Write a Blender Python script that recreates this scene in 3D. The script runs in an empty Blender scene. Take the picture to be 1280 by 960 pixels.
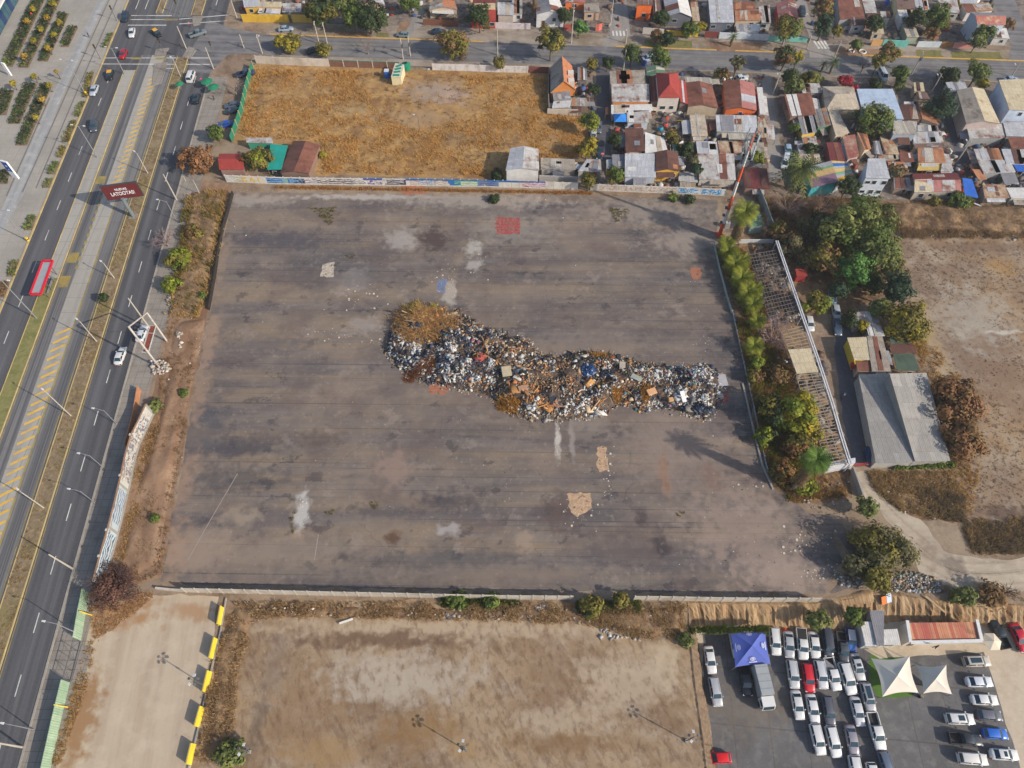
import bpy,bmesh,math,random
import numpy as np
from mathutils import Vector,Matrix
random.seed(7); RNG = np.random.default_rng(11)
SC = bpy.context.scene; COL = SC.collection
PI = math.pi
HC,FPX,TH = 118.0,888.0,math.radians(57.8)
ST,CT = math.sin(TH),math.cos(TH)
def G(px,py,z=0.0):
 x = (px-640)/FPX; y = -(py-480)/FPX
 d = Vector((x,y*ST+CT,y*CT-ST)); t = (z-HC)/d.z
 return Vector((d.x*t,d.y*t,z))
def scale_at(py,z=0.0):
 y = -(py-480)/FPX
 return FPX/((z-HC)/(y*CT-ST))
def height_of(base,top,lo=1,hi=40):
 b = G(*base); best = (9e9,5)
 for i in range(400):
  h = lo+(hi-lo)*i/399; p = G(top[0],top[1],h)
  e = (p.x-b.x)**2+(p.y-b.y)**2
  if e < best[0]: best = (e,h)
 return best[1]
def c(r,g,b,k=1.0):
 f = lambda v: ((v/255)/12.92 if v/255 <= .04045 else ((v/255+.055)/1.055)**2.4)*k
 return (f(r),f(g),f(b))
class NT:
 def __init__(s,name):
  s.m = bpy.data.materials.new(name); s.m.use_nodes = True
  s.t = s.m.node_tree; s.t.nodes.clear()
  s.out = s.n('ShaderNodeOutputMaterial'); s.b = s.n('ShaderNodeBsdfPrincipled')
  s.l(s.b.outputs[0],s.out.inputs[0]); s.pos = None
 def n(s,k,**kw):
  x = s.t.nodes.new(k)
  for a,v in kw.items(): setattr(x,a,v)
  return x
 def l(s,a,b): s.t.links.new(a,b)
 def put(s,sock,v):
  if hasattr(v,'links'): s.l(v,sock)
  elif isinstance(v,tuple) and len(v) == 3 and sock.type == 'RGBA': sock.default_value = (*v,1)
  else: sock.default_value = v
 def P(s):
  if s.pos is None: s.pos = s.n('ShaderNodeNewGeometry').outputs['Position']
  return s.pos
 def UV(s): return s.n('ShaderNodeUVMap',uv_map='UVMap').outputs[0]
 def attr(s,name,out='Fac'): return s.n('ShaderNodeAttribute',attribute_name=name).outputs[out]
 def math(s,op,a,b=0.0,cl=False):
  x = s.n('ShaderNodeMath',operation=op,use_clamp=cl); s.put(x.inputs[0],a); s.put(x.inputs[1],b); return x.outputs[0]
 def vm(s,op,a,b):
  x = s.n('ShaderNodeVectorMath',operation=op); s.put(x.inputs[0],a); s.put(x.inputs[1],b)
  return x.outputs['Value'] if op in ('LENGTH','DOT_PRODUCT') else x.outputs[0]
 def lin(s,v,ax,ay):
  x = s.n('ShaderNodeCombineXYZ'); s.l(s.vm('DOT_PRODUCT',v,ax),x.inputs[0]); s.l(s.vm('DOT_PRODUCT',v,ay),x.inputs[1]); return x.outputs[0]
 def noise(s,v,sc=1.0,det=3.0,ro=.55,dist=0.0):
  x = s.n('ShaderNodeTexNoise'); s.l(v,x.inputs['Vector']); x.inputs['Scale'].default_value = sc
  x.inputs['Detail'].default_value = det; x.inputs['Roughness'].default_value = ro; x.inputs['Distortion'].default_value = dist
  return x.outputs['Fac']
 def mr(s,v,a,b,x0=0.0,x1=1.0):
  x = s.n('ShaderNodeMapRange'); s.put(x.inputs[0],v)
  for i,q in zip((1,2,3,4),(a,b,x0,x1)): x.inputs[i].default_value = q
  return x.outputs[0]
 def mix(s,f,a,b,bt='MIX'):
  x = s.n('ShaderNodeMix',data_type='RGBA',blend_type=bt); s.put(x.inputs[0],f); s.put(x.inputs[6],a); s.put(x.inputs[7],b); return x.outputs[2]
 def bump(s,h,st=.3,d=.1):
  x = s.n('ShaderNodeBump'); s.l(h,x.inputs['Height']); x.inputs['Strength'].default_value = st; x.inputs['Distance'].default_value = d
  s.l(x.outputs[0],s.b.inputs['Normal'])
 def done(s,col,rough=.9,metal=0.0,spec=None):
  s.put(s.b.inputs['Base Color'],col); s.put(s.b.inputs['Roughness'],rough); s.put(s.b.inputs['Metallic'],metal)
  if spec is not None: s.b.inputs['Specular IOR Level'].default_value = spec
  return s.m
_mats = {}
def M(name,col,rough=.85,var=.12,sc=1.5,metal=0.0,spec=None,dirt=None):
 key = (name,col,rough,var,sc,metal,dirt)
 if key in _mats: return _mats[key]
 t = NT(name); v = t.n('ShaderNodeTexCoord').outputs['Object']
 k = t.noise(v,sc,4,.6)
 cc = t.mix(t.mr(k,.3,.7),tuple(q*(1-var) for q in col),tuple(min(1,q*(1+var)) for q in col))
 if dirt: cc = t.mix(t.mr(t.noise(v,sc*.45,5,.65),.48,.68,0,dirt[1]),cc,dirt[0])
 _mats[key] = t.done(cc,rough,metal,spec); return _mats[key]
GK = {'lot_asphalt': (.93,1.5),'bare_field': (.84,1.2),'dry_field': (.78,1.4),'straw_ground': (.88,1.3),'scrub_earth': (.84,1.3),'brown_earth': (.84,1.45),'dirt_track': (.84,1.3),'dirt': (.8,1.3),'verge': (.88,1.25),'yard_ground': (.85,1.2),'cut_bank_earth': (.86,1.3),'packed_earth': (.95,1.1),'avenue_asphalt': (.95,1.2),'parking_asphalt': (1.0,1.5),'median_earth': (.9,1.3),'plaza_paving': (.95,1.3),'pavement': (.9,1.4),'street_asphalt': (.95,1.3)}
def ground(name,base,layers,rough=.92,bump=(3.0,.35,.08)):
 gk,gc = GK.get(name,(1,1)); fx = lambda q: tuple(max(.01,(b_+(v-b_)*gc)*gk) for v,b_ in zip(q,base)); layers = [tuple(fx(v) if isinstance(v,tuple) and len(v) == 3 else v for v in L) for L in layers]; t = NT(name); p = t.P(); col = tuple(v*gk for v in base); wob = None
 for L in layers:
  if L[0] == 'n':
   f = t.noise(t.lin(p,(*L[1],0),(*L[2],0)),1.0,L[7] if len(L) > 7 else 4.0,.6)
   f = t.mr(f,L[3],L[4],0,L[6]); col = t.mix(f,col,L[5])
  elif L[0] == 's':
   if wob is None:
    wob = t.n('ShaderNodeTexNoise'); t.l(p,wob.inputs['Vector']); wob.inputs['Scale'].default_value = .6; wob.inputs['Detail'].default_value = 8
    wob = t.vm('MULTIPLY',t.vm('SUBTRACT',wob.outputs['Color'],(.5,.5,.5)),(2.6,2.6,0))
   w = G(L[1],L[2]); rx = L[3]/scale_at(L[2]); ry = (w-G(L[1],L[2]-L[4])).length
   q = t.vm('MULTIPLY',t.vm('SUBTRACT',p,(w.x,w.y,0)),(1/rx,1/ry,0))
   d = t.vm('LENGTH',t.vm('ADD',q,wob),(0,0,0)); col = t.mix(t.mr(d,1.15,.45,0,L[6]),col,L[5])
  elif L[0] == 'v':
   x = t.n('ShaderNodeTexVoronoi',feature='DISTANCE_TO_EDGE'); wv = t.n('ShaderNodeTexNoise'); t.l(p,wv.inputs['Vector']); wv.inputs['Scale'].default_value = .5; wv.inputs['Detail'].default_value = 4; t.l(t.vm('ADD',p,t.vm('MULTIPLY',wv.outputs['Color'],(2.5,2.5,0))),x.inputs['Vector']); x.inputs['Scale'].default_value = L[1]
   f = t.mr(x.outputs['Distance'],L[2],0,0,L[4]); col = t.mix(t.math('MULTIPLY',f,t.mr(t.noise(p,.06,3),.45,.6)),col,L[3])
  elif L[0] == 'g':
   x = t.n('ShaderNodeTexBrick'); t.l(t.lin(p,(*L[1],0),(*L[2],0)),x.inputs['Vector']); x.offset = 0
   x.inputs['Scale'].default_value = 1; x.inputs['Mortar Size'].default_value = L[5] if len(L) > 5 else .02
   x.inputs['Brick Width'].default_value = 1; x.inputs['Row Height'].default_value = 1
   col = t.mix(t.math('MULTIPLY',x.outputs['Fac'],L[4]),col,L[3])
 t.bump(t.noise(p,bump[0],6,.65),bump[1],bump[2])
 return t.done(col,rough,0,.25)
def tag(o,label=None,cat=None,group=None,kind=None):
 if label: o['label'] = label
 if cat: o['category'] = cat
 if group: o['group'] = group
 if kind: o['kind'] = kind
 return o
def thing(name,label,cat,loc=(0,0,0),rz=0.0,group=None):
 o = bpy.data.objects.new(name,None); COL.objects.link(o); o.location = loc; o.rotation_euler = (0,0,rz)
 o.empty_display_size = .3
 return tag(o,label,cat,group)
def link(name,me,parent=None,mat=None):
 o = bpy.data.objects.new(name,me); COL.objects.link(o)
 if parent: o.parent = parent
 if mat:
  if len(me.materials) == 0: me.materials.append(mat)
  else: o.material_slots[0].link = 'OBJECT'; o.material_slots[0].material = mat
 return o
class MB:
 def __init__(s): s.v = []; s.f = []; s.mi = []; s.uv = {}
 def add(s,vs,fs,mi=0):
  k = len(s.v); s.v += [tuple(v) for v in vs]; s.f += [tuple(i+k for i in f) for f in fs]; s.mi += [mi]*len(fs); return s
 def box(s,x0,x1,y0,y1,z0,z1,mi=0,rz=0.0,at=(0,0,0)):
  vs = [(x,y,z) for z in (z0,z1) for y in (y0,y1) for x in (x0,x1)]
  if rz or at != (0,0,0):
   ca,sa = math.cos(rz),math.sin(rz); vs = [(at[0]+x*ca-y*sa,at[1]+x*sa+y*ca,at[2]+z) for x,y,z in vs]
  return s.add(vs,[(0,2,3,1),(4,5,7,6),(0,1,5,4),(2,6,7,3),(1,3,7,5),(0,4,6,2)],mi)
 def beam(s,a,b,w,h=None,mi=0):
  a = Vector(a); b = Vector(b); h = h or w; d = (b-a).normalized()
  u = d.cross(Vector((0,0,1))); u = u.normalized() if u.length > 1e-4 else Vector((1,0,0)); n = u.cross(d)
  vs = [p+u*i*w/2+n*j*h/2 for p in (a,b) for i,j in ((-1,-1),(1,-1),(1,1),(-1,1))]
  return s.add(vs,[(3,2,1,0),(4,5,6,7),(0,1,5,4),(1,2,6,5),(2,3,7,6),(3,0,4,7)],mi)
 def tube(s,pts,rs,n=6,mi=0,cap=True):
  pts = [Vector(p) for p in pts]; k = len(s.v); rings = []
  for i,p in enumerate(pts):
   d = (pts[min(i+1,len(pts)-1)]-pts[max(i-1,0)]).normalized()
   u = d.cross(Vector((.3,.2,1))); u = u.normalized() if u.length > 1e-4 else Vector((1,0,0)); w = d.cross(u)
   r = rs[i] if hasattr(rs,'__len__') else rs
   rings.append(len(s.v)); s.v += [tuple(p+(u*math.cos(2*PI*j/n)+w*math.sin(2*PI*j/n))*r) for j in range(n)]
  for a,b in zip(rings,rings[1:]):
   for j in range(n): s.f.append((a+j,a+(j+1) % n,b+(j+1) % n,b+j)); s.mi.append(mi)
  if cap:
   s.f.append(tuple(rings[0]+j for j in reversed(range(n)))); s.f.append(tuple(rings[-1]+j for j in range(n))); s.mi += [mi,mi]
  return s
 def prism(s,poly,z0,z1,mi=0):
  n = len(poly); A = sum(poly[i][0]*poly[(i+1) % n][1]-poly[(i+1) % n][0]*poly[i][1] for i in range(n))
  if A < 0: poly = list(reversed(poly))
  vs = [(p[0],p[1],z0) for p in poly]+[(p[0],p[1],z1) for p in poly]
  return s.add(vs,[tuple(reversed(range(n))),tuple(range(n,2*n))]+[(i,(i+1) % n,n+(i+1) % n,n+i) for i in range(n)],mi)
 def mesh(s,name,mats=(),smooth=False):
  me = bpy.data.meshes.new(name); me.from_pydata(s.v,[],s.f)
  for m in mats: me.materials.append(m)
  if any(s.mi): me.polygons.foreach_set('material_index',s.mi)
  if smooth: me.polygons.foreach_set('use_smooth',[True]*len(s.f))
  me.update(); return me
 def build(s,name,mats,parent=None,smooth=False):
  if not isinstance(mats,(list,tuple)): mats = [mats]
  return link(name,s.mesh(name,mats,smooth),parent)
def W(pts,z=0.0): return [G(p[0],p[1],z) for p in pts]
def ragged(poly,amp,step):
 out = []; n = len(poly)
 for i in range(n):
  a,b = poly[i],poly[(i+1) % n]; L = (b-a).length; k = max(1,int(L/step))
  nrm = Vector((-(b-a).y,(b-a).x,0)).normalized()
  for j in range(k): out.append(a+(b-a)*(j/k)+nrm*(random.gauss(0,amp) if (j or True) else 0))
 return out
def sheet(name,poly,z,mat,label=None,rag=0.0,step=1.5,hole=None):
 if rag: poly = ragged(poly,rag,step)
 bm = bmesh.new(); es = []
 for loop in [poly]+([hole] if hole else []):
  vs = [bm.verts.new((p[0],p[1],z)) for p in loop]
  es += [bm.edges.new((vs[i],vs[(i+1) % len(vs)])) for i in range(len(vs))]
 bmesh.ops.triangle_fill(bm,edges=es,use_beauty=True,normal=(0,0,1))
 for f in bm.faces:
  if f.normal.z < 0: f.normal_flip()
 me = bpy.data.meshes.new(name); bm.to_mesh(me); bm.free(); me.materials.append(mat)
 o = link(name,me); tag(o,label,kind='structure'); return o
def inside(X,Y,poly):
 r = np.zeros(X.shape,bool); n = len(poly); j = n-1
 for i in range(n):
  xi,yi,xj,yj = poly[i][0],poly[i][1],poly[j][0],poly[j][1]
  k = ((yi > Y) != (yj > Y)) & (X < (xj-xi)*(Y-yi)/((yj-yi) or 1e-9)+xi); r ^= k; j = i
 return r
def edge_dist(X,Y,poly):
 D = np.full(X.shape,1e9); n = len(poly)
 for i in range(n):
  ax,ay = poly[i][0],poly[i][1]; bx,by = poly[(i+1) % n][0]-ax,poly[(i+1) % n][1]-ay
  t = np.clip(((X-ax)*bx+(Y-ay)*by)/(bx*bx+by*by+1e-9),0,1)
  D = np.minimum(D,np.hypot(X-ax-t*bx,Y-ay-t*by))
 return D
def vnoise(X,Y,s,seed=0):
 X = X/s+seed*17.3+1000; Y = Y/s+seed*9.1+1000; xi = np.floor(X).astype(int); yi = np.floor(Y).astype(int); fx = X-xi; fy = Y-yi
 h = lambda a,b: np.modf(np.abs(np.sin(a*127.1+b*311.7+seed*74.7)*43758.5453))[0]
 fx = fx*fx*(3-2*fx); fy = fy*fy*(3-2*fy)
 return (h(xi,yi)*(1-fx)+h(xi+1,yi)*fx)*(1-fy)+(h(xi,yi+1)*(1-fx)+h(xi+1,yi+1)*fx)*fy
def rand_in(poly,n):
 P = np.array([(p[0],p[1]) for p in poly]); a,b = P.min(0),P.max(0); out = np.zeros((0,2))
 while len(out) < n:
  q = RNG.uniform(a,b,(n*2+16,2)); out = np.vstack([out,q[inside(q[:,0],q[:,1],P)]])
 return out[:n]
def relief(name,poly,step,zf,mat,kind='structure',label=None,z0=-.15,taper=2.0):
 P = np.array([(p[0],p[1]) for p in poly]); a,b = P.min(0),P.max(0)
 xs = np.arange(a[0],b[0]+step,step); ys = np.arange(a[1],b[1]+step,step); X,Y = np.meshgrid(xs,ys)
 I = inside(X,Y,P); D = edge_dist(X,Y,P); T = np.clip(D/taper,0,1); T = T*T*(3-2*T)
 Z = np.where(I,z0+T*(zf(X,Y)-z0),z0-.1); ny,nx = X.shape
 use = I.copy(); q = use[:-1,:-1] | use[1:,:-1] | use[:-1,1:] | use[1:,1:]
 X = X+RNG.normal(0,step*.12,X.shape); Y = Y+RNG.normal(0,step*.12,X.shape)
 jj,ii = np.nonzero(q); F = np.stack([jj*nx+ii,jj*nx+ii+1,(jj+1)*nx+ii+1,(jj+1)*nx+ii],1)
 me = fast_mesh(name,np.stack([X,Y,Z],-1).reshape(-1,3),F); me.materials.append(mat)
 me.polygons.foreach_set('use_smooth',[True]*len(me.polygons))
 return tag(link(name,me),label,kind=kind)
def fast_mesh(name,V,F,face_attr=None,face_col=None):
 V = np.asarray(V,np.float32); F = np.asarray(F,np.int32); k = F.shape[1]; me = bpy.data.meshes.new(name)
 me.vertices.add(len(V)); me.vertices.foreach_set('co',V.ravel())
 me.loops.add(F.size); me.loops.foreach_set('vertex_index',F.ravel())
 me.polygons.add(len(F)); me.polygons.foreach_set('loop_start',np.arange(0,F.size,k,dtype=np.int32)); me.polygons.foreach_set('loop_total',np.full(len(F),k,np.int32))
 if face_attr is not None:
  a = me.attributes.new('tint','FLOAT','FACE'); a.data.foreach_set('value',np.asarray(face_attr,np.float32))
 if face_col is not None:
  a = me.attributes.new('tone','FLOAT_COLOR','FACE'); fc = np.ones((len(F),4),np.float32); fc[:,:3] = face_col; a.data.foreach_set('color',fc.ravel())
 me.update(calc_edges=True); return me
def text_mesh(body,size,name='lettering'):
 cu = bpy.data.curves.new('t','FONT'); cu.body = body; cu.size = size; cu.align_x = 'CENTER'; cu.align_y = 'CENTER'; cu.extrude = .015; cu.offset = size*.012
 o = bpy.data.objects.new('t',cu); COL.objects.link(o); bpy.context.view_layer.update()
 me = bpy.data.meshes.new_from_object(o.evaluated_get(bpy.context.evaluated_depsgraph_get())); me.name = name
 bpy.data.objects.remove(o); return me
# ================================================================ world, sun, camera
wd = bpy.data.worlds.new('World'); SC.world = wd; wd.use_nodes = True
SUN_EL = math.radians(31); SUN_DIR = Vector((.885*math.cos(SUN_EL),-.465*math.cos(SUN_EL),math.sin(SUN_EL))).normalized()
nt = wd.node_tree; sky = nt.nodes.new('ShaderNodeTexSky'); sky.sky_type = 'NISHITA'; sky.sun_disc = False
sky.sun_elevation = SUN_EL; sky.sun_rotation = math.atan2(SUN_DIR.x,SUN_DIR.y); sky.air_density = 1.0; sky.dust_density = 2.5; sky.altitude = 500
bg = nt.nodes['Background']; nt.links.new(sky.outputs[0],bg.inputs[0]); bg.inputs[1].default_value = .13
ld = bpy.data.lights.new('sun','SUN'); ld.energy = 3.9; ld.angle = math.radians(.5); ld.color = (1,.9,.76)
lo = bpy.data.objects.new('sun',ld); COL.objects.link(lo); lo.rotation_euler = SUN_DIR.to_track_quat('Z','Y').to_euler(); lo.location = SUN_DIR*200
cd = bpy.data.cameras.new('camera'); cam = bpy.data.objects.new('camera',cd); COL.objects.link(cam)
cam.location = (0,0,HC); cam.rotation_euler = (PI/2-TH,0,0); cd.sensor_width = 36; cd.lens = FPX/1280*36; cd.clip_start = 1; cd.clip_end = 6000
SC.camera = cam; SC.view_settings.view_transform = 'Standard'; SC.view_settings.look = 'None'; SC.view_settings.exposure = .3; SC.view_settings.gamma = 1
SC.cycles.max_bounces = 5; SC.cycles.transparent_max_bounces = 4
# ================================================================ ground materials
X1,Y1 = (1,0),(0,1)
mDirt = ground('dirt',c(150,128,108),[('n',(.03,0),(0,.03),.4,.65,c(168,150,128),.8),('n',(.25,0),(0,.25),.45,.7,c(112,90,72),.7),('n',(1.6,0),(0,1.6),.55,.75,c(190,172,150),.5),('n',(2.6,.3),(-.3,2.6),.6,.72,c(82,70,58),.6)])
AV = lambda a,b: ((a,.0575*a),(0,b))     # along-avenue streak axes
mAsph = ground('avenue_asphalt',c(82,82,86),[('n',*AV(.75,.006),.42,.62,c(104,104,106),.75),('n',*AV(.35,.02),.45,.7,c(66,66,71),.6),('n',(2,0),(0,2),.5,.8,c(110,107,104),.3)],.85)
mBus = ground('bus_lane',c(112,111,112),[('n',*AV(.9,.005),.4,.6,c(78,78,82),.85),('n',*AV(2.2,.01),.45,.65,c(140,138,135),.6),('n',(.3,0),(0,.3),.5,.7,c(90,88,88),.4)])
mConc = ground('lane_concrete',c(160,156,148),[('n',*AV(.5,.02),.45,.65,c(138,134,128),.6),('n',(.8,0),(0,.8),.5,.75,c(172,168,160),.5),('g',(.2,0),(0,.25),c(120,115,110),.5)])
mMed = ground('median_earth',c(142,124,100),[('n',(.5,0),(0,.5),.42,.65,c(110,96,72),.7),('n',(1.4,0),(0,1.4),.52,.7,c(172,148,108),.7),('n',(.12,0),(0,.12),.5,.65,c(130,122,74),.5)])
mMedG = ground('median_grass',c(128,124,78),[('n',(.4,0),(0,.4),.45,.65,c(104,108,60),.8),('n',(1.5,0),(0,1.5),.5,.7,c(158,142,98),.6)])
mWalk = ground('pavement',c(150,143,134),[('n',(.3,0),(0,.3),.45,.68,c(128,120,112),.7),('g',(.7,0),(0,.7),c(110,104,98),.45,.04),('n',(1.2,0),(0,1.2),.55,.75,c(170,160,148),.5)])
mPlaza = ground('plaza_paving',c(164,158,149),[('n',(.09,0),(0,.09),.4,.65,c(144,139,132),.7),('g',(.4,.02),(-.02,.4),c(150,144,136),.5,.04),('n',(.9,0),(0,.9),.55,.75,c(182,176,166),.4)])
mPlazaG = ground('plaza_strip',c(158,158,157),[('n',*AV(.8,.01),.42,.62,c(140,140,142),.8),('n',(.5,0),(0,.5),.5,.7,c(190,189,186),.5)])
mStreet = ground('street_asphalt',c(122,120,121),[('n',(.015,.0),(.045,.75),.42,.62,c(98,97,101),.8),('n',(.25,0),(0,.25),.45,.7,c(144,141,138),.5),('n',(2,0),(0,2),.5,.8,c(90,88,88),.35)])
mAlley = ground('alley_asphalt',c(92,92,98),[('n',(.5,.03),(0,.03),.42,.65,c(78,78,84),.7),('n',(1.2,0),(0,1.2),.5,.75,c(116,113,112),.5)])
mLaneW = ground('side_street',c(146,140,134),[('n',(.4,.0),(0,.05),.42,.65,c(124,120,118),.8),('n',(1.2,0),(0,1.2),.5,.75,c(166,158,150),.5)])
mVerge = ground('verge',c(162,150,137),[('n',(.12,0),(0,.25),.42,.62,c(136,122,108),.85),('n',(.8,0),(0,.8),.5,.7,c(180,168,154),.5),('n',(.06,0),(0,.06),.52,.66,c(120,106,78),.6)])
mYard = ground('yard_ground',c(136,124,114),[('n',(.25,0),(0,.25),.42,.62,c(96,86,80),.8),('n',(1.1,0),(0,1.1),.5,.72,c(168,156,146),.7),('n',(.5,.1),(-.1,.5),.58,.7,c(90,72,58),.7)])
BR = (118,98,84)
S = 's'
lot_spots = [(S,218,690,20,40,c(150,126,106),.8),(S,228,600,16,50,c(148,124,106),.7),(S,243,510,16,40,c(146,124,106),.7),(S,258,430,14,40,c(148,126,108),.7),(S,275,330,10,50,c(146,128,112),.5),(S,320,250,50,8,c(160,148,136),.6),(S,450,246,90,4,c(170,160,150),.7),(S,543,300,22,17,c(98,84,76),.8),(S,502,300,20,16,c(162,154,146),.55),(S,592,310,12,10,c(168,160,150),.7),(S,593,332,11,8,c(168,160,150),.6),(S,562,365,9,22,c(176,166,155),.6),(S,440,352,26,16,c(148,138,130),.6),(S,455,405,26,12,c(150,140,132),.5),(S,490,585,27,22,c(142,122,108),.7),(S,378,640,11,26,c(168,162,155),.9),(S,372,668,10,8,c(150,130,110),.6),(S,490,671,12,9,c(108,88,72),.8),(S,562,661,17,8,c(166,158,152),.6),(S,655,675,13,15,c(152,134,116),.6),(S,830,592,9,26,c(140,110,86),.7),(S,825,682,12,20,c(88,78,72),.7),(S,802,645,9,12,c(92,80,74),.6),(S,890,595,14,20,c(120,98,84),.6),(S,400,548,30,14,c(104,90,80),.5),(S,300,560,60,14,c(92,84,82),.6),(S,560,625,40,14,c(90,82,80),.6),(S,350,300,60,14,c(98,90,88),.6),(S,420,350,90,10,c(100,92,88),.45),(S,250,545,40,40,c(96,90,88),.5),(S,300,600,60,18,c(88,82,80),.5),(S,850,560,70,60,c(142,126,114),.45),(S,930,660,80,60,c(150,132,118),.6),(S,980,720,60,30,c(158,140,126),.6),(S,860,300,50,20,c(158,145,132),.5),(S,800,265,90,16,c(152,138,124),.6),(S,600,250,120,10,c(160,148,136),.6),(S,730,520,30,20,c(148,136,124),.55),(S,720,430,90,16,c(138,124,112),.4),(S,640,285,60,20,c(146,136,126),.4),(S,360,690,90,22,c(140,126,112),.5),(S,250,690,40,30,c(148,130,114),.6),(S,600,715,260,14,c(132,118,106),.5),(S,700,640,30,26,c(108,92,82),.6),(S,300,645,30,12,c(150,134,116),.6),(S,640,480,160,70,c(122,108,98),.35),(S,560,700,130,12,c(100,92,86),.45),(S,780,690,60,20,c(108,96,88),.45),(S,330,430,60,10,c(108,100,96),.5),(S,715,550,4,28,c(158,148,138),.5),(S,697,547,4,22,c(186,178,168),.7),(S,480,640,60,8,c(96,88,84),.5),(S,1010,665,20,18,c(126,110,98),.4)]
mLot = ground('lot_asphalt',c(134,118,101),[('n',(.012,0),(0,.2),.4,.6,c(98,91,88),.85),('n',(.035,.004),(.0,.4),.45,.68,c(138,126,115),.6,6),('n',(.06,0),(0,1.1),.54,.74,c(98,91,87),.35,5),('n',(.12,.02),(-.02,.16),.46,.64,c(106,97,92),.5,7),('n',(.7,0),(0,.7),.5,.72,c(136,124,114),.45,6),('n',(.22,.02),(-.03,.3),.585,.62,c(92,83,78),.55,7),('n',(.16,0),(0,.2),.6,.64,c(146,132,120),.5,8),('v',.09,.008,c(88,78,72),.45),('n',(.05,0),(0,.05),.45,.65,c(138,122,108),.6),('n',(.3,0),(0,.3),.5,.7,c(118,106,98),.5,6),('n',(1.4,0),(0,1.4),.6,.78,c(166,154,142),.5),('n',(.006,0),(.03,2.2),.6,.68,c(92,84,78),.5,2),('n',(.09,.03),(-.03,.12),.5,.66,c(112,98,90),.6,6)]+lot_spots+[('n',(3.2,0),(0,3.2),.66,.74,c(84,76,70),.5)])
mTan = ground('packed_earth',c(186,170,148),[('n',*AV(.5,.03),.42,.62,c(170,152,132),.7),('n',(.3,0),(0,.3),.48,.7,c(196,182,160),.6),('n',(1.5,0),(0,1.5),.6,.75,c(158,140,120),.4),(S,150,760,50,30,c(164,126,88),.8),(S,100,900,22,60,c(150,114,78),.8),(S,240,765,30,12,c(160,122,84),.6)])
mField = ground('bare_field',c(172,148,118),[('n',(.05,0),(0,.05),.4,.62,c(142,118,94),.85),('n',(.2,.05),(-.05,.3),.45,.68,c(178,160,138),.7),('n',(.7,0),(0,.7),.5,.7,c(128,104,82),.6),('n',(.6,.4),(-.08,.12),.5,.66,c(124,100,78),.5),('n',(2.2,0),(0,2.2),.6,.75,c(186,170,148),.5),(S,500,850,110,34,c(184,170,152),.75),(S,380,880,60,50,c(152,124,94),.55),(S,560,785,260,16,c(186,166,140),.8),(S,690,850,40,60,c(146,120,94),.5),(S,480,800,120,12,c(122,98,78),.8),(S,780,850,60,40,c(190,172,148),.6),(S,700,900,60,20,c(190,172,148),.55),('n',(1.1,.3),(-.2,.5),.52,.68,c(118,94,74),.55,6),(S,580,935,18,14,c(172,142,100),.6),(S,520,915,60,24,c(150,118,80),.6),(S,700,930,80,14,c(136,106,74),.6),(S,345,830,20,40,c(136,116,98),.5),(S,322,900,10,50,c(112,98,86),.5),(S,830,830,20,30,c(196,178,152),.6),(S,400,940,60,24,c(166,136,96),.6),(S,810,785,30,14,c(120,98,78),.7)])
mStraw = ground('straw_ground',c(172,138,94),[('n',(.07,0),(0,.07),.4,.62,c(146,110,70),.85),('n',(.35,0),(0,.35),.45,.65,c(186,150,96),.8),('n',(1.1,0),(0,1.1),.5,.7,c(126,98,68),.6),(S,540,115,40,16,c(164,142,120),.9),(S,565,120,25,12,c(172,146,124),.85),(S,520,150,50,12,c(168,140,108),.6),(S,590,175,50,10,c(120,100,78),.5),(S,430,140,50,8,c(178,152,112),.5)])
mRight = ground('dry_field',c(166,138,106),[('n',(.04,0),(0,.04),.4,.62,c(146,124,104),.85),('n',(.2,0),(0,.2),.46,.68,c(182,164,142),.7),('n',(.9,0),(0,.9),.52,.66,c(116,94,74),.85),('n',(2.4,0),(0,2.4),.58,.7,c(100,84,70),.6),(S,1220,400,50,40,c(178,166,150),.6),(S,1230,310,70,8,c(132,108,88),.5),(S,1250,335,20,12,c(176,140,92),.6),(S,1250,470,50,50,c(150,124,100),.7),(S,1170,440,14,70,c(182,158,126),.6),(S,1255,415,24,3,c(196,184,168),.8),(S,1250,640,40,12,c(120,98,80),.7)])
mTrack = ground('dirt_track',c(190,176,156),[('n',(.1,0),(0,.4),.42,.62,c(168,154,138),.7),('n',(.6,0),(0,.6),.5,.7,c(202,190,170),.6),(S,1190,705,18,14,c(140,128,116),.7),(S,1160,690,12,20,c(150,134,118),.5)])
mScrub = ground('scrub_earth',c(140,114,88),[('n',(.12,0),(0,.12),.4,.62,c(112,88,68),.85),('n',(.6,0),(0,.6),.46,.68,c(172,142,104),.75),('n',(1.8,0),(0,1.8),.54,.7,c(84,68,54),.7)])
mBrown = ground('brown_earth',c(152,122,98),[('n',(.1,.02),(-.01,.05),.4,.62,c(132,102,80),.8),('n',(.5,0),(0,.3),.46,.68,c(168,140,114),.7),('n',(1.8,0),(0,1.8),.56,.7,c(112,88,70),.5)])
mDeal = ground('parking_asphalt',c(104,103,104),[('n',(.1,0),(0,.1),.42,.62,c(94,92,92),.8),('n',(.6,.3),(-.3,.6),.48,.68,c(118,116,114),.6),('n',(2.5,0),(0,2.5),.52,.72,c(84,82,82),.4),('g',(.18,-.01),(.01,.12),c(84,80,76),.4,.015),(S,940,880,60,40,c(112,104,96),.5)])
mDrive = ground('pale_drive',c(188,174,154),[('n',(.3,0),(0,.3),.45,.68,c(168,150,128),.7),('n',(1.4,0),(0,1.4),.52,.72,c(202,190,172),.5)])
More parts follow.
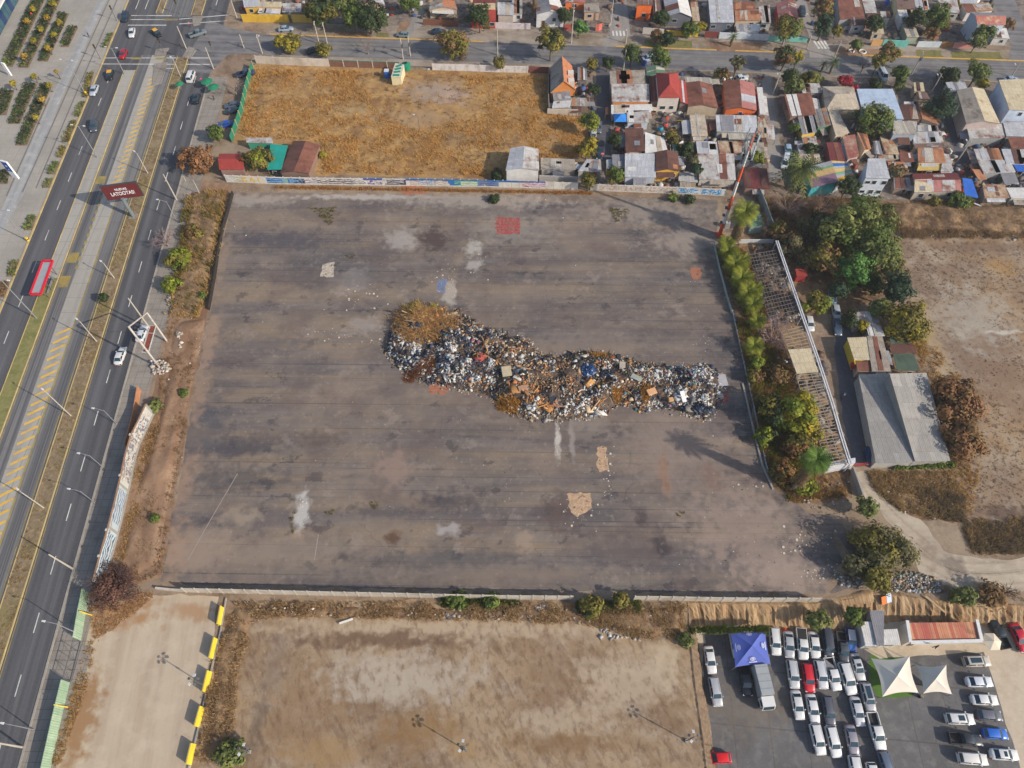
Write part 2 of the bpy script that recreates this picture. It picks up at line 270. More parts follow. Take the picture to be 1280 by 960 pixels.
mBank = ground('cut_bank_earth',c(174,146,112),[('n',(.9,.25),(.01,.05),.42,.62,c(140,112,82),.8),('n',(2.6,.7),(.02,.1),.48,.66,c(192,166,132),.7),('n',(.4,0),(0,.4),.5,.7,c(150,118,84),.6)],.95,(4,.6,.25))
# ================================================================ terrain with the dug-out dealer yard
ZD = -2.5
rim = [(860,754),(900,755),(940,755),(985,756),(1020,755),(1060,750),(1090,742),(1130,746),(1165,751),(1200,753),(1240,756),(1285,758)]
rimw = W(rim); toe = W([(868,786),(900,785),(940,785),(985,788),(1020,792),(1060,790),(1085,780),(1130,776),(1165,778),(1200,780),(1240,783),(1285,786)],ZD)
rimL = W([(862,790),(868,850),(876,905),(884,965)]); toeL = W([(872,800),(880,855),(888,908),(895,966)],ZD)
e = rimL[-1]; hole = list(rimw)+[Vector((240,rimw[-1].y,0)),Vector((240,-80,0)),Vector((e.x+4,-80,0))]+list(reversed(rimL))
B = 1400
sheet('terrain',[Vector(p) for p in ((-B,-B,0),(B,-B,0),(B,B,0),(-B,B,0))],0,mDirt,'brown bare earth around the lots',hole=hole)
def zb(p,z): return Vector((p.x,p.y,z))
sheet('yard_floor',[zb(toe[0],0)+Vector((-12,14,0)),Vector((250,60,0)),Vector((250,-90,0)),Vector((toeL[-1].x-12,-90,0))],ZD-.004,mDrive,'pale earth floor beside the car park')
def bank(name,top,bot,n,amp,label,mat=None):
 T = []; Bm = []
 for i in range(len(top)-1):
  k = max(2,int((top[i+1]-top[i]).length/.35))
  for j in range(k): T.append(top[i].lerp(top[i+1],j/k)); Bm.append(bot[i].lerp(bot[i+1],j/k))
 T.append(top[-1]); Bm.append(bot[-1]); V = []; F = []; m = n+3
 gr = [0]
 for i in range(len(T)): gr.append(gr[-1]*.55+random.gauss(0,1)*.6)
 for i,(a,b) in enumerate(zip(T,Bm)):
  d = (b-a); d.z = 0; d.normalize()
  V.append(a-d*.4+Vector((0,0,-.02)))
  for j in range(n+1):
   s = j/n; p = a.lerp(b,s+.0); p.z = a.z+(b.z-a.z)*(s**1.25)
   w = math.sin(min(s*1.1,1)*PI)*amp
   V.append(p+d*(gr[i+1]*w+random.gauss(0,.08)*amp)+Vector((0,0,random.gauss(0,.05)+(.12 if j == 0 else 0))))
  V.append(b+d*.5+Vector((0,0,-.15)))
 for i in range(len(T)-1):
  for j in range(m-1): F.append((i*m+j,i*m+j+1,(i+1)*m+j+1,(i+1)*m+j))
 me = bpy.data.meshes.new(name); me.from_pydata(V,[],F); me.materials.append(mat or mBank)
 o = link(name,me); tag(o,label,kind='structure')
 bm = bmesh.new(); bm.from_mesh(me); bmesh.ops.recalc_face_normals(bm,faces=bm.faces); bm.to_mesh(me); bm.free()
bank('cut_bank',rimw,toe,8,.55,'eroded tan earth bank above the car park')
bank('side_bank',[rimw[0]]+rimL,[toe[0]]+toeL,4,.25,'low earth edge along the car park',M('edge_earth',c(112,94,76),.95,.3,1.5))
e2 = rimL[-1]; bank('side_bank',[e2,Vector((e2.x+4,-80,0))],[toeL[-1],Vector((toeL[-1].x+4,-80,ZD))],3,.2,'low earth edge along the car park')
deal = W([(878,792),(985,797),(1060,800),(1090,812),(1226,806),(1240,845),(1258,905),(1272,945),(1290,1000)],ZD)
deal += [Vector((deal[-1].x+6,-80,0)),Vector((toeL[-1].x,-80,0)),zb(toeL[-1],0),zb(toeL[1],0)]
sheet('car_park',deal,ZD,mDeal,'dark grey paved car park of the dealer',rag=.08,step=1.5)
sheet('lawn_patch',ragged(W([(1087,818),(1120,817),(1142,850),(1144,866),(1138,871),(1098,873),(1086,850)],ZD),.05,.5),ZD+.004,ground('artificial_grass',c(84,116,48),[('n',(.6,0),(0,.6),.45,.65,c(66,98,40),.6)]),'bright green artificial lawn under the white sail')
sheet('earth_strip',W([(1080,812),(1228,803),(1232,814),(1100,823)],ZD),ZD+.008,mDrive,'tan earth strip in front of the container',rag=.1)
# ================================================================ avenue
YA,YJ0,YJ1,YB = -60,182.0,200.5,520
def AU(u,y): return Vector((u-.0575*y,y,0))
def strip(name,u0,u1,y0,y1,z,mat,label=None): return sheet(name,[AU(u0,y0),AU(u1,y0),AU(u1,y1),AU(u0,y1)],z,mat,label)
def slab(name,u0,u1,y0,y1,z,mat,label=None):
 o = MB().prism([AU(u0,y0),AU(u1,y0),AU(u1,y1),AU(u0,y1)],-.02,z).build(name,mat); return tag(o,label,kind='structure')
strip('avenue',-102.1,-71.8,YA,YB,.004,mAsph,'dark asphalt avenue running away along the lots')
strip('bus_lane',-92.4,-89.2,YA,YJ0,.008,mBus); strip('bus_lane',-85.6,-82.0,YA,YJ0,.008,mBus)
strip('bus_lane',-92.4,-82.0,YJ1,YB,.008,mBus)
strip('concrete_lane',-89.2,-85.6,YA,YJ0,.010,mConc,'pale concrete strip between the bus lanes')
mKerbY = M('kerb_yellow',c(186,164,110),.8,.2,.4,dirt=(c(160,146,120),.7)); mKerb = M('kerb_concrete',c(150,145,136),.9,.15)
mYel = M('road_yellow',c(214,170,62),.8,.15,.6,dirt=(c(160,148,124),.7)); mWht = M('road_white',c(206,204,198),.8,.12,.6,dirt=(c(120,118,116),.8))
mYelOld = M('road_yellow_worn',c(150,132,72),.85,.2,.8,dirt=(c(104,102,98),.9))
for (a,b,y0,y1,mt,lb) in ((-82.0,-79.0,YA,YJ0-1,mMed,'earth median with dry weeds and lamps'),(-82.0,-79.0,YJ1+1,YB,mMed,None),(-95.3,-92.4,YA,101,mMedG,'grassy median between road and bus lane'),(-95.3,-92.4,101.3,YJ0-7,mConc,'concrete platform along the bus stop'),(-92.4,-90.6,YJ1+2,YB,mMed,None)):
 slab('median',a,b,y0,y1,.12,mt,lb)
 for k in (a,b): slab('kerb',k-.09,k+.09,y0-.1,y1+.1,.16,mKerbY)
slab('kerb',-71.9,-71.6,YA,172,.14,mKerb); slab('kerb',-102.3,-101.9,YA,YB,.15,mKerbY)
strip('pavement',-71.6,-66.6,YA,172,.012,mWalk,'grey pavement beside the avenue')
# painted markings
def lines(name,segs,w,mat,z=.014,along=None):
 b = MB()
 for a,q in segs:
  d = (q-a).normalized(); n = Vector((-d.y,d.x,0))*w/2
  b.add([(p.x,p.y,z) for p in (a-n,q-n,q+n,a+n)],[(0,1,2,3)])
 o = b.build(name,mat); return tag(o,kind='structure')
dash = []
for u in (-98.6,-75.4):
 y = -30
 while y < 170: dash.append((AU(u,y),AU(u,y+3.2))); y += 9.5
lines('lane_dashes',dash,.17,mWht)
lines('lane_lines',[(AU(-98.9,YJ1+4),AU(-98.9,330)),(AU(-96.1,YJ1+4),AU(-96.1,330)),(AU(-75.6,YJ1+6),AU(-75.6,300))],.2,mWht)
lines('edge_line',[(AU(-85.6,YA),AU(-85.6,YJ0-2))],.35,mYelOld); lines('edge_line',[(AU(-92.0,YA),AU(-92.0,YJ0-3)),(AU(-79.2+.6,YA),AU(-79.2+.6,YJ0-3)),(AU(-82.6,YA),AU(-82.6,YJ0-3))],.16,mYelOld,.0145)
hat = []; y = -20
while y < 88: hat.append((AU(-88.7,y-.9),AU(-86.0,y+.9))); y += 2.1
lines('hatching',hat,.5,mYel,.016)
hat = []; y = 128
while y < 172: hat.append((AU(-87.8,y-.5),AU(-86.1,y+.7))); y += 1.8
lines('hatching',hat,.5,mYel,.016)
hat = []; y = 104
while y < 127: hat.append((AU(-89.3,y),AU(-89.3,y+1.2))); y += 2.4
lines('stop_dashes',hat,.6,mYelOld,.016)
for py,w in ((225,2.6),(322,3.0),(352,3.2)):
 q = G(105-(py-225)*.16,py); u = -90.9; lines('stop_box',[(AU(u,q.y-w/2),AU(u,q.y+w/2))],2.2,mYelOld,.0165)
for (p,q,w) in (((130,72.5),(262,72.5),.28),((128,80),(262,80.5),.28),((164,19.5),(215,19.5),.3),((163,24.5),(214,24.5),.3),((224,24),(288,18.5),.3),((224,30),(284,26),.3),((160,31.5),(208,31.5),.35),((200,85.5),(219,85.5),.3)):
 lines('crossing_line',[(G(*p),G(*q))],w,mWht,.018)
for (p,q) in (((205,24.5),(222,24.5)),((165,73),(177,73)),((194,73),(208,73)),((228,73),(236,73))): lines('crossing_line',[(G(*p),G(*q))],.9,mYelOld,.020)
# traffic island noses
for pl in ([(193,80),(210,78),(202,104),(190,108)],[(240,21),(254,20),(250,31),(242,33)],[(195,62),(212,60),(206,70),(193,71)],[(236,58),(246,62),(238,74),(228,71)]):
 o = MB().prism(W(pl),-.02,.13).build('traffic_island',mWalk); tag(o,'small paved island at the junction',kind='structure')
# ================================================================ cross street, pavements, plaza
def SX(x,v): return Vector((x,v-.06*x,0))
sheet('street',[SX(-74,178.3),SX(420,178.3),SX(420,187.6),SX(-74,187.6)],.0065,mStreet,'grey cross street past the houses')
sheet('street',W([(236,90),(262,92),(285,68),(322,66),(324,41),(290,36),(262,25),(240,60)]),.0062,mStreet,'worn junction mouth of the cross street')
sheet('verge',[SX(-70,187.6),SX(420,187.6),SX(420,198.6),SX(-66,198.6)],.004,mVerge,'dusty verge and footpath before the house fronts')
for x0,x1 in ((-69,-8),(8,15),(29,57),(62,78),(97,150)): tag(MB().prism([SX(x0,187.5),SX(x1,187.5),SX(x1,187.9),SX(x0,187.9)],0,.14).build('kerb',M('kerb_orange',c(198,156,78),.85,.2)),'yellow painted kerb',kind='structure')
sheet('verge',[SX(-72,175.5),SX(420,175.5),SX(420,178.3),SX(-70,178.3)],.0045,mVerge)
lines('centre_line',[(SX(-60,183),SX(200,183))],.14,mYelOld,.014)
mGr = ground('verge_grass',c(116,112,68),[('n',(.5,0),(0,.5),.45,.65,c(92,94,52),.8),('n',(1.2,0),(0,1.2),.52,.7,c(146,126,88),.7)])
for pl in ([(806,49),(864,51),(864,61),(806,59)],[(1145,62),(1177,63),(1179,74),(1147,73)],[(1188,64),(1250,65),(1254,76),(1191,75)],[(470,41),(486,41),(486,46),(470,46)]): sheet('grass_verge',W(pl),.009,mGr,'patchy grass verge by the street',rag=.15,step=1)
for pl in ([(878,51),(953,54),(953,65),(895,64)],[(1040,60),(1128,62),(1128,72),(1046,70)],[(500,27),(516,27),(505,40),(495,44)],[(420,40),(465,40),(465,47),(415,46)]): sheet('bare_verge',W(pl),.008,mBrown,'bare brown verge by the street',rag=.15,step=1)
sheet('plaza',[AU(-102.3,YA),AU(-102.3,YB),Vector((-420,YB,0)),Vector((-420,YA,0))],.005,mPlaza,'pale paved plaza with planted beds')
sheet('plaza_strip',W([(123,0),(133,0),(78,120),(31,240),(0,296),(-30,360),(-50,360),(-12,290),(12,240),(65,120)]),.010,mPlazaG,'grey paved strip crossing the plaza')
for a,b in (((148,-4),(98,110)),((138,-4),(86,110)),((86,110),(28,240)),((98,110),(45,235)),((62,122),(8,245))): lines('paving_joint',[(G(*a),G(*b))],.35,M('joint_dark',c(112,108,104),.9),.0125)
# side streets among the houses
for nm,pl,mt,lb in (('side_street',[(745,84),(762,84),(764,202),(754,202),(746,196)],mAlley,'dark narrow lane between the houses'),('side_street',[(764,-6),(783,-6),(788,44),(760,58),(752,56),(762,40)],mLaneW,'pale side street going up between houses'),('side_street',[(952,94),(963,94),(972,160),(982,222),(962,226),(956,150)],mLaneW,'lane beside the rusty roofs'),('side_street',[(990,-8),(1005,-8),(1018,40),(1048,72),(1012,72),(1012,46)],mLaneW,'side street with a crossing at its mouth'),('side_street',[(1166,96),(1178,98),(1205,150),(1230,200),(1244,222),(1210,226),(1196,196),(1180,150),(1168,128)],mAlley,'dark diagonal lane between tin roofs'),('side_street',[(1238,-8),(1266,-8),(1290,60),(1290,78),(1262,78),(1262,52)],mStreet,'street at the corner of the pink roofed house'),('side_street',[(516,8),(530,8),(532,28),(510,46),(505,46),(514,26)],mLaneW,'short lane beside the yellow wall')):
 sheet(nm,W(pl),.0085,mt,lb,rag=.06,step=2)
bars = [(G(1017.5+i*4.2,51),G(1024+i*4.2,61)) for i in range(4)]
lines('crossing_bars',bars,.6,mWht,.015); lines('crossing_bars',[(G(766+i*4.5,38.5),G(767+i*4.5,45)) for i in range(4)],.5,mWht,.015)
# residential yards
for pl in ([(300,-8),(1330,-8),(1330,62),(1000,54),(640,36),(300,27)],[(762,84),(955,92),(962,226),(870,240),(640,226),(640,205),(752,206),(764,205)],[(966,96),(1170,98),(1210,224),(1235,250),(1100,250),(985,242)],[(1180,100),(1330,106),(1330,256),(1235,250),(1236,205)],[(686,84),(742,84),(745,142),(686,144)]): sheet('house_yards',W(pl),.007,mYard,'dusty yards between the houses',rag=.1,step=3)
mChalk0 = M('faint_mark',c(150,140,132),.9,.1)
# ================================================================ the big empty lot
lines('floor_mark',[(G(235,700),G(262,652)),(G(262,652),G(297,592)),(G(393,700),G(398,668))],.14,mChalk0,.0165)
lot = W([(292,240),(400,242),(520,243),(640,243),(760,245),(898,250),(897,300),(915,380),(934,465),(950,555),(966,610),(1000,632),(1040,660),(1052,700),(1030,742),(880,741),(640,738),(400,734),(250,731),(203,727),(214,650),(228,585),(240,510),(256,425),(272,340),(284,275)])
sheet('empty_lot',lot,.010,mLot,'wide empty lot of worn grey asphalt with stains and seams',rag=.22,step=1.2)
def alpha_mat(name,col,lo_,hi_,sc=2.2,a=.22):
 lo_,hi_ = .3,.75
 t = NT(name); m = t.done(col,.95,0,.1); t.put(t.b.inputs['Alpha'],t.mr(t.noise(t.P(),sc,5,.65),lo_,hi_,0,a)); return m
def track(name,pts,w,mat,z=.02,gauge=1.6,label=None):
 'pair of worn wheel lines or a single path along a smooth curve'
 P = [G(*p) for p in pts]; S_ = []
 for i in range(len(P)-1):
  p0,p1,p2,p3 = P[max(0,i-1)],P[i],P[i+1],P[min(len(P)-1,i+2)]
  for j in range(8): u = j/8; S_.append(.5*((2*p1)+(p2-p0)*u+(2*p0-5*p1+4*p2-p3)*u*u+(3*p1-p0-3*p2+p3)*u**3))
 S_.append(P[-1]); b = MB()
 for g in ((-gauge/2,gauge/2) if gauge else (0,)):
  V = []
  for i,p in enumerate(S_):
   d = (S_[min(i+1,len(S_)-1)]-S_[max(i-1,0)]).normalized(); n = Vector((-d.y,d.x,0)); k = w*random.uniform(.7,1.2)/2; V += [(p+n*(g-k)).to_tuple()[:2]+(z,),(p+n*(g+k)).to_tuple()[:2]+(z,)]
  b.add(V,[(2*i,2*i+2,2*i+3,2*i+1) for i in range(len(S_)-1)])
 tag(b.build(name,mat),label,kind='structure')
mTrD = alpha_mat('track_dark',c(92,76,62),.4,.6); mTrL = alpha_mat('track_pale',c(190,168,140),.42,.6); mTrG = alpha_mat('track_grey',c(84,76,72),.42,.62)
for pl in ([(372,950),(376,915),(390,885),(408,868)],[(392,955),(398,915),(414,882),(438,862)]): track('tyre_track',pl,.3,mTrL,.024,1.7)
for pl,w,mt,g in (([(425,350),(440,370),(462,385),(486,396)],1.2,mTrL,0),([(418,402),(440,408),(470,428),(482,430)],1.0,mTrL,0),([(583,300),(570,330),(560,372)],2.2,mTrL,0)): track('tyre_track',pl,w,mt,.014,g)
for pl,w in (([(480,105),(490,130),(485,152),(440,164),(400,158),(366,145),(358,128),(368,118)],.7),([(700,168),(660,152),(610,140),(580,130)],.6),([(712,180),(660,168),(600,158),(540,160)],.6)): track('footpath',pl,w,alpha_mat('path_pale',c(186,160,124),.3,.5),.5,0)
for pl,w in (([(1290,318),(1220,322),(1160,330),(1140,380),(1170,470),(1230,560),(1215,640)],.5),([(1290,500),(1240,480),(1180,420),(1150,360)],.4)): track('tyre_track',pl,w,mTrL,.02,1.7)
for pl in ([(1285,706),(1200,708),(1150,676),(1105,635),(1078,598)],[(1285,722),(1200,722),(1140,690)]): track('tyre_track',pl,.5,alpha_mat('track_brown',c(140,122,104),.4,.6),.022,1.7)
def worn(name,a_,b_,grid=0):
 t = NT(name); p = t.P(); col = t.mix(t.mr(t.noise(p,1.6,5,.65),.42,.66),a_,b_)
 if grid:
  x = t.n('ShaderNodeTexBrick'); t.l(p,x.inputs['Vector']); x.offset = 0; x.inputs['Scale'].default_value = 1; x.inputs['Mortar Size'].default_value = .05; x.inputs['Brick Width'].default_value = grid; x.inputs['Row Height'].default_value = grid; col = t.mix(t.math('MULTIPLY',x.outputs['Fac'],.6),col,b_)
 m = t.done(col,.9,0,.2); t.put(t.b.inputs['Alpha'],t.mr(t.noise(p,1.1,6,.7),.36,.44)); return m
mTileR = worn('tile_red',c(150,62,60),c(150,110,102),.9); mTileO = worn('tile_orange',c(166,92,64),c(146,120,102),.7); mTileB = worn('tile_blue',c(92,112,150),c(130,130,136),.8); mTileP = worn('screed_pink',c(190,156,124),c(150,130,112)); mChalk = M('pale_screed',c(196,184,168),.9,.15,1)
for pl,mt,lb in (([(619,272),(650,272),(650,293),(621,293)],mTileR,'square of red floor tiles on the lot'),([(536,478),(562,478),(562,488),(552,494),(538,493)],mTileO,'brick red tile patch at the foot of the rubbish'),([(502,232.5),(532,233),(534,242),(503,243.5)],mTileO,'orange tile patch below the painted wall'),([(547,349),(558,349),(557,366),(546,366)],mTileB,'small blue floor patch on the lot'),([(863,335),(876,335),(877,348),(866,350)],mTileO,'faded orange floor patch by the right fence'),([(746,560),(757,558),(762,588),(748,590)],mTileP,'narrow pink screed strip on the lot'),([(708,616),(738,616),(739,634),(722,646),(712,640)],mTileP,'square pink screed patch on the lot'),([(403,330),(419,327),(417,346),(401,346)],worn('screed_pale',c(186,174,158),c(150,138,126)),'pale square screed patch on the lot'),([(889,491),(911,491),(910,502),(890,504)],mTileR,'dull red patch beside the rubbish heap')):
 sheet('floor_patch',W(pl),.016,mt,lb,rag=.14,step=.6)
b = MB()
for px,py,sx,sy,n in ((415,415,25,12,22),(470,428,20,4,14),(450,370,30,22,30),(590,320,15,20,18),(560,352,9,20,16),(760,590,6,30,26),(725,640,18,14,30),(697,546,3,20,16),(378,640,8,22,16),(905,370,12,8,10),(940,610,30,12,12),(1000,680,30,16,40),(1035,715,30,14,50),(880,430,14,8,10),(636,250,90,3,20),(548,352,10,14,12)):
 for _ in range(n):
  p = G(random.gauss(px,sx*.6),random.gauss(py,sy*.6)); r = random.uniform(.04,.14)*random.choice((1,1,2)); a = random.random()*PI; k = random.uniform(.4,1)
  b.prism([(p.x+math.cos(a+t)*r*(1 if i % 2 else k),p.y+math.sin(a+t)*r*(k if i % 2 else 1)) for i,t in enumerate((0,1.2,2.3,3.5,4.9))],.01,.02+r*.25)
tag(b.build('broken_screed',mChalk),'pale broken concrete crumbs strewn over the lot','rubble',kind='stuff')
# ================================================================ neighbouring grounds
def pz(*pl): return W(pl)
sheet('straw_field',pz((318,80),(420,84),(560,88),(690,92),(690,135),(735,148),(738,195),(650,206),(640,224),(400,219),(335,190),(292,178),(300,130)),.006,mStraw,'fenced field of dry yellow grass',rag=.2)
sheet('packed_yard',pz((112,745),(165,742),(272,746),(266,800),(250,880),(236,975),(222,1060),(30,1060),(70,960),(92,880)),.006,mTan,'pale packed earth yard behind the green sheet fence',rag=.15)
sheet('bare_field',pz((272,752),(400,750),(640,754),(862,756),(866,850),(884,960),(900,1060),(222,1060),(240,950),(262,820)),.0055,mField,'bare scraped earth field',rag=.2)
sheet('dry_field',pz((1120,262),(1400,262),(1400,690),(1210,690),(1195,640),(1215,560),(1150,440),(1130,330)),.0055,mRight,'dry brown field of short dead weeds',rag=.4)
sheet('scrub_ground',pz((945,246),(1100,246),(1330,256),(1330,306),(1125,300),(1125,360),(1050,395),(1010,395),(962,300)),.005,mScrub,'littered scrub ground below the tin houses',rag=.4)
sheet('scrub_ground',pz((900,300),(960,290),(1062,590),(1066,625),(985,632),(966,608),(950,555),(934,465),(914,375)),.005,mScrub,'overgrown strip along the lot fence',rag=.3)
sheet('scrub_ground',pz((1085,588),(1190,588),(1215,640),(1190,655),(1125,640),(1092,612)),.006,mScrub,'weedy ground below the long shed',rag=.3)
sheet('dirt_track',pz((1068,590),(1082,588),(1100,622),(1150,650),(1180,690),(1215,698),(1400,694),(1400,738),(1190,738),(1150,715),(1120,660),(1085,630)),.008,mTrack,'pale dirt track bending past the trees',rag=.25)
sheet('shed_lane',pz((1040,395),(1062,392),(1068,440),(1076,500),(1094,582),(1066,584),(1050,500)),.0065,mAlley,'dark lane between the beam frame and the long shed',rag=.15)
sheet('roadside_earth',pz((250,225),(290,232),(280,275),(268,345),(252,425),(237,510),(224,590),(202,722),(150,735),(128,735),(152,650),(178,540),(205,440),(215,380),(232,280)),.0052,mBrown,'brown eroded earth between pavement and lot',rag=.2)
relief('earth_mounds',pz((236,238),(286,236),(282,272),(262,370),(250,400),(205,400),(222,330)),.5,lambda X,Y: .15+.8*vnoise(X,Y,3.2,1)+.4*vnoise(X,Y,1.1,2),mScrub,label='lumpy weedy mound by the pavement')
relief('earth_mounds',pz((214,400),(262,395),(250,460),(236,520),(222,600),(205,700),(160,735),(150,690),(168,610),(196,520),(206,470)),.5,lambda X,Y: -.05+.85*vnoise(X+Y*.06,Y*.35,2.0,3)*vnoise(X,Y,6,9)+.3*vnoise(X+Y*.06,Y*.25,.9,4),mBrown,label='rutted brown earth beside the graffiti wall')
relief('earth_mounds',pz((288,752),(560,756),(858,756),(860,800),(800,800),(740,782),(560,778),(320,775),(300,830),(290,940),(250,960),(262,830)),.45,lambda X,Y: .1+.6*vnoise(X,Y,2.5,5)+.3*vnoise(X,Y,.8,6),mScrub,label='weedy earth ridge below the lot wall')
relief('earth_mounds',pz((990,632),(1050,640),(1090,700),(1100,735),(1020,752),(1060,700),(1040,670)),.5,lambda X,Y: -.05+.5*vnoise(X,Y,2.2,7),mLot,label='rough earth at the lot corner')
relief('earth_mounds',pz((960,736),(1020,748),(1070,735),(1100,735),(1090,752),(1040,758),(985,757)),.4,lambda X,Y: .2+1.0*vnoise(X,Y,3,8)+.3*vnoise(X,Y,.9,9),mBank,label='tan spoil mound at the lot corner')
relief('earth_mounds',pz((1100,252),(1330,258),(1330,298),(1200,296),(1120,292)),.6,lambda X,Y: .1+.8*vnoise(X,Y,3.2,12)+.5*vnoise(X,Y,1.3,13)+.35*vnoise(X,Y,.7,14),mScrub,label='littered weedy mounds below the tin houses')
relief('field_relief',pz((320,92),(680,96),(690,140),(730,152),(730,192),(640,205),(632,218),(405,214),(400,180),(310,172)),.7,lambda X,Y: .0+.35*vnoise(X,Y,3.5,21)+.2*vnoise(X,Y,1.2,22),mStraw,label='uneven dry yellow grass field')
# ================================================================ thin air haze round the whole scene
hz = MB().box(-1450,1450,-1450,1450,-4.5,160).mesh('haze'); hm_ = bpy.data.materials.new('haze_air'); hm_.use_nodes = True; hn = hm_.node_tree; hn.nodes.clear()
ho = hn.nodes.new('ShaderNodeOutputMaterial'); hv = hn.nodes.new('ShaderNodeVolumePrincipled'); hv.inputs['Color'].default_value = (.88,.9,.94,1); hv.inputs['Density'].default_value = .0002; hv.inputs['Anisotropy'].default_value = .2
hn.links.new(hv.outputs[0],ho.inputs['Volume']); hz.materials.append(hm_); tag(link('haze',hz),'thin pale haze over the town',kind='stuff')
# ================================================================ roof materials (UV: u along the eave, v down the slope, in metres)
def roofmat(name,a,b,rust=None,ra=.45,seam=(90,86,82),pw=.9,ph=2.4,rough=.75,metal=0.0,rib=.35):
 t = NT(name); uv = t.UV()
 br = t.n('ShaderNodeTexBrick'); t.l(uv,br.inputs['Vector']); br.offset = .35
 for k,v in (('Scale',1),('Mortar Size',.014),('Brick Width',pw),('Row Height',ph),('Bias',0)): br.inputs[k].default_value = v
 br.inputs['Color1'].default_value = (*a,1); br.inputs['Color2'].default_value = (*b,1); br.inputs['Mortar'].default_value = (*c(*seam),1)
 col = br.outputs['Color']; P = t.P()
 if rust is not None:
  f = t.mr(t.noise(P,.35,5,.65),ra,ra+.16); f2 = t.mr(t.noise(t.lin(P,(1.2,.2,0),(-.05,.35,0)),1,4,.6),.42,.6)
  col = t.mix(t.math('MULTIPLY',f,t.math('ADD',f2,.35,True),True),col,rust)
 col = t.mix(t.mr(t.noise(P,1.1,5,.65),.35,.7),t.mix(.22,col,(0.02,.018,.016)),col)
 w = t.n('ShaderNodeTexWave',wave_type='BANDS',bands_direction='X'); t.l(uv,w.inputs['Vector']); w.inputs['Scale'].default_value = .95
 col = t.mix(t.math('MULTIPLY',w.outputs['Fac'],rib*.5),col,tuple(q*.62 for q in b))
 t.bump(w.outputs['Fac'],rib,.05)
 return t.done(col,rough,metal,.3)
RU = c(124,78,58)
R = {
'zinc': roofmat('zinc_sheet',c(176,178,184),c(202,204,208),RU,.62),
'zincd': roofmat('grey_sheet',c(130,130,136),c(156,156,162),RU,.6),
'zincr': roofmat('zinc_sheet_rusting',c(178,176,174),c(206,203,198),RU,.47),
'rust': roofmat('rusty_sheet',c(122,76,62),c(150,98,80),c(96,60,50),.5),
'rustd': roofmat('dark_rusty_sheet',c(96,66,58),c(118,78,66),c(70,50,46),.5),
'rusto': roofmat('orange_rusty_sheet',c(172,116,82),c(192,140,104),c(128,76,54),.48),
'red': roofmat('red_painted_sheet',c(158,62,56),c(168,68,60),c(120,54,48),.68,seam=(110,48,44),pw=.55),
'redd': roofmat('dark_red_sheet',c(112,52,52),c(128,60,58),c(90,46,44),.6),
'pink': roofmat('faded_red_sheet',c(172,112,106),c(186,128,120),c(140,84,76),.52),
'redr': roofmat('worn_red_sheet',c(178,100,88),c(190,130,112),c(206,178,150),.46),
'tile': roofmat('orange_clay_tile',c(186,112,74),c(206,138,96),c(130,90,70),.55,pw=.3,ph=.4),
'fibre': roofmat('fibre_cement',c(188,174,154),c(204,190,170),c(150,134,118),.5),
'fibred': roofmat('stained_fibre_cement',c(160,150,138),c(178,167,153),c(120,108,98),.48),
'cream': roofmat('cream_sheet',c(200,186,154),c(212,198,168),c(160,130,96),.55),
'white': roofmat('white_sheet',c(212,210,206),c(224,222,218),c(180,170,160),.58,seam=(160,158,156)),
'blue': roofmat('pale_blue_coating',c(176,194,216),c(188,204,224),c(160,176,196),.5,pw=6,ph=6,rib=0),
'green': roofmat('green_sheet',c(92,128,104),c(104,140,116),None),
'greenn': roofmat('green_shade_net',c(74,92,78),c(92,112,94),c(60,74,62),.5,pw=2,ph=2,rib=.1),
'brown': roofmat('brown_sheet',c(120,96,88),c(140,112,102),c(96,76,70),.5),
'strip': roofmat('striped_translucent_sheet',c(196,190,178),c(150,142,132),c(120,100,86),.6,pw=.5,ph=9),
'rcream': roofmat('cream_and_rust_sheet',c(198,184,156),c(170,110,80),c(132,84,62),.45,pw=1.3,ph=3),
'shg': roofmat('weathered_grey_sheet',c(150,147,142),c(168,164,158),c(140,110,92),.62,pw=1.0,ph=3.2),
'cont': roofmat('container_red_sheet',c(184,84,78),c(206,158,116),c(120,70,64),.54,seam=(120,66,58),pw=.5,ph=5),
'blueT': roofmat('blue_tarpaulin',c(34,96,190),c(44,110,206),None,rib=.1),
'yel': roofmat('yellow_sheet',c(206,176,96),c(216,188,110),c(170,140,80),.6),
}
def wallmat(rgb,name=None): return M(name or 'wall_paint',c(*rgb),.9,.1,.8,dirt=(tuple(q*.62 for q in c(*rgb)),.5))
mPane = M('window_glass',c(44,54,66),.15,.1,1,0,.6); mFrameW = M('frame_white',c(206,204,198),.6,.05); mDoorB = M('door_brown',c(96,66,48),.7,.15)
def roof_face(V,F,UVs,pts,flip=False):
 k = len(V); V += [tuple(p) for p in pts]; F.append(tuple(range(k,k+len(pts))))
 o = pts[0]; u = (pts[1]-pts[0]).normalized(); n = (pts[1]-pts[0]).cross(pts[-1]-pts[0]).normalized(); v = n.cross(u)
 UVs.append([((p-o).dot(u)+o.x*.37,(p-o).dot(v)+o.y*.21) for p in pts])
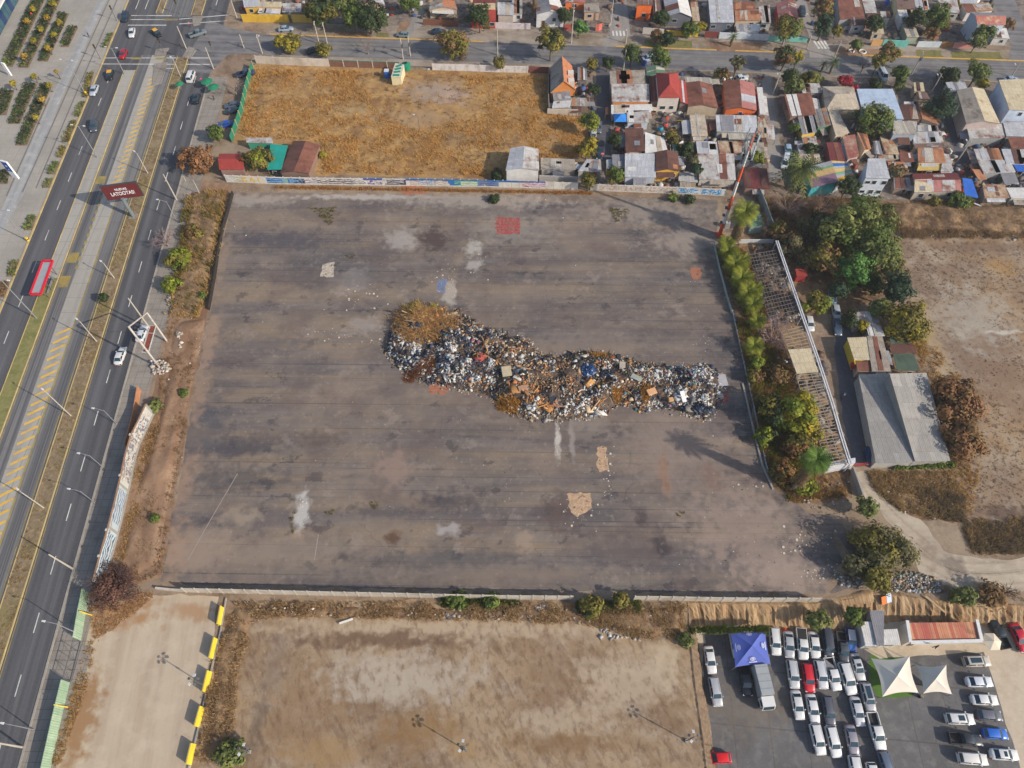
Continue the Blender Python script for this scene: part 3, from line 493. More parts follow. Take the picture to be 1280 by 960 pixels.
def roof_obj(name,faces,mats,parent,thick=.1,mi=None):
 V = []; F = []; U = []
 for p in faces: roof_face(V,F,U,p)
 nV = len(V)
 if thick:                                                   # underside and edges
  for q in list(F):
   pass
 me = bpy.data.meshes.new(name); me.from_pydata(V,[],F); ul = me.uv_layers.new(name='UVMap'); i = 0
 for p,uu in zip(me.polygons,U):
  for j,li in enumerate(p.loop_indices): ul.data[li].uv = uu[j]
 if not isinstance(mats,list): mats = [mats]
 for m in mats: me.materials.append(m)
 if mi: me.polygons.foreach_set('material_index',mi)
 if thick:
  bm = bmesh.new(); bm.from_mesh(me); bmesh.ops.remove_doubles(bm,verts=bm.verts,dist=.002)
  for f in bm.faces:
   if f.normal.z < 0: f.normal_flip()
  bmesh.ops.solidify(bm,geom=bm.faces[:],thickness=thick); bm.to_mesh(me); bm.free()
 return link(name,me,parent)
def house(name,label,q,z,typ,rm,wc,dz=.6,win=-1,door=False,z0=0.0,cat='house',over=.22,group=None,wl=None,skip_wall=False,rm2=None,zs=None,patch=True):
 if z-z0 < 4 and not zs and z0 == 0: z = z*.88
 A = [G(p[0],p[1],zs[i] if zs else z) for i,p in enumerate(q)]; ctr = sum(A,Vector())/4
 if win == -1: win = 1 if random.random() < .45 else 0
 t = thing(name,label,cat,(ctr.x,ctr.y,z0),0,group); off = -Vector((ctr.x,ctr.y,z0))
 A = [p+off for p in A]; up = Vector((0,0,1)); zr = z-z0; ct = sum(A,Vector())/4
 m = lambda a,b: (a+b)/2
 B = []
 for p in A:
  d = p-ct; d.z = 0; B.append(p-d.normalized()*over*1.35)
 wm = wc if not isinstance(wc,tuple) else wallmat(wc)
 mb = MB(); tops = [zr-.02]*4; gables = []
 r2 = [R[rm],R[rm2 or rm]]; mi = None
 if zs: fs = [A]; tops = [p.z-.1 for p in A]
 elif typ == 'flat': fs = [A]
 elif typ == 'shed': A[2] = A[2]+up*dz; A[3] = A[3]+up*dz; fs = [A]; tops = [zr-.03,zr-.03,zr+dz-.12,zr+dz-.12]
 elif typ == 'shedn': A[0] = A[0]+up*dz; A[1] = A[1]+up*dz; fs = [A]; tops = [zr+dz-.12,zr+dz-.12,zr-.03,zr-.03]
 elif typ == 'shedl': A[0] = A[0]+up*dz; A[3] = A[3]+up*dz; fs = [A]; tops = [zr+dz-.12,zr-.03,zr-.03,zr+dz-.12]
 elif typ == 'shedr': A[1] = A[1]+up*dz; A[2] = A[2]+up*dz; fs = [A]; tops = [zr-.03,zr+dz-.12,zr+dz-.12,zr-.03]
 elif typ == 'gx':
  l = m(A[0],A[3])+up*dz; r = m(A[1],A[2])+up*dz; fs = [[A[0],A[1],r,l],[A[2],A[3],l,r]]; mi = [0,1]; gables = [(B[3],B[0]),(B[1],B[2])]
 elif typ == 'gy':
  n = m(A[0],A[1])+up*dz; f = m(A[2],A[3])+up*dz; fs = [[A[3],A[0],n,f],[A[1],A[2],f,n]]; mi = [0,1]; gables = [(B[0],B[1]),(B[2],B[3])]
 elif typ == 'hip':
  l0 = m(A[0],A[3]); r0 = m(A[1],A[2]); l = l0.lerp(r0,.3)+up*dz; r = l0.lerp(r0,.7)+up*dz
  fs = [[A[0],A[1],r,l],[A[2],A[3],l,r],[A[3],A[0],l],[A[1],A[2],r]]; mi = [0,0,1,1]
 elif typ == 'hipy':
  n0 = m(A[0],A[1]); f0 = m(A[2],A[3]); n = n0.lerp(f0,.3)+up*dz; f = n0.lerp(f0,.7)+up*dz
  fs = [[A[3],A[0],n,f],[A[1],A[2],f,n],[A[0],A[1],n],[A[2],A[3],f]]; mi = [0,1,0,1]
 vs = [(p.x,p.y,-.03) for p in B]+[(p.x,p.y,h) for p,h in zip(B,tops)]
 mb.add(vs,[(i,(i+1) % 4,4+(i+1) % 4,4+i) for i in range(4)])
 for a,b in gables:
  k = m(a,b); mb.add([(a.x,a.y,zr-.02),(b.x,b.y,zr-.02),(k.x,k.y,zr+dz-.14)],[(0,1,2)])
 if not skip_wall: mb.build('wall',wm,t)
 else:
  for p in B:
   MB().tube([(p.x,p.y,-.02),(p.x,p.y,zr-.03)],.07,6).build('post',M('post_wood',c(120,100,84),.9,.2),t)
 roof_obj('roof',fs,r2,t,.09,mi)
 # loose sheets and odd pieces lying on the roof
 if patch and name == 'tin_house':
  for _ in range(random.choice((0,1,2,3,3))):
   f = random.choice(fs)
   if len(f) != 4: continue
   u0,v0 = random.uniform(.02,.7),random.uniform(.05,.6); du,dv = random.uniform(.1,.35),random.uniform(.15,.5); u1,v1 = min(.985,u0+du),min(.985,v0+dv)
   if random.random() < .7: v0,v1 = .015,.985
   at = lambda u,v: f[0].lerp(f[1],u).lerp(f[3].lerp(f[2],u),v)+up*.05
   roof_obj('roof_patch',[[at(u0,v0),at(u1,v0),at(u1,v1),at(u0,v1)]],[R[random.choice(('rust','zinc','zincr','white','rustd','fibre','rusto','zincd','strip'))]],t,.03)
 if patch and name == 'tin_house' and sum(p[1] for p in q)/4 > 125 and z0 == 0:
  for ia,ib,pr in ((0,1,.7),(1,2,.6),(3,0,.55),(2,3,.5)):
   if random.random() > pr: continue
   s0 = random.uniform(0,.4); s1 = random.uniform(.6,1); a,b_ = B[ia].lerp(B[ib],s0),B[ia].lerp(B[ib],s1); d = (b_-a).normalized(); o = Vector((d.y,-d.x,0))*random.uniform(1.0,2.2); h1 = zr*random.uniform(.72,.88); h0 = h1*.85
   lv = lambda p,zz: Vector((p.x,p.y,zz)); lt = roof_obj('lean_to',[[lv(a+o,h0),lv(b_+o,h0),lv(b_,h1),lv(a,h1)]],[R[random.choice(('rust','zincr','zincd','zincr','fibred','rustd','fibre','zinc'))]],t,.05)
   for p in (a+o,b_+o): MB().tube([lv(p,-.02),lv(p,h0-.06)],.06,5).build('post',M('post_wood',c(120,100,84),.9,.2),lt)
 # windows and a door on the near wall, and on the sunny right wall
 for a,b,n in ((B[0],B[1],win),(B[1],B[2],wl or 0)):
  d = b-a; L = math.hypot(d.x,d.y); d = Vector((d.x,d.y,0)).normalized(); nn = Vector((d.y,-d.x,0)); ang = math.atan2(d.y,d.x)
  rows = [zr*.55] if zr < 4.2 else [1.5,4.3]
  slots = n+(1 if door else 0)
  for zc in rows:
   if zc+.7 > zr: continue
   for i in range(n):
    s = L*(i+.5+random.uniform(-.22,.22)+(1 if (door and a is B[0]) else 0))/max(1,slots if a is B[0] else n)
    if L < .9*n: continue
    o = a+d*s+nn*.03; w = min(random.uniform(.4,.7),L/(n*3.2)); hh = random.uniform(.38,.55)
    fr = MB()
    for x0,x1,y0,y1 in ((-w-.06,w+.06,-hh-.06,-hh),(-w-.06,w+.06,hh,hh+.06),(-w-.06,-w,-hh,hh),(w,w+.06,-hh,hh)): fr.box(x0,x1,-.04,.02,y0,y1)
    fo = fr.build('window',mFrameW,t); fo.location = (o.x,o.y,zc); fo.rotation_euler = (0,0,ang)
    po = MB().box(-w,w,-.012,.004,-hh,hh).build('pane',mPane,fo)
  if door and a is B[0] and L > 2.5:
   o = a+d*(L*.5/max(1,slots))+nn*.03; do = MB().box(-.45,.45,-.03,.02,0,2.0).build('door',mDoorB,t); do.location = (o.x,o.y,0); do.rotation_euler = (0,0,ang)
 return t
def wall(name,label,pts,h,th,mat,cat='wall',group=None,post=None,pmat=None,z0=0.0,world=False,cap=None,poff=0.0):
 P = [Vector(p) for p in pts] if world else [G(p[0],p[1],z0) for p in pts]
 o0 = P[0]; t = thing(name,label,cat,o0,0,group); b = MB(); V = b
 n = len(P); L = []; Rr = []
 for i,p in enumerate(P):
  d = (P[min(i+1,n-1)]-P[max(i-1,0)]); d.z = 0; d.normalize(); k = Vector((-d.y,d.x,0))*th/2; L.append(p+k-o0); Rr.append(p-k-o0)
 vs = []
 for l,r in zip(L,Rr): vs += [(l.x,l.y,-.03),(r.x,r.y,-.03),(r.x,r.y,h),(l.x,l.y,h)]
 fs = [(0,1,2,3),(4*n-1,4*n-2,4*n-3,4*n-4)]
 for i in range(n-1):
  a = 4*i; fs += [(a+j,a+4+j,a+4+(j+1) % 4,a+(j+1) % 4) for j in range(4)]
 b.add(vs,fs); me = b.mesh('panel',[mat]); bm = bmesh.new(); bm.from_mesh(me); bmesh.ops.recalc_face_normals(bm,faces=bm.faces)
 uvl = bm.loops.layers.uv.new('UVMap'); run = [0]
 for i in range(n-1): run.append(run[-1]+(P[i+1]-P[i]).length)
 for f in bm.faces:
  for lp in f.loops: lp[uvl].uv = (run[min(lp.vert.index//4,n-1)],lp.vert.co.z)
 bm.to_mesh(me); bm.free(); link('panel',me,t)
 if cap:
  for i in range(n-1): MB().beam(P[i]-o0+Vector((0,0,h+.03)),P[i+1]-o0+Vector((0,0,h+.03)),th+.06,.08).build('coping',cap,t)
 if post:
  pm = MB().box(-.11,.11,-.11,.11,-.03,h+.12).mesh('post',[pmat or mat])
  s = 0.0
  for i in range(n-1):
   d = P[i+1]-P[i]; Ls = d.length; d.normalize(); k = Vector((d.y,-d.x,0))*poff
   while s <= Ls+.01:
    o = link('post',pm,t); q = P[i]+d*s-o0+k; o.location = (q.x,q.y,0); o.rotation_euler = (0,0,math.atan2(d.y,d.x)); s += post
   s -= Ls
 return t
# ================================================================ graffiti walls
def graffiti(name,base,paints,pan=2.0,top=None,h=2.2,dens=.5,seed=0.0):
 t = NT(name); uv = t.UV(); col = base
 x = t.n('ShaderNodeTexBrick'); t.l(uv,x.inputs['Vector']); x.offset = 0
 for k,v in (('Scale',1),('Mortar Size',.035),('Brick Width',pan),('Row Height',50)): x.inputs[k].default_value = v
 x.inputs['Color1'].default_value = (*tuple(q*.92 for q in base),1); x.inputs['Color2'].default_value = (*tuple(min(1,q*1.06) for q in base),1); x.inputs['Mortar'].default_value = (*tuple(q*.5 for q in base),1)
 col = x.outputs['Color']
 for i,(u0,u1,pc,kind) in enumerate(paints):
  sp = t.n('ShaderNodeSeparateXYZ'); t.l(uv,sp.inputs[0]); U,V = sp.outputs[0],sp.outputs[1]
  m = t.math('MULTIPLY',t.math('GREATER_THAN',U,u0),t.math('LESS_THAN',U,u1))
  m = t.math('MULTIPLY',m,t.math('MULTIPLY',t.math('GREATER_THAN',V,.16*h),t.math('LESS_THAN',V,.9*h if kind != 'top' else 9)))
  off = t.vm('ADD',uv,(seed+i*7.3,i*3.1,0))
  if kind == 'line':     # brush strokes
   w = t.n('ShaderNodeTexWave',wave_type='RINGS'); t.l(off,w.inputs['Vector']); w.inputs['Scale'].default_value = .5; w.inputs['Distortion'].default_value = 7; w.inputs['Detail'].default_value = 2; w.inputs['Detail Scale'].default_value = 1.2
   f = t.mr(w.outputs['Fac'],.62,.74)
  elif kind == 'blob': f = t.mr(t.noise(off,1.3,3,.6,1.2),.5,.53)
  elif kind == 'spk': f = t.mr(t.noise(off,1.6,2,.5,.6),.62,.65)
  elif kind == 'fill': f = t.mr(t.noise(off,.8,4,.6,.6),.36,.4)
  else: f = t.math('GREATER_THAN',V,.78*h)
  col = t.mix(t.math('MULTIPLY',f,m),col,pc)
 col = t.mix(t.mr(t.noise(t.P(),.8,5,.65),.45,.7,0,.45),col,c(140,124,108))
 return t.done(col,.9,0,.2)
WH = c(206,202,194)
gN = graffiti('painted_wall_north',WH,[(0,2.3,c(170,184,196),'blob'),(2.4,5,c(170,160,90),'line'),(9.8,14.6,c(106,156,206),'fill'),(10,15,c(38,60,100),'line'),(14.2,18.6,c(106,156,206),'fill'),(13.6,15,c(150,178,120),'line'),(15,19,c(40,50,70),'blob'),(19,30,c(120,104,150),'line'),(22,31,c(90,80,76),'line'),(29,33,c(110,112,124),'line'),(33,37.5,c(36,86,150),'top'),(33,38.5,c(120,102,150),'blob'),(38.5,43,c(52,56,76),'fill'),(38.6,42.6,c(190,186,190),'line'),(43,76,c(36,98,160),'top'),(44,53,c(176,150,140),'line'),(46,50,c(130,160,190),'blob'),(53,56,c(40,110,170),'fill'),(54.5,60,c(110,190,130),'line'),(60,65,c(90,128,176),'fill'),(60.5,64.5,c(60,70,120),'line'),(70.5,76,c(150,80,130),'line'),(72,76,c(206,180,200),'blob')],2.0,h=2.1)
P0,P1 = G(284,229),G(899,246)
SEG = [G(284,227.5),G(345,230),G(440,231.5),G(540,232.5),G(640,234.5),G(722,237)]
wall('painted_wall','long graffiti covered concrete panel wall along the far edge of the lot',SEG,2.1,.14,gN,post=2.0,pmat=M('post_concrete',c(186,182,174),.9,.1),world=True,poff=-.06)
gN2 = graffiti('painted_wall_northeast',c(204,196,186),[(20.5,25.2,c(30,140,200),'fill'),(26,30.6,c(30,140,200),'fill'),(31.2,36.5,c(30,140,200),'fill'),(20.5,36.5,c(206,214,220),'blob'),(2,20,c(170,150,140),'blob')],2.0,h=2.0)
wall('painted_wall','pale panel wall with bright blue graffiti below the tin houses',[G(738,238),G(800,240.5),G(870,243),G(905,245)],2.0,.14,gN2,post=2.0,pmat=M('post_concrete',c(186,182,174),.9,.1),world=True,poff=-.06)
# the yellow letters on the left end of the wall
mLetY = M('letter_yellow',c(214,172,40),.8,.1); mLetO = M('letter_outline',c(96,84,60),.8,.1)
w0 = [o for o in SC.objects if o.name.startswith('painted_wall') and o.type == 'EMPTY'][0]
for ch,px in (('U',304),('C',306.5),('A',315.5),('L',325)):
 if ch == 'U': continue
 me = text_mesh(ch,2.0,'letter'); me.materials.append(mLetY); o = link('letter',me,w0)
 a,b = SEG[0],SEG[1]; d = (b-a).normalized(); p = G(px,224.5,1.1); s = (p-a).dot(d); q = a+d*s; q.z = 1.08
 nn = Vector((d.y,-d.x,0)); q = q+nn*.095-w0.location; o.location = (q.x,q.y,1.08); o.rotation_euler = (PI/2,0,math.atan2(d.y,d.x))
# the tall wall beside the avenue
gL = graffiti('painted_wall_west',c(146,146,140),[(0.5,16,c(186,184,178),'fill'),(3,15,c(150,60,84),'spk'),(4,15,c(196,180,70),'spk'),(2,15,c(110,112,124),'blob'),(16.5,24,c(170,182,188),'fill'),(17,23,c(90,110,140),'line'),(24.5,36,c(176,190,198),'fill'),(25,35,c(70,90,112),'line'),(36,44,c(190,202,208),'fill'),(44.5,52,c(186,176,164),'blob'),(53,62,c(60,104,130),'line'),(52,62,c(120,150,160),'blob'),(55,58,c(40,150,150),'blob')],3.4,h=4.2)
TW = [(193,517),(184,537),(175,555),(168,580),(163,605),(155,640),(147,672),(138,704),(130,735)]
tw = wall('tall_wall','tall concrete wall covered in white and blue lettering beside the avenue pavement',TW,3.7,.22,gL,cap=M('brick_coping',c(150,116,90),.9,.15))
for i in (2,4,6,7):
 q = G(*TW[i])-tw.location; MB().box(-.16,.16,-.2,.2,-.02,3.85).build('buttress',M('post_concrete',c(186,182,174),.9,.1),tw).location = (q.x-.16,q.y,0)
wall('brick_wall','low broken orange brick wall at the end of the tall graffiti wall',[(176,488),(172,512),(167,535),(160,560)],1.6,.18,M('brick_orange',c(176,122,86),.9,.2,2))
# green corrugated fences
def cormat(name,a,b,seam):
 return roofmat(name,a,b,None,seam=seam,pw=.85,ph=9,rib=.5)
mGreenF = cormat('pale_green_sheet',c(150,178,150),c(172,196,168),(100,120,104))
gf1 = wall('sheet_fence','short pale green sheet metal fence by the dark bush',[(112,741),(107,766),(101,801)],2.5,.1,mGreenF,'fence')
gf2 = wall('sheet_fence','long pale green sheet metal fence below the open gateway',[(87,853),(76,900),(63,960),(50,1020)],2.5,.1,mGreenF,'fence')
mYp = M('pole_yellow',c(222,184,50),.7,.1)
for f,p,q in ((gf1,(99,764),(115,769)),(gf2,(67,881),(85,884))):
 a = G(p[0],p[1],2.6)-f.location; b = G(q[0],q[1],.1)-f.location
 MB().tube([a,b],.09,8).build('brace',mYp,f)
for k,zz in ((0,.6),(.5,1.4),(1,2.2)): pass
gt = thing('yard_gate','open steel lattice gate frame at the yard entrance','gate',G(96,826)); b = MB()
a0,a1 = G(101,802)-gt.location,G(88,852)-gt.location
for z in (.1,2.3): b.beam(a0+Vector((0,0,z)),a1+Vector((0,0,z)),.07)
for i in range(5):
 p = a0.lerp(a1,i/4); b.beam(p,p+Vector((0,0,2.3)),.06)
 if i < 4: q = a0.lerp(a1,(i+1)/4); b.beam(p+Vector((0,0,2.3 if i % 2 else .1)),q+Vector((0,0,.1 if i % 2 else 2.3)),.04)
b.build('bars',M('steel_dark',c(84,84,88),.6,.1),gt)
tag(MB().prism(W([(102,806),(115,808),(106,851),(90,852)]),0,.08).build('gate_apron',mWalk),'pale concrete apron inside the yard gate',kind='structure')
# wall on the near side of the lot
mPan = M('panel_concrete',c(186,178,166),.9,.12,.7,dirt=(c(140,124,106),.6))
wall('panel_wall','long white panel wall with posts along the near edge of the lot',[(233,740),(300,741.5),(400,744),(500,746),(560,747.5),(640,749),(716,749.5)],2.1,.12,mPan,post=2.05)
wall('panel_wall','shorter white panel wall with posts above the car park bank',[(792,749.8),(818,750),(900,751.5),(960,752),(1022,752)],2.1,.12,mPan,post=2.05)
wall('panel_wall','fallen grey panel stub left of the lot gap',[(196,736),(214,738),(232,739)],.7,.3,mPan)
wall('ditch_shade_wall','low near-black wall added for the ditch shadow along the left side of the lot',[(292,243),(287,262),(280,286),(274,316),(270,345),(265,372),(262,388)],1.2,.16,M('ditch_shade_dark',c(38,34,32),.95,.3))  # added wall; its near-black colour stands in for the shadow of the ditch
wall('fence','low pale green plank fence on the right edge of the lot',[(892,306),(899,338),(908,372),(914,392)],.9,.08,M('plank_greenish',c(150,160,150),.9,.15),'fence')
wall('fence','thin grey pipe fence lower on the right edge of the lot',[(915,390),(924,430),(933,470),(943,515),(952,560),(960,592)],.5,.06,M('pipe_grey',c(156,164,170),.7,.15),'fence',post=2.6)
wall('kerb_wall','low concrete kerb beside the overgrown strip',[(928,480),(940,530),(952,580),(966,612)],.25,.3,M('kerb_concrete',c(150,145,136),.9,.15))
wall('white_wall','grey block wall stub at the dirt track corner',[(1063,588),(1069,605),(1075,622)],1.5,.25,M('block_grey',c(150,146,140),.9,.15))
wall('boundary_wall','grey wall beside the transmission mast compound',[(946,243),(954,262),(961,282),(968,298)],2.3,.2,M('block_greygreen',c(128,136,130),.9,.15))
wall('boundary_wall','white low wall crossing behind the tall fan palm',[(918,304),(935,304),(966,304)],1.2,.14,M('wall_pale',c(196,198,198),.9,.1))
mBW = M('beam_white',c(198,200,204),.7,.1,dirt=(c(150,150,152),.5)); bw = thing('beam_frame','long white double beam on posts beside the open roof frame','beam frame',G(1010,450)); BPX = [(971,301),(985,342),(1003,394),(1022,448),(1040,503),(1052,545),(1063,580)]
for dx in (-.22,.22):
 bq = [G(*p,3.2)-bw.location+Vector((dx,0,0)) for p in BPX]
 for a,b in zip(bq,bq[1:]): MB().beam(a,b,.2,.25).build('top_beam',mBW,bw)
for i in range(len(bq)): MB().tube([(bq[i].x-.22,bq[i].y,-.05),(bq[i].x-.22,bq[i].y,3.1)],.11,8).build('post',mBW,bw)
# ================================================================ fences round the straw field
mWB = M('block_wall',c(196,186,172),.9,.12,.6,dirt=(c(150,134,118),.7))
wall('block_wall','tall pale block wall at the far left of the straw field',[(321,79),(345,80.5),(378,82),(411,83)],2.2,.18,mWB,post=5,pmat=mWB)
wall('netted_fence','brown plank fence hung with green shade net',[(412,83),(440,84),(470,85),(500,86)],1.9,.12,M('plank_brown',c(120,86,70),.9,.25),'fence',cap=M('net_green',c(18,128,108),.9,.1),post=4,pmat=mWB)
wall('block_wall','whitewashed wall with posts along the street side of the straw field',[(541,87.5),(580,88.5),(620,90),(660,91)],1.9,.16,M('whitewash',c(206,202,200),.9,.1,dirt=(c(160,140,124),.7)),post=3.2,pmat=mWB)
wall('brick_wall','dark red brick wall beside the steep roofed house',[(661,91),(672,91),(686,91.5)],1.8,.18,M('brick_dark',c(120,66,58),.9,.2))
wall('netted_fence','green netted board fence along the left side of the straw field',[(317,85),(309,112),(303,140),(290,178)],2.0,.12,M('net_green_dark',c(30,116,88),.9,.25),'fence',post=3.5,pmat=M('post_wood_pale',c(186,150,104),.9,.15))
wall('block_wall','low rubble wall below the steep roofed house',[(684,143),(703,144),(722,144)],1.7,.25,mWB)
wall('block_wall','grey block wall closing the compound by the white shed',[(674,227),(700,228),(722,229)],1.9,.2,M('block_grey2',c(164,160,156),.9,.12))
wall('block_wall','side wall between the straw field and the steep roofed house',[(686,142),(685,118),(686,92)],2.0,.2,M('block_grey3',c(132,124,116),.9,.2))
# ================================================================ street fronts north of the cross street
for px,lb,col,h in ((((304,27.5),(340,28),(362,28)),'bright yellow wall with a dark doorway on the street corner',(214,172,56),2.3),(((366,28),(385,28.3),(400,28.5)),'yellow wall with faded painting next to the bushy trees',(206,172,76),2.3),(((529,31),(552,32),(573,33)),'brown plank fence in front of the white awning',(126,82,62),1.7),(((619,35),(640,36),(663,36.5)),'white wall with a pink band beside the red house',(206,196,196),1.7),(((803,42),(816,43),(829,44)),'white wall piece behind the verge bushes',(206,200,192),1.8),(((832,44),(850,45),(872,46)),'yellow wall half hidden by garden bushes',(214,176,60),1.5),(((880,46.5),(889,47),(897,47.5)),'dark red gate wall between yellow posts',(128,62,56),1.8),(((898,48),(925,49),(960,50.5)),'white and pale blue front wall of the tin houses',(200,208,216),1.8),(((960,51),(972,51.5),(1008,53)),'turquoise low wall before the red gable house',(120,190,180),1.5),(((1088,57),(1094,57.2),(1101,57.5)),'tan gate wall by the turquoise wall',(206,160,106),1.8),(((1102,57.5),(1118,58.2),(1133,59)),'bright turquoise wall along the footpath',(110,188,178),1.9),(((1145,58.5),(1160,58.8),(1174,59)),'white blue picket wall with dark gaps',(196,208,214),1.6),(((1175,59),(1182,59),(1189,59.5)),'brown wooden gate wall on the footpath',(146,106,64),1.6),(((1190,60),(1202,60.3),(1213,60.6)),'rose pink low front wall',(196,136,130),1.6),(((1232,60.5),(1246,61),(1262,62)),'low stone wall under the white terrace',(150,132,116),1.0),(((705,38),(711,38),(714,38)),'short red brick wall behind the white pole',(176,88,76),1.8),(((744,39),(748,39),(752,37)),'slanting salmon wall end by the side street',(196,106,92),2.0)):
 wall('front_wall',lb,px,h,.16,wallmat(col))
# ================================================================ the houses; rows: label, quad px (NL, NR, FR, FL), eave z, type, roof, wall rgb, options
H = lambda label,q,z,typ,rm,wc,**k: house(k.pop('name','tin_house'),label,q,z,typ,rm,wc,**k)
WB_,GY,BE,TE = (200,198,194),(150,150,150),(190,172,148),(130,112,98)
# -- behind the cross street
H('low cream house with an orange front behind the yellow wall',((320,8.5),(352,9),(352,3),(322,3)),2.8,'shed','cream',(206,150,70),dz=.2)
H('grey junk filled lean-to behind the yellow wall',((352,15),(398,15),(396,4),(354,4)),2.4,'flat','zincr',(150,132,120),over=.1)
H('white flat shed roof behind the yellow wall',((322,16),(350,17),(351,11),(324,10)),2.3,'flat','white',WB_,win=0)
H('corner kiosk with pale corrugated roof and yellow sign board',((305,9),(324,8),(324,-6),(303,-4)),3.2,'shed','zinc',(206,166,70),dz=.3,name='corner_shop',cat='shop')
H('brown tiled house half hidden behind dark street trees',((447,6),(482,8),(476,-10),(450,-8)),3.2,'gy','brown',BE,dz=1.2,rm2='brown')
H('beige and brick roofed house behind the white awning',((536,13),(572,12),(568,1),(538,2)),2.8,'gy','fibred',BE,dz=.9,rm2='tile')
H('white sagging awning roof above the brown plank fence',((540,16),(568,18),(566,12),(541,12)),2.5,'flat','white',WB_,skip_wall=True,name='awning',cat='awning')
H('two storey house with red ground floor and cream upper wall',((591,3),(620,3),(619,-8),(592,-8)),5.6,'shed','redd',(206,190,160),dz=.4,win=1,name='two_storey_house')
H('lower red painted porch of the cream upper floor house',((588,26),(620,26),(620,15),(592,15)),2.7,'shed','red',(168,62,54),dz=1.2,win=2,door=True,name='porch',cat='porch')
H('grey roofed house with pink banded front wall',((622,18),(642,19),(642,4),(622,4)),3.0,'shed','zinc',(196,186,176),dz=.3)
H('narrow slatted grey roof house beside the palm trunk',((640,17),(653,17),(653,-6),(640,-6)),3.0,'flat','strip',WB_)
H('grey gabled house with white balcony and wide lean-to sides',((670,18),(706,17),(698,-4),(672,-4)),4.0,'gy','zincd',(206,206,206),dz=1.0,rm2='white',win=1,door=True)
H('brown shack with a pale beige roof sheet by the side street',((730,16),(750,16),(748,4),(730,4)),2.6,'shedn','fibred',(190,160,136),dz=.2)
H('salmon roofed shed behind the brown shack',((706,3),(732,3),(730,-6),(708,-6)),2.6,'flat','pink',(206,110,60))
H('small house with bright orange wall and white window',((796,6),(816,6),(815,-6),(797,-6)),4.6,'shed','brown',(226,108,44),dz=.3,win=1)
H('narrow long brown roof beside the orange wall house',((817,16),(828,16),(825,-6),(816,-6)),2.9,'flat','brown',(112,92,86),win=0)
H('big grey and white gabled shed with a dark front',((833,20),(865,21),(858,-8),(828,-8)),3.6,'gy','zinc',(110,112,120),dz=1.3,rm2='white',win=1)
H('long narrow rust and white roof strip next to the big gabled shed',((866,26),(875,26),(872,2),(863,2)),2.6,'flat','rcream',BE,win=0)
H('wide pale grey roof above a dark open carport',((888,28),(918,28),(915,-6),(885,-6)),3.4,'flat','zinc',(104,108,120),win=2)
H('orange rusty corrugated roof with white patches',((919,26),(952,25),(948,13),(918,14)),3.0,'shed','rusto',BE,dz=.3)
H('dark rusty roof behind the orange corrugated one',((916,12),(944,12),(943,3),(916,4)),3.2,'shed','rust',TE,dz=.3)
H('dirty white roof with black stains above the pale blue front wall',((921,39),(950,39),(950,30),(920,30)),2.7,'flat','zincr',(196,200,206))
H('small white roof at the lane corner behind the street trees',((952,28),(964,29),(962,6),(948,8)),2.7,'flat','zincr',WB_)
H('pink red gabled house behind the turquoise low wall',((973,22),(998,23),(995,2),(970,4)),3.4,'gy','pink',(170,60,52),dz=1.0,win=1,wl=2)
H('wide rusty brown house with a cream roof stripe',((1050,24),(1081,22),(1074,-8),(1046,-6)),3.4,'shed','rust',GY,dz=.3,rm2='rcream')
H('small rust red roof in front of the wide brown house',((1064,32),(1084,31),(1080,23),(1062,24)),2.8,'shed','rustd',(160,160,164),win=1)
H('patched grey roof next to the junk yard',((1082,16),(1096,16),(1092,-6),(1076,-6)),3.0,'flat','zincr',GY)
H('dark rusty lean-to with white gutter by the junk yard',((1084,22),(1114,22),(1112,15),(1084,15)),2.6,'shed','rustd',(196,196,196),dz=.2)
H('cream little shed roof behind the tan gate wall',((1090,42),(1105,42),(1104,35),(1090,35)),2.2,'flat','cream',BE)
H('house with brown tin roof and cream gable strip',((1122,11),(1145,11),(1142,-6),(1119,-6)),3.4,'flat','brown',(206,190,146),win=1)
H('long white roofed annexe beside the green street trees',((1127,28),(1143,28),(1138,10),(1121,10)),2.9,'flat','white',WB_)
H('beige flat roof with a green ledge on the footpath',((1134,46),(1149,46),(1143,30),(1128,30)),2.7,'flat','fibre',(150,160,140))
H('plain grey roof behind two round green trees',((1145,13),(1162,12),(1158,-6),(1142,-6)),3.0,'flat','zinc',GY)
H('grey roof with a pale yellow sheet at its end',((1178,15),(1200,16),(1196,-2),(1172,-2)),2.9,'flat','zincr',(180,178,170),rm2='cream')
H('small ochre yellow house at the upper right',((1200,4),(1222,4),(1220,-8),(1199,-8)),3.2,'flat','zinc',(222,166,52))
H('white roof streaked with rust beside the pink roofed house',((1208,16),(1242,13),(1236,3),(1202,5)),3.0,'flat','rcream',WB_,rm2='white')
H('tall house with worn pink red roof and pale blue side wall',((1222,31),(1257,31),(1254,16),(1212,15)),5.4,'gx','redr',(186,198,212),dz=.9,rm2='zincd',win=1,name='two_storey_house')
H('white terrace annexe with a small red awning',((1242,47),(1262,48),(1258,35),(1240,35)),2.7,'flat','white',WB_,win=1)
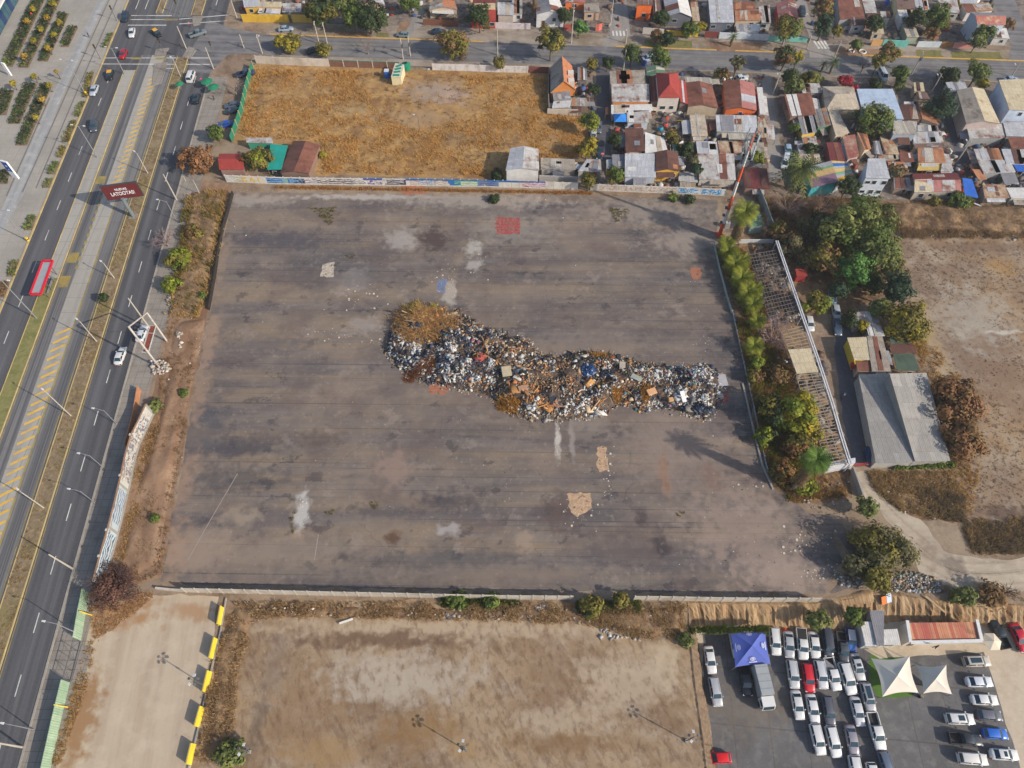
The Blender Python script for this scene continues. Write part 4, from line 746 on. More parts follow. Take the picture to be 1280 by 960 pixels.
# -- between straw field and the dark lane
H('steep house with orange clay tiles and a grey slope',((688,116),(720,112),(715,82),(688,84)),3.0,'gy','fibred',(190,120,60),dz=3.0,rm2='tile',win=1,wl=1,name='steep_roof_house')
H('low grey roof against the steep tiled house',((692,125),(714,125),(712,112),(690,112)),2.8,'flat','zincd',(160,150,140))
H('half collapsed white shed roof below the steep tiled house',((690,135),(712,136),(714,126),(692,126)),2.2,'shedr','white',(170,150,130),dz=.5)
H('small brown patched shed by the lane bushes',((712,132),(736,133),(734,124),(714,122)),2.2,'flat','fibred',(130,110,96))
H('tiny grey hut beside the steep tiled house',((722,100),(734,100),(733,84),(722,84)),2.0,'flat','zincd',(120,112,110),win=0)
H('white shed with grey gabled roof at the lot wall',((632,213),(674,213),(673,186),(638,185)),4.2,'gy','zinc',(206,204,200),dz=.7,rm2='zincr',win=0,name='shed',cat='shed')
H('low walled grey yard house next to the white shed',((676,212),(720,212),(718,199),(676,197)),2.1,'flat','fibred',(164,160,156),win=1)
H('small grey shed at the end of the compound by the lane',((722,214),(752,214),(751,199),(733,199)),2.6,'flat','zincr',(170,166,160))
# -- block right of the dark lane
H('large pale tin roof with a beige upper strip',((763,105),(808,104),(806,87),(762,89)),3.2,'flat','fibred',(186,180,172))
H('wide light grey roof stained with rust beside the lane',((765,127),(812,127),(811,106),(764,106)),3.2,'shed','zincr',(206,140,90),dz=.3)
H('white stepped roof below the wide light grey one',((764,142),(816,138),(815,130),(764,131)),2.6,'flat','white',WB_)
H('bluish white shack with a green patch',((784,153),(811,153),(811,138),(783,138)),2.6,'flat','zincr',(196,206,216),rm2='zincr')
H('red hip roofed house with white upstairs windows',((823,122),(850,122),(848,91),(820,91)),4.6,'hipy','red',(200,192,182),dz=1.7,win=2,name='red_house')
H('dark red lean-to along the left of the red hip roofed house',((814,128),(824,128),(822,96),(811,96)),3.0,'shedr','redd',TE,dz=.7,win=0)
H('bright red lean-to along the right of the red hip roofed house',((850,130),(860,130),(857,102),(848,102)),3.0,'shedl','red',TE,dz=.7,win=0)
H('small green roofed house behind the red hip roof',((808,95),(832,92),(830,83),(808,84)),3.4,'gy','green',(96,130,104),dz=.5,win=0)
H('rust brown gabled house beside the red one',((860,133),(898,135),(890,106),(857,103)),3.0,'gy','rust',BE,dz=.8,rm2='rust')
H('striped light sheet awning behind the rust brown gable',((857,104),(901,105),(897,97),(855,96)),2.5,'flat','strip',(150,140,134),skip_wall=True,name='carport',cat='carport')
H('reddish rusty gabled house by the lane with a bright right slope',((907,137),(946,138),(943,104),(904,101)),3.0,'gy','rust',(216,110,54),dz=.8,rm2='pink')
H('thin white roof strip on the lane side of the reddish gable',((950,142),(957,142),(953,109),(946,109)),2.8,'flat','white',WB_,win=0)
H('roofless beige walled ruin with broken rooms',((865,170),(885,170),(881,143),(862,143)),2.3,'flat','fibre',(200,180,152),win=0)
H('long pale grey corrugated roof with a white awning',((896,164),(947,166),(945,146),(894,145)),3.0,'shed','zinc',GY,dz=.4)
H('striped white awning in front of the long pale grey roof',((911,174),(940,174),(936,165),(910,165)),2.4,'flat','strip',WB_,skip_wall=True,name='awning',cat='awning')
H('cream scrap roof at the lane edge',((948,172),(960,172),(958,148),(947,148)),2.5,'flat','rcream',BE)
H('dark brown rust roof block next to a bright white roof',((782,190),(806,190),(804,160),(781,160)),3.2,'shedn','rustd',(150,110,90),dz=.3)
H('bright white slanted roof in the middle of the block',((806,193),(835,190),(830,172),(806,167)),2.9,'shedl','white',WB_,dz=.5,win=0)
H('grey narrow roof by the lane end',((766,210),(781,210),(780,193),(765,193)),2.6,'flat','zincd',GY)
H('pale two level house with small dark windows by the painted wall',((781,221),(820,222),(818,193),(781,193)),3.2,'shed','zinc',(190,196,206),dz=.3)
H('small rust topped house with yellow front above the blue graffiti',((820,214),(850,214),(847,190),(819,190)),3.6,'gy','rustd',(212,166,66),dz=.7,rm2='rustd',win=3)
H('pale lean-to with white tarp beside the yellow front house',((848,226),(872,228),(872,217),(849,215)),2.0,'flat','zincr',BE)
H('green sheet roofed hut next to the bright white roof',((838,193),(848,193),(848,181),(837,181)),2.4,'flat','green',(30,130,110),win=0)
H('grey flat house with a lighter front terrace',((872,193),(898,193),(896,177),(870,176)),3.0,'flat','zinc',(176,172,168))
H('wide grey roofed compound behind the mast',((874,224),(920,225),(917,193),(872,193)),2.7,'shed','zincr',(190,184,176),dz=.3)
H('cream scrap terrace roof by the transmission mast',((900,192),(930,192),(927,177),(897,177)),2.4,'flat','rcream',BE)
H('wine red roof behind the mast top',((932,234),(962,236),(958,212),(928,211)),2.9,'shed','redd',(150,120,110),dz=.4)
H('pale yard roof between the mast and the lane',((932,203),(956,203),(955,178),(932,178)),2.4,'flat','fibred',GY)
# -- block between the lane and the diagonal lane
H('broad rusty roof with cream corner at the lane',((988,146),(1020,143),(1014,116),(980,118)),3.0,'flat','rust',(140,110,96),rm2='rust')
H('beige hipped house behind the red bougainvillea',((1032,138),(1076,137),(1067,108),(1028,108)),3.2,'hip','fibre',BE,dz=1.2,rm2='fibred')
H('pale blue flat roofed house with a raised parapet',((1080,147),(1130,149),(1116,111),(1071,111)),3.6,'flat','blue',(180,196,220),win=1,name='flat_roof_house')
H('dark grey corrugated roof with a skylight sheet',((1003,168),(1021,165),(1016,143),(997,145)),2.7,'flat','zincd',(206,176,80))
H('taupe left slope house above the green fascia',((1023,160),(1038,158),(1032,136),(1016,138)),2.9,'shedr','fibred',(70,130,100),dz=.5)
H('long beige sheet roof running down to the striped one',((1044,172),(1062,166),(1047,138),(1033,136)),2.9,'shedl','fibre',BE,dz=.5)
H('white fronted hut under the palm row',((1004,182),(1022,180),(1020,170),(1003,172)),2.3,'flat','zincr',(212,206,196))
H('two tone rust and rose roofed house',((1060,199),(1073,197),(1068,170),(1053,170)),3.4,'shedr','redr',(190,180,176),dz=.5)
H('bright orange rust slope beside the two tone roof',((1080,190),(1089,186),(1084,168),(1070,168)),3.2,'shedl','rusto',BE,dz=.6)
H('dark wine red long roof',((1039,205),(1058,205),(1050,178),(1033,178)),3.0,'flat','redd',(130,70,66))
H('beige and rust cottage behind the striped roof',((1000,205),(1027,203),(1024,192),(998,193)),2.8,'flat','fibre',BE,rm2='rust')
H('grey flat shed with pale tarp behind the bougainvillea house',((1010,195),(1000,195),(996,180),(1008,178)),2.2,'flat','zincr',GY,win=0)
H('white two storey house with three small windows',((1082,222),(1113,223),(1106,198),(1085,198)),5.8,'flat','zinc',(196,206,218),win=3,wl=1,name='two_storey_house')
H('dark brown rust roof beside the pale blue flat roof',((1128,149),(1151,151),(1146,132),(1125,130)),3.0,'shedr','rustd',TE,dz=.4)
H('brown roof with orange rust corner by the diagonal lane',((1152,150),(1174,156),(1162,138),(1147,134)),3.0,'shedl','rusto',(196,180,160),dz=.4,rm2='rust')
H('white low roof behind the brown rust roof',((1130,134),(1150,134),(1148,127),(1130,127)),3.0,'flat','white',WB_)
H('tall box with a striped translucent roof',((1116,168),(1146,168),(1145,152),(1117,151)),4.4,'flat','strip',(150,160,172),win=1)
H('dull grey roof right of the striped box',((1146,164),(1174,164),(1172,157),(1146,156)),3.2,'flat','zincd',(196,200,206))
H('light grey sheet roof above the rust and cream one',((1142,179),(1177,178),(1173,165),(1141,165)),3.0,'flat','zinc',GY)
H('rust and cream roof with two yellow awnings',((1148,203),(1182,203),(1178,187),(1146,186)),3.0,'shed','rusto',BE,dz=.4,rm2='rcream')
H('narrow brown ridge sheet behind the rust and cream roof',((1144,186),(1180,184),(1180,179),(1142,180)),3.3,'flat','brown',BE)
H('pair of yellow awnings over a small front yard',((1146,213),(1178,213),(1178,204),(1149,204)),2.3,'flat','yel',BE,skip_wall=True,name='awning',cat='awning')
H('patchwork rust and white roof in the middle of the block',((1107,192),(1124,193),(1118,172),(1100,170)),2.9,'flat','rcream',BE)
H('grey fence like wall roof strip next to the orange rust slope',((1094,192),(1104,194),(1099,176),(1092,176)),2.8,'flat','zincd',GY,win=0)
H('brown rust little roof by the patchwork one',((1126,202),(1143,202),(1140,190),(1124,190)),2.6,'flat','rust',TE)
H('tan flat rust sheets below the patchwork roof',((1110,211),(1132,211),(1130,202),(1110,202)),2.5,'flat','rusto',TE)
H('long low house half cream half rose with a wine red back slope',((1144,240),(1202,239),(1196,216),(1140,217)),2.8,'gx','pink',(170,160,150),dz=.7,rm2='redd',win=2)
H('cream end section of the long rose roof',((1143,240),(1165,240),(1163,226),(1142,227)),2.95,'shed','cream',(170,160,150),dz=.6,win=1)
H('small white house by the yellow awnings',((1176,214),(1192,214),(1186,193),(1179,193)),2.6,'flat','zincr',(196,206,220))
H('little cream roofed hut before the head of the diagonal lane',((1143,114),(1156,114),(1154,103),(1142,103)),2.6,'flat','cream',BE)
H('brown sheet roof under the dark tree of the diagonal lane',((1146,124),(1163,124),(1158,115),(1145,115)),2.5,'flat','brown',BE)
H('patched roof in the court beside the bougainvillea house',((1003,116),(1028,116),(1024,104),(1000,104)),2.5,'flat','zincr',GY)
H('tan low roof behind the white two storey house',((1098,198),(1128,199),(1126,192),(1098,192)),2.4,'flat','fibred',BE)
H('rust sheet shelter in the yard left of the long rose roof',((1118,236),(1140,236),(1137,222),(1117,222)),2.2,'flat','zincd',TE)
# -- right of the diagonal lane
H('big grey warehouse with a cream right slope',((1208,155),(1250,154),(1230,111),(1196,113)),4.2,'gy','fibred',(176,160,156),dz=.8,rm2='cream',win=1,name='warehouse',cat='warehouse')
H('grey flat shed at the head of the diagonal lane',((1188,115),(1210,112),(1205,100),(1182,103)),3.4,'flat','zinc',GY)
H('tall white warehouse with pale blue side wall at the right edge',((1262,137),(1312,139),(1296,100),(1247,102)),5.6,'shed','cream',(190,202,220),dz=.5,win=2,name='warehouse',cat='warehouse')
H('rust speckled grey roof along the diagonal lane',((1212,173),(1256,172),(1252,155),(1208,156)),3.0,'flat','zincr',GY,rm2='rust')
H('pale grey roof with green plants at the right edge',((1258,170),(1300,171),(1296,152),(1254,153)),3.0,'flat','zinc',GY)
H('brown rust roof right of the junk yard',((1264,185),(1300,185),(1296,173),(1259,173)),2.9,'shed','rust',TE,dz=.3)
H('grey patched roof with a white skylight',((1222,200),(1254,200),(1248,185),(1217,186)),2.8,'flat','zincr',GY,rm2='white')
H('bluish grey roof at the right edge',((1258,205),(1300,206),(1296,187),(1252,186)),2.8,'flat','zinc',(176,186,200))
H('long rust streaked grey roof above the frame shed',((1230,217),(1270,215),(1262,200),(1222,200)),2.7,'flat','zincr',GY,rm2='rust')
H('orange rust awning at the end of the diagonal lane',((1222,226),(1234,224),(1226,212),(1214,213)),2.4,'shedl','rusto',TE,dz=.4,skip_wall=True,name='awning',cat='awning')
H('cream and rust flat roof beside the blue tarp',((1231,247),(1262,247),(1256,231),(1228,230)),2.5,'flat','rcream',(150,140,130),win=0)
H('white flat roof at the right edge above the rubble',((1264,247),(1306,249),(1296,235),(1258,235)),2.5,'flat','white',WB_,win=0)
H('small dark framed shelter with glass panels',((1256,230),(1274,229),(1268,214),(1250,216)),2.4,'flat','zincd',GY,skip_wall=True,name='shelter',cat='shelter')
H('tarpaulin shelter in bright blue at the end of the rose roof',((1205,247),(1223,247),(1215,224),(1202,224)),2.5,'shedl','blueT',TE,dz=.4,skip_wall=True,name='tarp_shelter',cat='shelter')
H('small bright blue tarpaulin roof at the right edge',((1272,214),(1300,215),(1296,204),(1266,205)),2.6,'flat','blueT',TE,skip_wall=True,name='tarp_shelter',cat='shelter')
# -- striped roof
RSTR = []
for i,(a,nm) in enumerate(((c(170,172,176),'s0'),(c(120,170,130),'s1'),(c(212,180,120),'s2'),(c(150,118,136),'s3'),(c(214,166,48),'s4'),(c(48,106,176),'s5'))):
 R['st%d' % i] = roofmat('striped_sheet',a,tuple(q*.92 for q in a),None,pw=1.1,ph=9)
def striped(label,q,z,bands,wc,dz,right):
 A = [G(p[0],p[1],z) for p in q]; ct = sum(A,Vector())/4; t = thing('striped_house',label,'house',(ct.x,ct.y,0)); off = -Vector((ct.x,ct.y,0)); A = [p+off for p in A]
 for i in ((0,3) if right else (1,2)): A[i] = A[i]+Vector((0,0,dz))
 fs = []; mi = []
 for k,(b0,b1,m) in enumerate(bands):
  l0,l1 = A[0].lerp(A[3],b0),A[0].lerp(A[3],b1); r0,r1 = A[1].lerp(A[2],b0),A[1].lerp(A[2],b1); fs.append([l0,r0,r1,l1]); mi.append(m)
 roof_obj('roof',fs,[R['st%d' % i] for i in range(6)],t,.08,mi)
 b = MB(); Bq = []
 for p in A:
  d = p-sum(A,Vector())/4; d.z = 0; Bq.append(p-d.normalized()*.3)
 b.add([(p.x,p.y,-.03) for p in Bq]+[(p.x,p.y,p.z-.1) for p in Bq],[(i,(i+1) % 4,4+(i+1) % 4,4+i) for i in range(4)]); b.build('wall',wallmat(wc),t); return t
striped('house roof half of mauve, cream, green and grey stripes near the date palm',((1014,235),(1046,230),(1038,204),(1007,209)),3.0,((0,.42,3),(.42,.7,2),(.7,.8,1),(.8,1,0)),(60,170,180),.8,False)
striped('house roof half of blue, yellow and white stripes beside the mauve one',((1046,230),(1068,219),(1059,202),(1038,204)),3.0,((0,.15,4),(.15,.3,0),(.3,.42,1),(.42,.6,2),(.6,.72,0),(.72,.88,5),(.88,1,2)),(150,170,180),.8,True)
# -- right middle ground
H('long lower grey shed roof lying along the dark lane',((1095,579),(1143,578),(1112,467),(1073,468)),3,'flat','shg',(170,166,160),zs=(2.6,2.8,2.8,2.6),win=0,name='long_shed',cat='shed')
H('higher right half of the long grey shed with tree shadows',((1144,577),(1188,576),(1158,466),(1112,467)),5.2,'flat','shg',(150,146,140),zs=(3.0,2.6,4.4,5.6),win=0,name='long_shed',cat='shed')
H('pale square shop roof with a yellow sign edge by the dark lane',((1068,450),(1093,450),(1085,421),(1059,422)),3.0,'flat','cream',(206,180,60),name='shop',cat='shop')
H('grey flat roof between the pale shop and the green net',((1090,464),(1114,464),(1103,420),(1084,420)),3.1,'flat','fibred',GY,win=0)
H('low grey roof with rusty strips behind the pale shop',((1086,420),(1106,420),(1100,404),(1082,404)),3.0,'flat','zincr',GY,win=0)
H('rusty front awning between the shop and the long shed',((1072,464),(1097,463),(1095,451),(1070,452)),2.8,'flat','rust',BE,win=0,name='awning',cat='awning')
H('white roofed hut with a rusty back edge among the trees',((1070,408),(1092,404),(1087,389),(1063,390)),2.8,'flat','zincr',(170,160,150),win=0,rm2='rust')
H('green shade net canopy right of the grey shop roofs',((1122,463),(1150,463),(1142,442),(1116,442)),2.6,'flat','greenn',TE,skip_wall=True,name='shade_canopy',cat='canopy')
H('dull green net canopy under the olive yellow tree',((1114,430),(1138,428),(1132,416),(1110,416)),2.6,'flat','greenn',TE,skip_wall=True,name='shade_canopy',cat='canopy')
H('rusty slatted roof strip between the two green canopies',((1116,442),(1146,441),(1140,429),(1112,430)),2.7,'flat','rustd',TE,skip_wall=True,name='shade_canopy',cat='canopy')
H('light green roofed cabin behind the tall fan palm',((938,283),(956,282),(951,268),(940,268)),2.8,'flat','green',(150,170,160),win=0,name='cabin',cat='cabin')
H('small red roofed hut under the brown trees',((996,345),(1010,345),(1008,336),(994,336)),2.4,'flat','red',(160,50,50),win=0,name='hut',cat='hut')
# -- by the avenue
H('bright red roofed kiosk at the end of the graffiti wall',((274,212),(305,212),(306,192),(274,192)),3.0,'gx','red',(150,120,108),dz=.8,name='kiosk',cat='kiosk')
H('collapsed brown rusty roof with loose planks',((350,216),(386,217),(400,181),(366,176)),2.8,'gy','rustd',(130,106,92),dz=.6,rm2='rust',win=0,name='ruined_shed',cat='shed')
H('turquoise shade cloth stretched beside the collapsed roof',((334,212),(352,213),(360,183),(338,180)),2.5,'shedr','green',TE,dz=.3,skip_wall=True,name='shade_cloth',cat='canopy')
H('long grey roof strip behind the round green tree',((308,178),(341,179),(340,172),(307,172)),2.4,'flat','zincr',(60,150,126),win=0,name='shed',cat='shed')
for o in SC.objects:
 if o.get('label','').startswith('turquoise shade cloth'):
  for ch in o.children:
   if ch.name.startswith('roof'):
    for sl in ch.material_slots: sl.link = 'OBJECT'; sl.material = M('net_turquoise',c(20,150,136),.85,.12,.6)
# dormers on the steep roof
sr = [o for o in SC.objects if o.get('label','').startswith('steep house')][0]
for px,py in ((714.5,92),(715,102)):
 q = G(px,py,4.4)-Vector((sr.location.x,sr.location.y,0)); b = MB().box(-1.0,.5,-.8,.8,-.9,.5)
 d = b.build('dormer',wallmat((206,196,186)),sr); d.location = q
 MB().box(.503,.52,-.5,.5,-.5,.3).build('pane',mPane,d)
# white building with glass front, upper left corner
t = thing('glass_building','white roofed building with a blue green glass front at the plaza','building',G(10,20)); o0 = t.location
a,b_ = G(27,-4)-o0,G(-14,74)-o0; d = (b_-a).normalized(); n = Vector((d.y,-d.x,0)); n = n if n.x < 0 else -n
MB().prism([a+n*.4,b_+n*.4,b_+n*40,a+n*40],-.02,4.2).build('wall',M('wall_white',c(206,206,204),.8,.06),t)
MB().prism([a-n*.4,b_-n*.4,b_+n*40,a+n*40],4.2,4.7).build('roof',M('roof_white',c(214,212,208),.8,.06),t)
L = (b_-a).length; k = int(L/2.2)
for i in range(k):
 p,q = a+d*(i*2.2+.08),a+d*(i*2.2+2.1); MB().prism([p-n*.02,q-n*.02,q+n*.3,p+n*.3],.3,4.1).build('glass_panel',M('facade_glass',c(60,96,112) if i % 3 else c(36,60,104),.12,.15,.3,.2,.6),t)
# residual clutter in the yards
def clutter(name,label,polys,n,cols,smin=.3,smax=1.6,hmax=1.0,z=0.0):
 V = []; F = []; Cc = []
 for pl in polys:
  P = W(pl,z); pts = rand_in(P,n)
  for x,y in pts:
   sx,sy = RNG.uniform(smin,smax,2)*.5; h = RNG.uniform(.1,hmax); a = RNG.uniform(0,PI); ca,sa = math.cos(a),math.sin(a); k = len(V); tz = RNG.normal(0,.12)
   for zz in (0,h):
    for ux,uy in ((-sx,-sy),(sx,-sy),(sx,sy),(-sx,sy)): V.append((x+ux*ca-uy*sa,y+ux*sa+uy*ca,z+zz+(tz*ux if zz else -.02)))
   F += [(k+4,k+5,k+6,k+7),(k,k+1,k+5,k+4),(k+1,k+2,k+6,k+5),(k+2,k+3,k+7,k+6),(k+3,k,k+4,k+7)]
   cc = cols[RNG.integers(len(cols))]; f = RNG.uniform(.75,1.2); Cc += [tuple(min(1,q*f) for q in cc)]*5
 me = fast_mesh(name,V,F,face_col=Cc); me.materials.append(mTone); return tag(link(name,me),label,kind='stuff')
_t = NT('mixed_scraps'); _col = _t.mix(_t.mr(_t.noise(_t.P(),2.5,4,.6),.35,.7,0,.3),_t.attr('tone','Color'),(.09,.075,.06)); mTone = _t.done(_col,.8,0,.3)
SCR = [c(150,140,130),c(110,90,76),c(96,92,96),c(180,172,164),c(130,84,66),c(76,72,76),c(60,84,130),c(176,150,116),c(64,62,66),c(206,204,200),c(90,110,96),c(160,70,60)]
clutter('yard_scraps','scrap and belongings lying in the yards between the tin houses',[((766,140),(862,140),(866,235),(766,230)),((866,140),(958,150),(960,235),(870,238)),((985,120),(1070,112),(1140,240),(1000,238)),((1130,130),(1172,140),(1235,240),(1140,240)),((1196,160),(1280,160),(1290,246),(1238,246))],150,SCR)
clutter('yard_scraps','scrap and belongings in the yards across the street',[((640,-4),(960,-4),(960,40),(640,30)),((960,0),(1240,0),(1240,52),(1040,46)),((300,-4),(640,-4),(640,28),(300,18)),((764,90),(955,96),(958,140),(766,140)),((688,90),(742,90),(742,140),(690,140))],110,SCR)
clutter('fallen_planks','loose planks and sheets under the open roof frame',[((940,305),(968,306),(1004,405),(960,400)),((985,440),(1026,440),(1058,575),(1030,575))],110,[c(96,88,84),c(126,116,108),c(76,72,76),c(150,140,130),c(110,84,70)],.2,2.4,.3)
clutter('scrub_litter','rubble and litter in the scrub below the tin houses',[((1110,258),(1290,262),(1290,300),(1130,296)),((962,280),(1030,300),(1010,330),(968,310))],160,[c(196,190,184),c(150,140,130),c(96,84,78),c(170,150,126),c(206,204,204),c(80,74,76)],.2,1.1,.4)
clutter('scrub_litter','white rubble along the near edge of the lot',[((640,755),(720,760),(720,775),(640,770)),((752,780),(800,782),(800,800),(750,800)),((540,766),(640,768),(640,774),(540,772))],45,[c(200,196,190),c(180,174,168),c(150,140,132)],.15,.7,.3)
# ================================================================ vehicles
mGlass = M('car_glass',c(40,62,74),.08,.1,1,0,.7); mTyre = M('tyre',c(34,34,36),.85,.1); mRim = M('rim',c(150,152,156),.35,.1,1,.7)
mLamp = M('headlamp',c(214,216,218),.15,.05); mTail = M('tail_lamp',c(150,20,20),.25,.1); mBlk = M('trim_black',c(30,30,32),.6,.1)
_pm = {}
def paint(rgb):
 if rgb not in _pm:
  t = NT('car_paint'); k = t.noise(t.P(),.8,4,.6); cc = c(*rgb)
  col = t.mix(t.mr(k,.4,.75,0,.22),cc,tuple(q*.8+.02 for q in cc)); t.b.inputs['Coat Weight'].default_value = .5; t.b.inputs['Coat Roughness'].default_value = .08
  _pm[rgb] = t.done(col,.38,.12,.5)
 return _pm[rgb]
# style: length, width, height, body stations (x, half width share, top z), cabin: base front/rear x, roof front/rear x, belt z
STY = {
'sedan': (4.5,1.8,1.46,[(-2.25,.70,.66),(-2.18,.86,.84),(-1.95,.95,.98),(-1.55,1,1.0),(-.6,1,.98),(.8,1,.96),(1.25,.99,.93),(1.8,.95,.84),(2.1,.86,.72),(2.25,.68,.58)],(1.05,-1.72,.30,-1.02,.95)),
'hatch': (4.0,1.75,1.52,[(-2.0,.74,.70),(-1.95,.9,.95),(-1.8,.97,1.02),(-1.2,1,1.02),(.7,1,.98),(1.1,.99,.95),(1.6,.94,.86),(1.88,.85,.72),(2.0,.66,.58)],(1.0,-1.86,.32,-1.42,.97)),
'suv': (4.6,1.88,1.72,[(-2.3,.78,.78),(-2.26,.92,1.05),(-2.1,.98,1.12),(-1.2,1,1.12),(.8,1,1.1),(1.2,.99,1.06),(1.85,.95,.98),(2.18,.88,.84),(2.3,.7,.66)],(1.15,-2.18,.48,-1.86,1.07)),
'pickup': (5.2,1.88,1.78,[(-2.6,.92,.95),(-2.55,.95,1.12),(-.75,1,1.14),(1.1,1,1.12),(1.5,.99,1.08),(2.15,.95,1.0),(2.5,.88,.85),(2.6,.7,.66)],(1.4,-.72,.72,-.48,1.09)),
'van': (4.9,1.85,1.95,[(-2.45,.85,.9),(-2.4,.96,1.15),(1.3,1,1.15),(1.7,.97,1.08),(2.25,.9,.92),(2.45,.72,.7)],(1.75,-2.36,1.05,-2.15,1.1)),
}
_cm = {}
def rim_loft(b,st,W2,mi=0):
 rings = []
 for x,ws,zt in st:
  w = W2*ws; zl = .26 if abs(x) < abs(st[0][0])*.9 else .34
  pr = [(-w*.94,zl),(-w,zl+.16),(-w,zt-.24),(-w*.97,zt-.1),(-w*.86,zt-.02),(-w*.4,zt+.015),(w*.4,zt+.015),(w*.86,zt-.02),(w*.97,zt-.1),(w,zt-.24),(w,zl+.16),(w*.94,zl)]
  rings.append([(x,y,z) for y,z in pr])
 n = len(rings[0]); k = len(b.v); fs = []
 for i in range(len(rings)-1):
  for j in range(n): fs.append((i*n+j,i*n+(j+1) % n,(i+1)*n+(j+1) % n,(i+1)*n+j))
 fs.append(tuple(range(n))); fs.append(tuple((len(rings)-1)*n+j for j in reversed(range(n))))
 b.add([v for r in rings for v in r],fs,mi)
def smooth_by_angle(me,ang=math.radians(38)):
 bm = bmesh.new(); bm.from_mesh(me); bmesh.ops.recalc_face_normals(bm,faces=bm.faces)
 for f in bm.faces: f.smooth = True
 for e in bm.edges: e.smooth = len(e.link_faces) == 2 and e.calc_face_angle(0) < ang
 bm.to_mesh(me); bm.free(); return me
def car_meshes(style):
 if style in _cm: return _cm[style]
 L,Wd,Hh,st,(f0,r0,f1,r1,bz) = STY[style]; w2 = Wd/2; out = {}
 b = MB()
 if style == 'pickup': rim_loft(b,[s for s in st if s[0] >= -.75],w2)
 else: rim_loft(b,st,w2)
 wb,wt = w2*.93,w2*.76
 bot = [(f0,-wb*.94,bz),(f0,wb*.94,bz),(r0,wb*.95,bz),(r0,-wb*.95,bz)]; top = [(f1,-wt*.96,Hh-.05),(f1,wt*.96,Hh-.05),(r1,wt*.96,Hh-.05),(r1,-wt*.96,Hh-.05)]
 b.add(bot+top,[(0,1,5,4),(1,2,6,5),(2,3,7,6),(3,0,4,7)])
 # crowned roof panel
 xs = [f1+.04,f1-.1,(f1+r1)/2,r1+.1,r1-.06]; V = []
 for i,x in enumerate(xs):
  e = 0 if i in (0,4) else 1
  for s in (-1,-.8,0,.8,1): V.append((x,wt*1.0*s,Hh-.055+(0 if abs(s) == 1 else .04*e+.015*(s == 0)*e)+.0))
 b.add(V,[(i*5+j,i*5+j+1,(i+1)*5+j+1,(i+1)*5+j) for i in range(4) for j in range(4)])
 if style == 'suv':
  for s in (-1,1): b.tube([(f1-.25,s*wt*.86,Hh+.03),(r1+.25,s*wt*.86,Hh+.03)],.022,5)
 out['body'] = smooth_by_angle(b.mesh('body'))
 if style == 'pickup':
  b = MB(); x0,x1 = -2.58,-.78
  b.box(x0,x1,-w2,-w2+.12,.45,1.13).box(x0,x1,w2-.12,w2,.45,1.13).box(x0-.01,x0+.09,-w2+.12,w2-.12,.5,1.12)
  out['bed'] = b.mesh('bed'); out['bed_floor'] = MB().box(x0+.09,x1,-w2+.12,w2-.12,.45,.62).mesh('bed_floor',[mBlk])
 def pane(a,q,r_,s_,inset,lift,nm):
  P = [Vector(p) for p in (a,q,r_,s_)]; ct = sum(P,Vector())/4; n = (P[1]-P[0]).cross(P[3]-P[0]).normalized()
  if n.dot(ct-Vector((0,0,bz))) < 0: n = -n
  P = [p+(ct-p)*inset+n*lift for p in P]; k = [p-n*.012 for p in P]
  return MB().add([*P,*k],[(0,1,2,3),(0,4,5,1),(1,5,6,2),(2,6,7,3),(3,7,4,0)]).mesh(nm,[mGlass])
 out['windscreen'] = pane(bot[0],bot[1],top[1],top[0],.08,.014,'windscreen')
 out['rear_window'] = pane(bot[2],bot[3],top[3],top[2],.10,.014,'rear_window')
 sw = []
 for A,Bq,Cq,D in ((bot[1],bot[2],top[2],top[1]),(bot[3],bot[0],top[0],top[3])):
  A,Bq,Cq,D = map(Vector,(A,Bq,Cq,D));
  sw += [pane(A,A.lerp(Bq,.48),D.lerp(Cq,.48),D,.09,.014,'side_window'),pane(A.lerp(Bq,.52),Bq,Cq,D.lerp(Cq,.52),.09,.014,'side_window')]
 out['side_window'] = sw
 wm = MB(); wm.tube([(0,-.1,0),(0,.1,0)],.32,14); out['wheel'] = wm.mesh('wheel',[mTyre]); rm = MB(); rm.tube([(0,-.112,0),(0,.112,0)],.19,10); out['rim'] = rm.mesh('rim',[mRim])
 out['wheels'] = [(sx*L*.31,sy*(w2-.1),.32) for sx in (1,-1) for sy in (1,-1)]
 hx = L/2; zt = st[-2][2]
 out['headlight'] = [MB().box(hx-.22,hx-.03,s*w2*.72-.17,s*w2*.72+.17,zt-.2,zt-.02).mesh('headlight',[mLamp]) for s in (1,-1)]
 zr = st[1][2]; out['tail_light'] = [MB().box(-hx-.005,-hx+.14,s*w2*.78-.14,s*w2*.78+.14,zr-.3,zr-.06).mesh('tail_light',[mTail]) for s in (1,-1)]
 out['mirror'] = [MB().box(f0-.35,f0-.18,s*(w2+.1)-.11,s*(w2+.1)+.11,bz+.02,bz+.17).mesh('mirror') for s in (1,-1)]
 out['sunroof'] = MB().box((f1+r1)/2-.05,f1-.2,-wt*.6,wt*.6,Hh,Hh+.012).mesh('sunroof',[mGlass])
 out['pano'] = MB().box(r1+.3,f1-.15,-wt*.62,wt*.62,Hh,Hh+.012).mesh('sunroof',[mGlass])
 out['cover'] = MB().box(-2.5,-.8,-w2+.1,w2-.1,1.1,1.15).mesh('bed_cover',[mBlk])
 out['slant'] = MB().add([(-.8,-w2+.12,1.16),(-2.48,-w2+.12,1.16),(-.8,w2-.12,1.16),(-.8,-w2+.12,1.12),(-2.48,-w2+.12,1.12),(-.8,w2-.12,1.12)],[(0,2,1),(3,4,5),(0,1,4,3),(1,2,5,4),(2,0,3,5)]).mesh('bed_cover',[M('cover_grey',c(120,120,124),.7,.1)])
 _cm[style] = out; return out
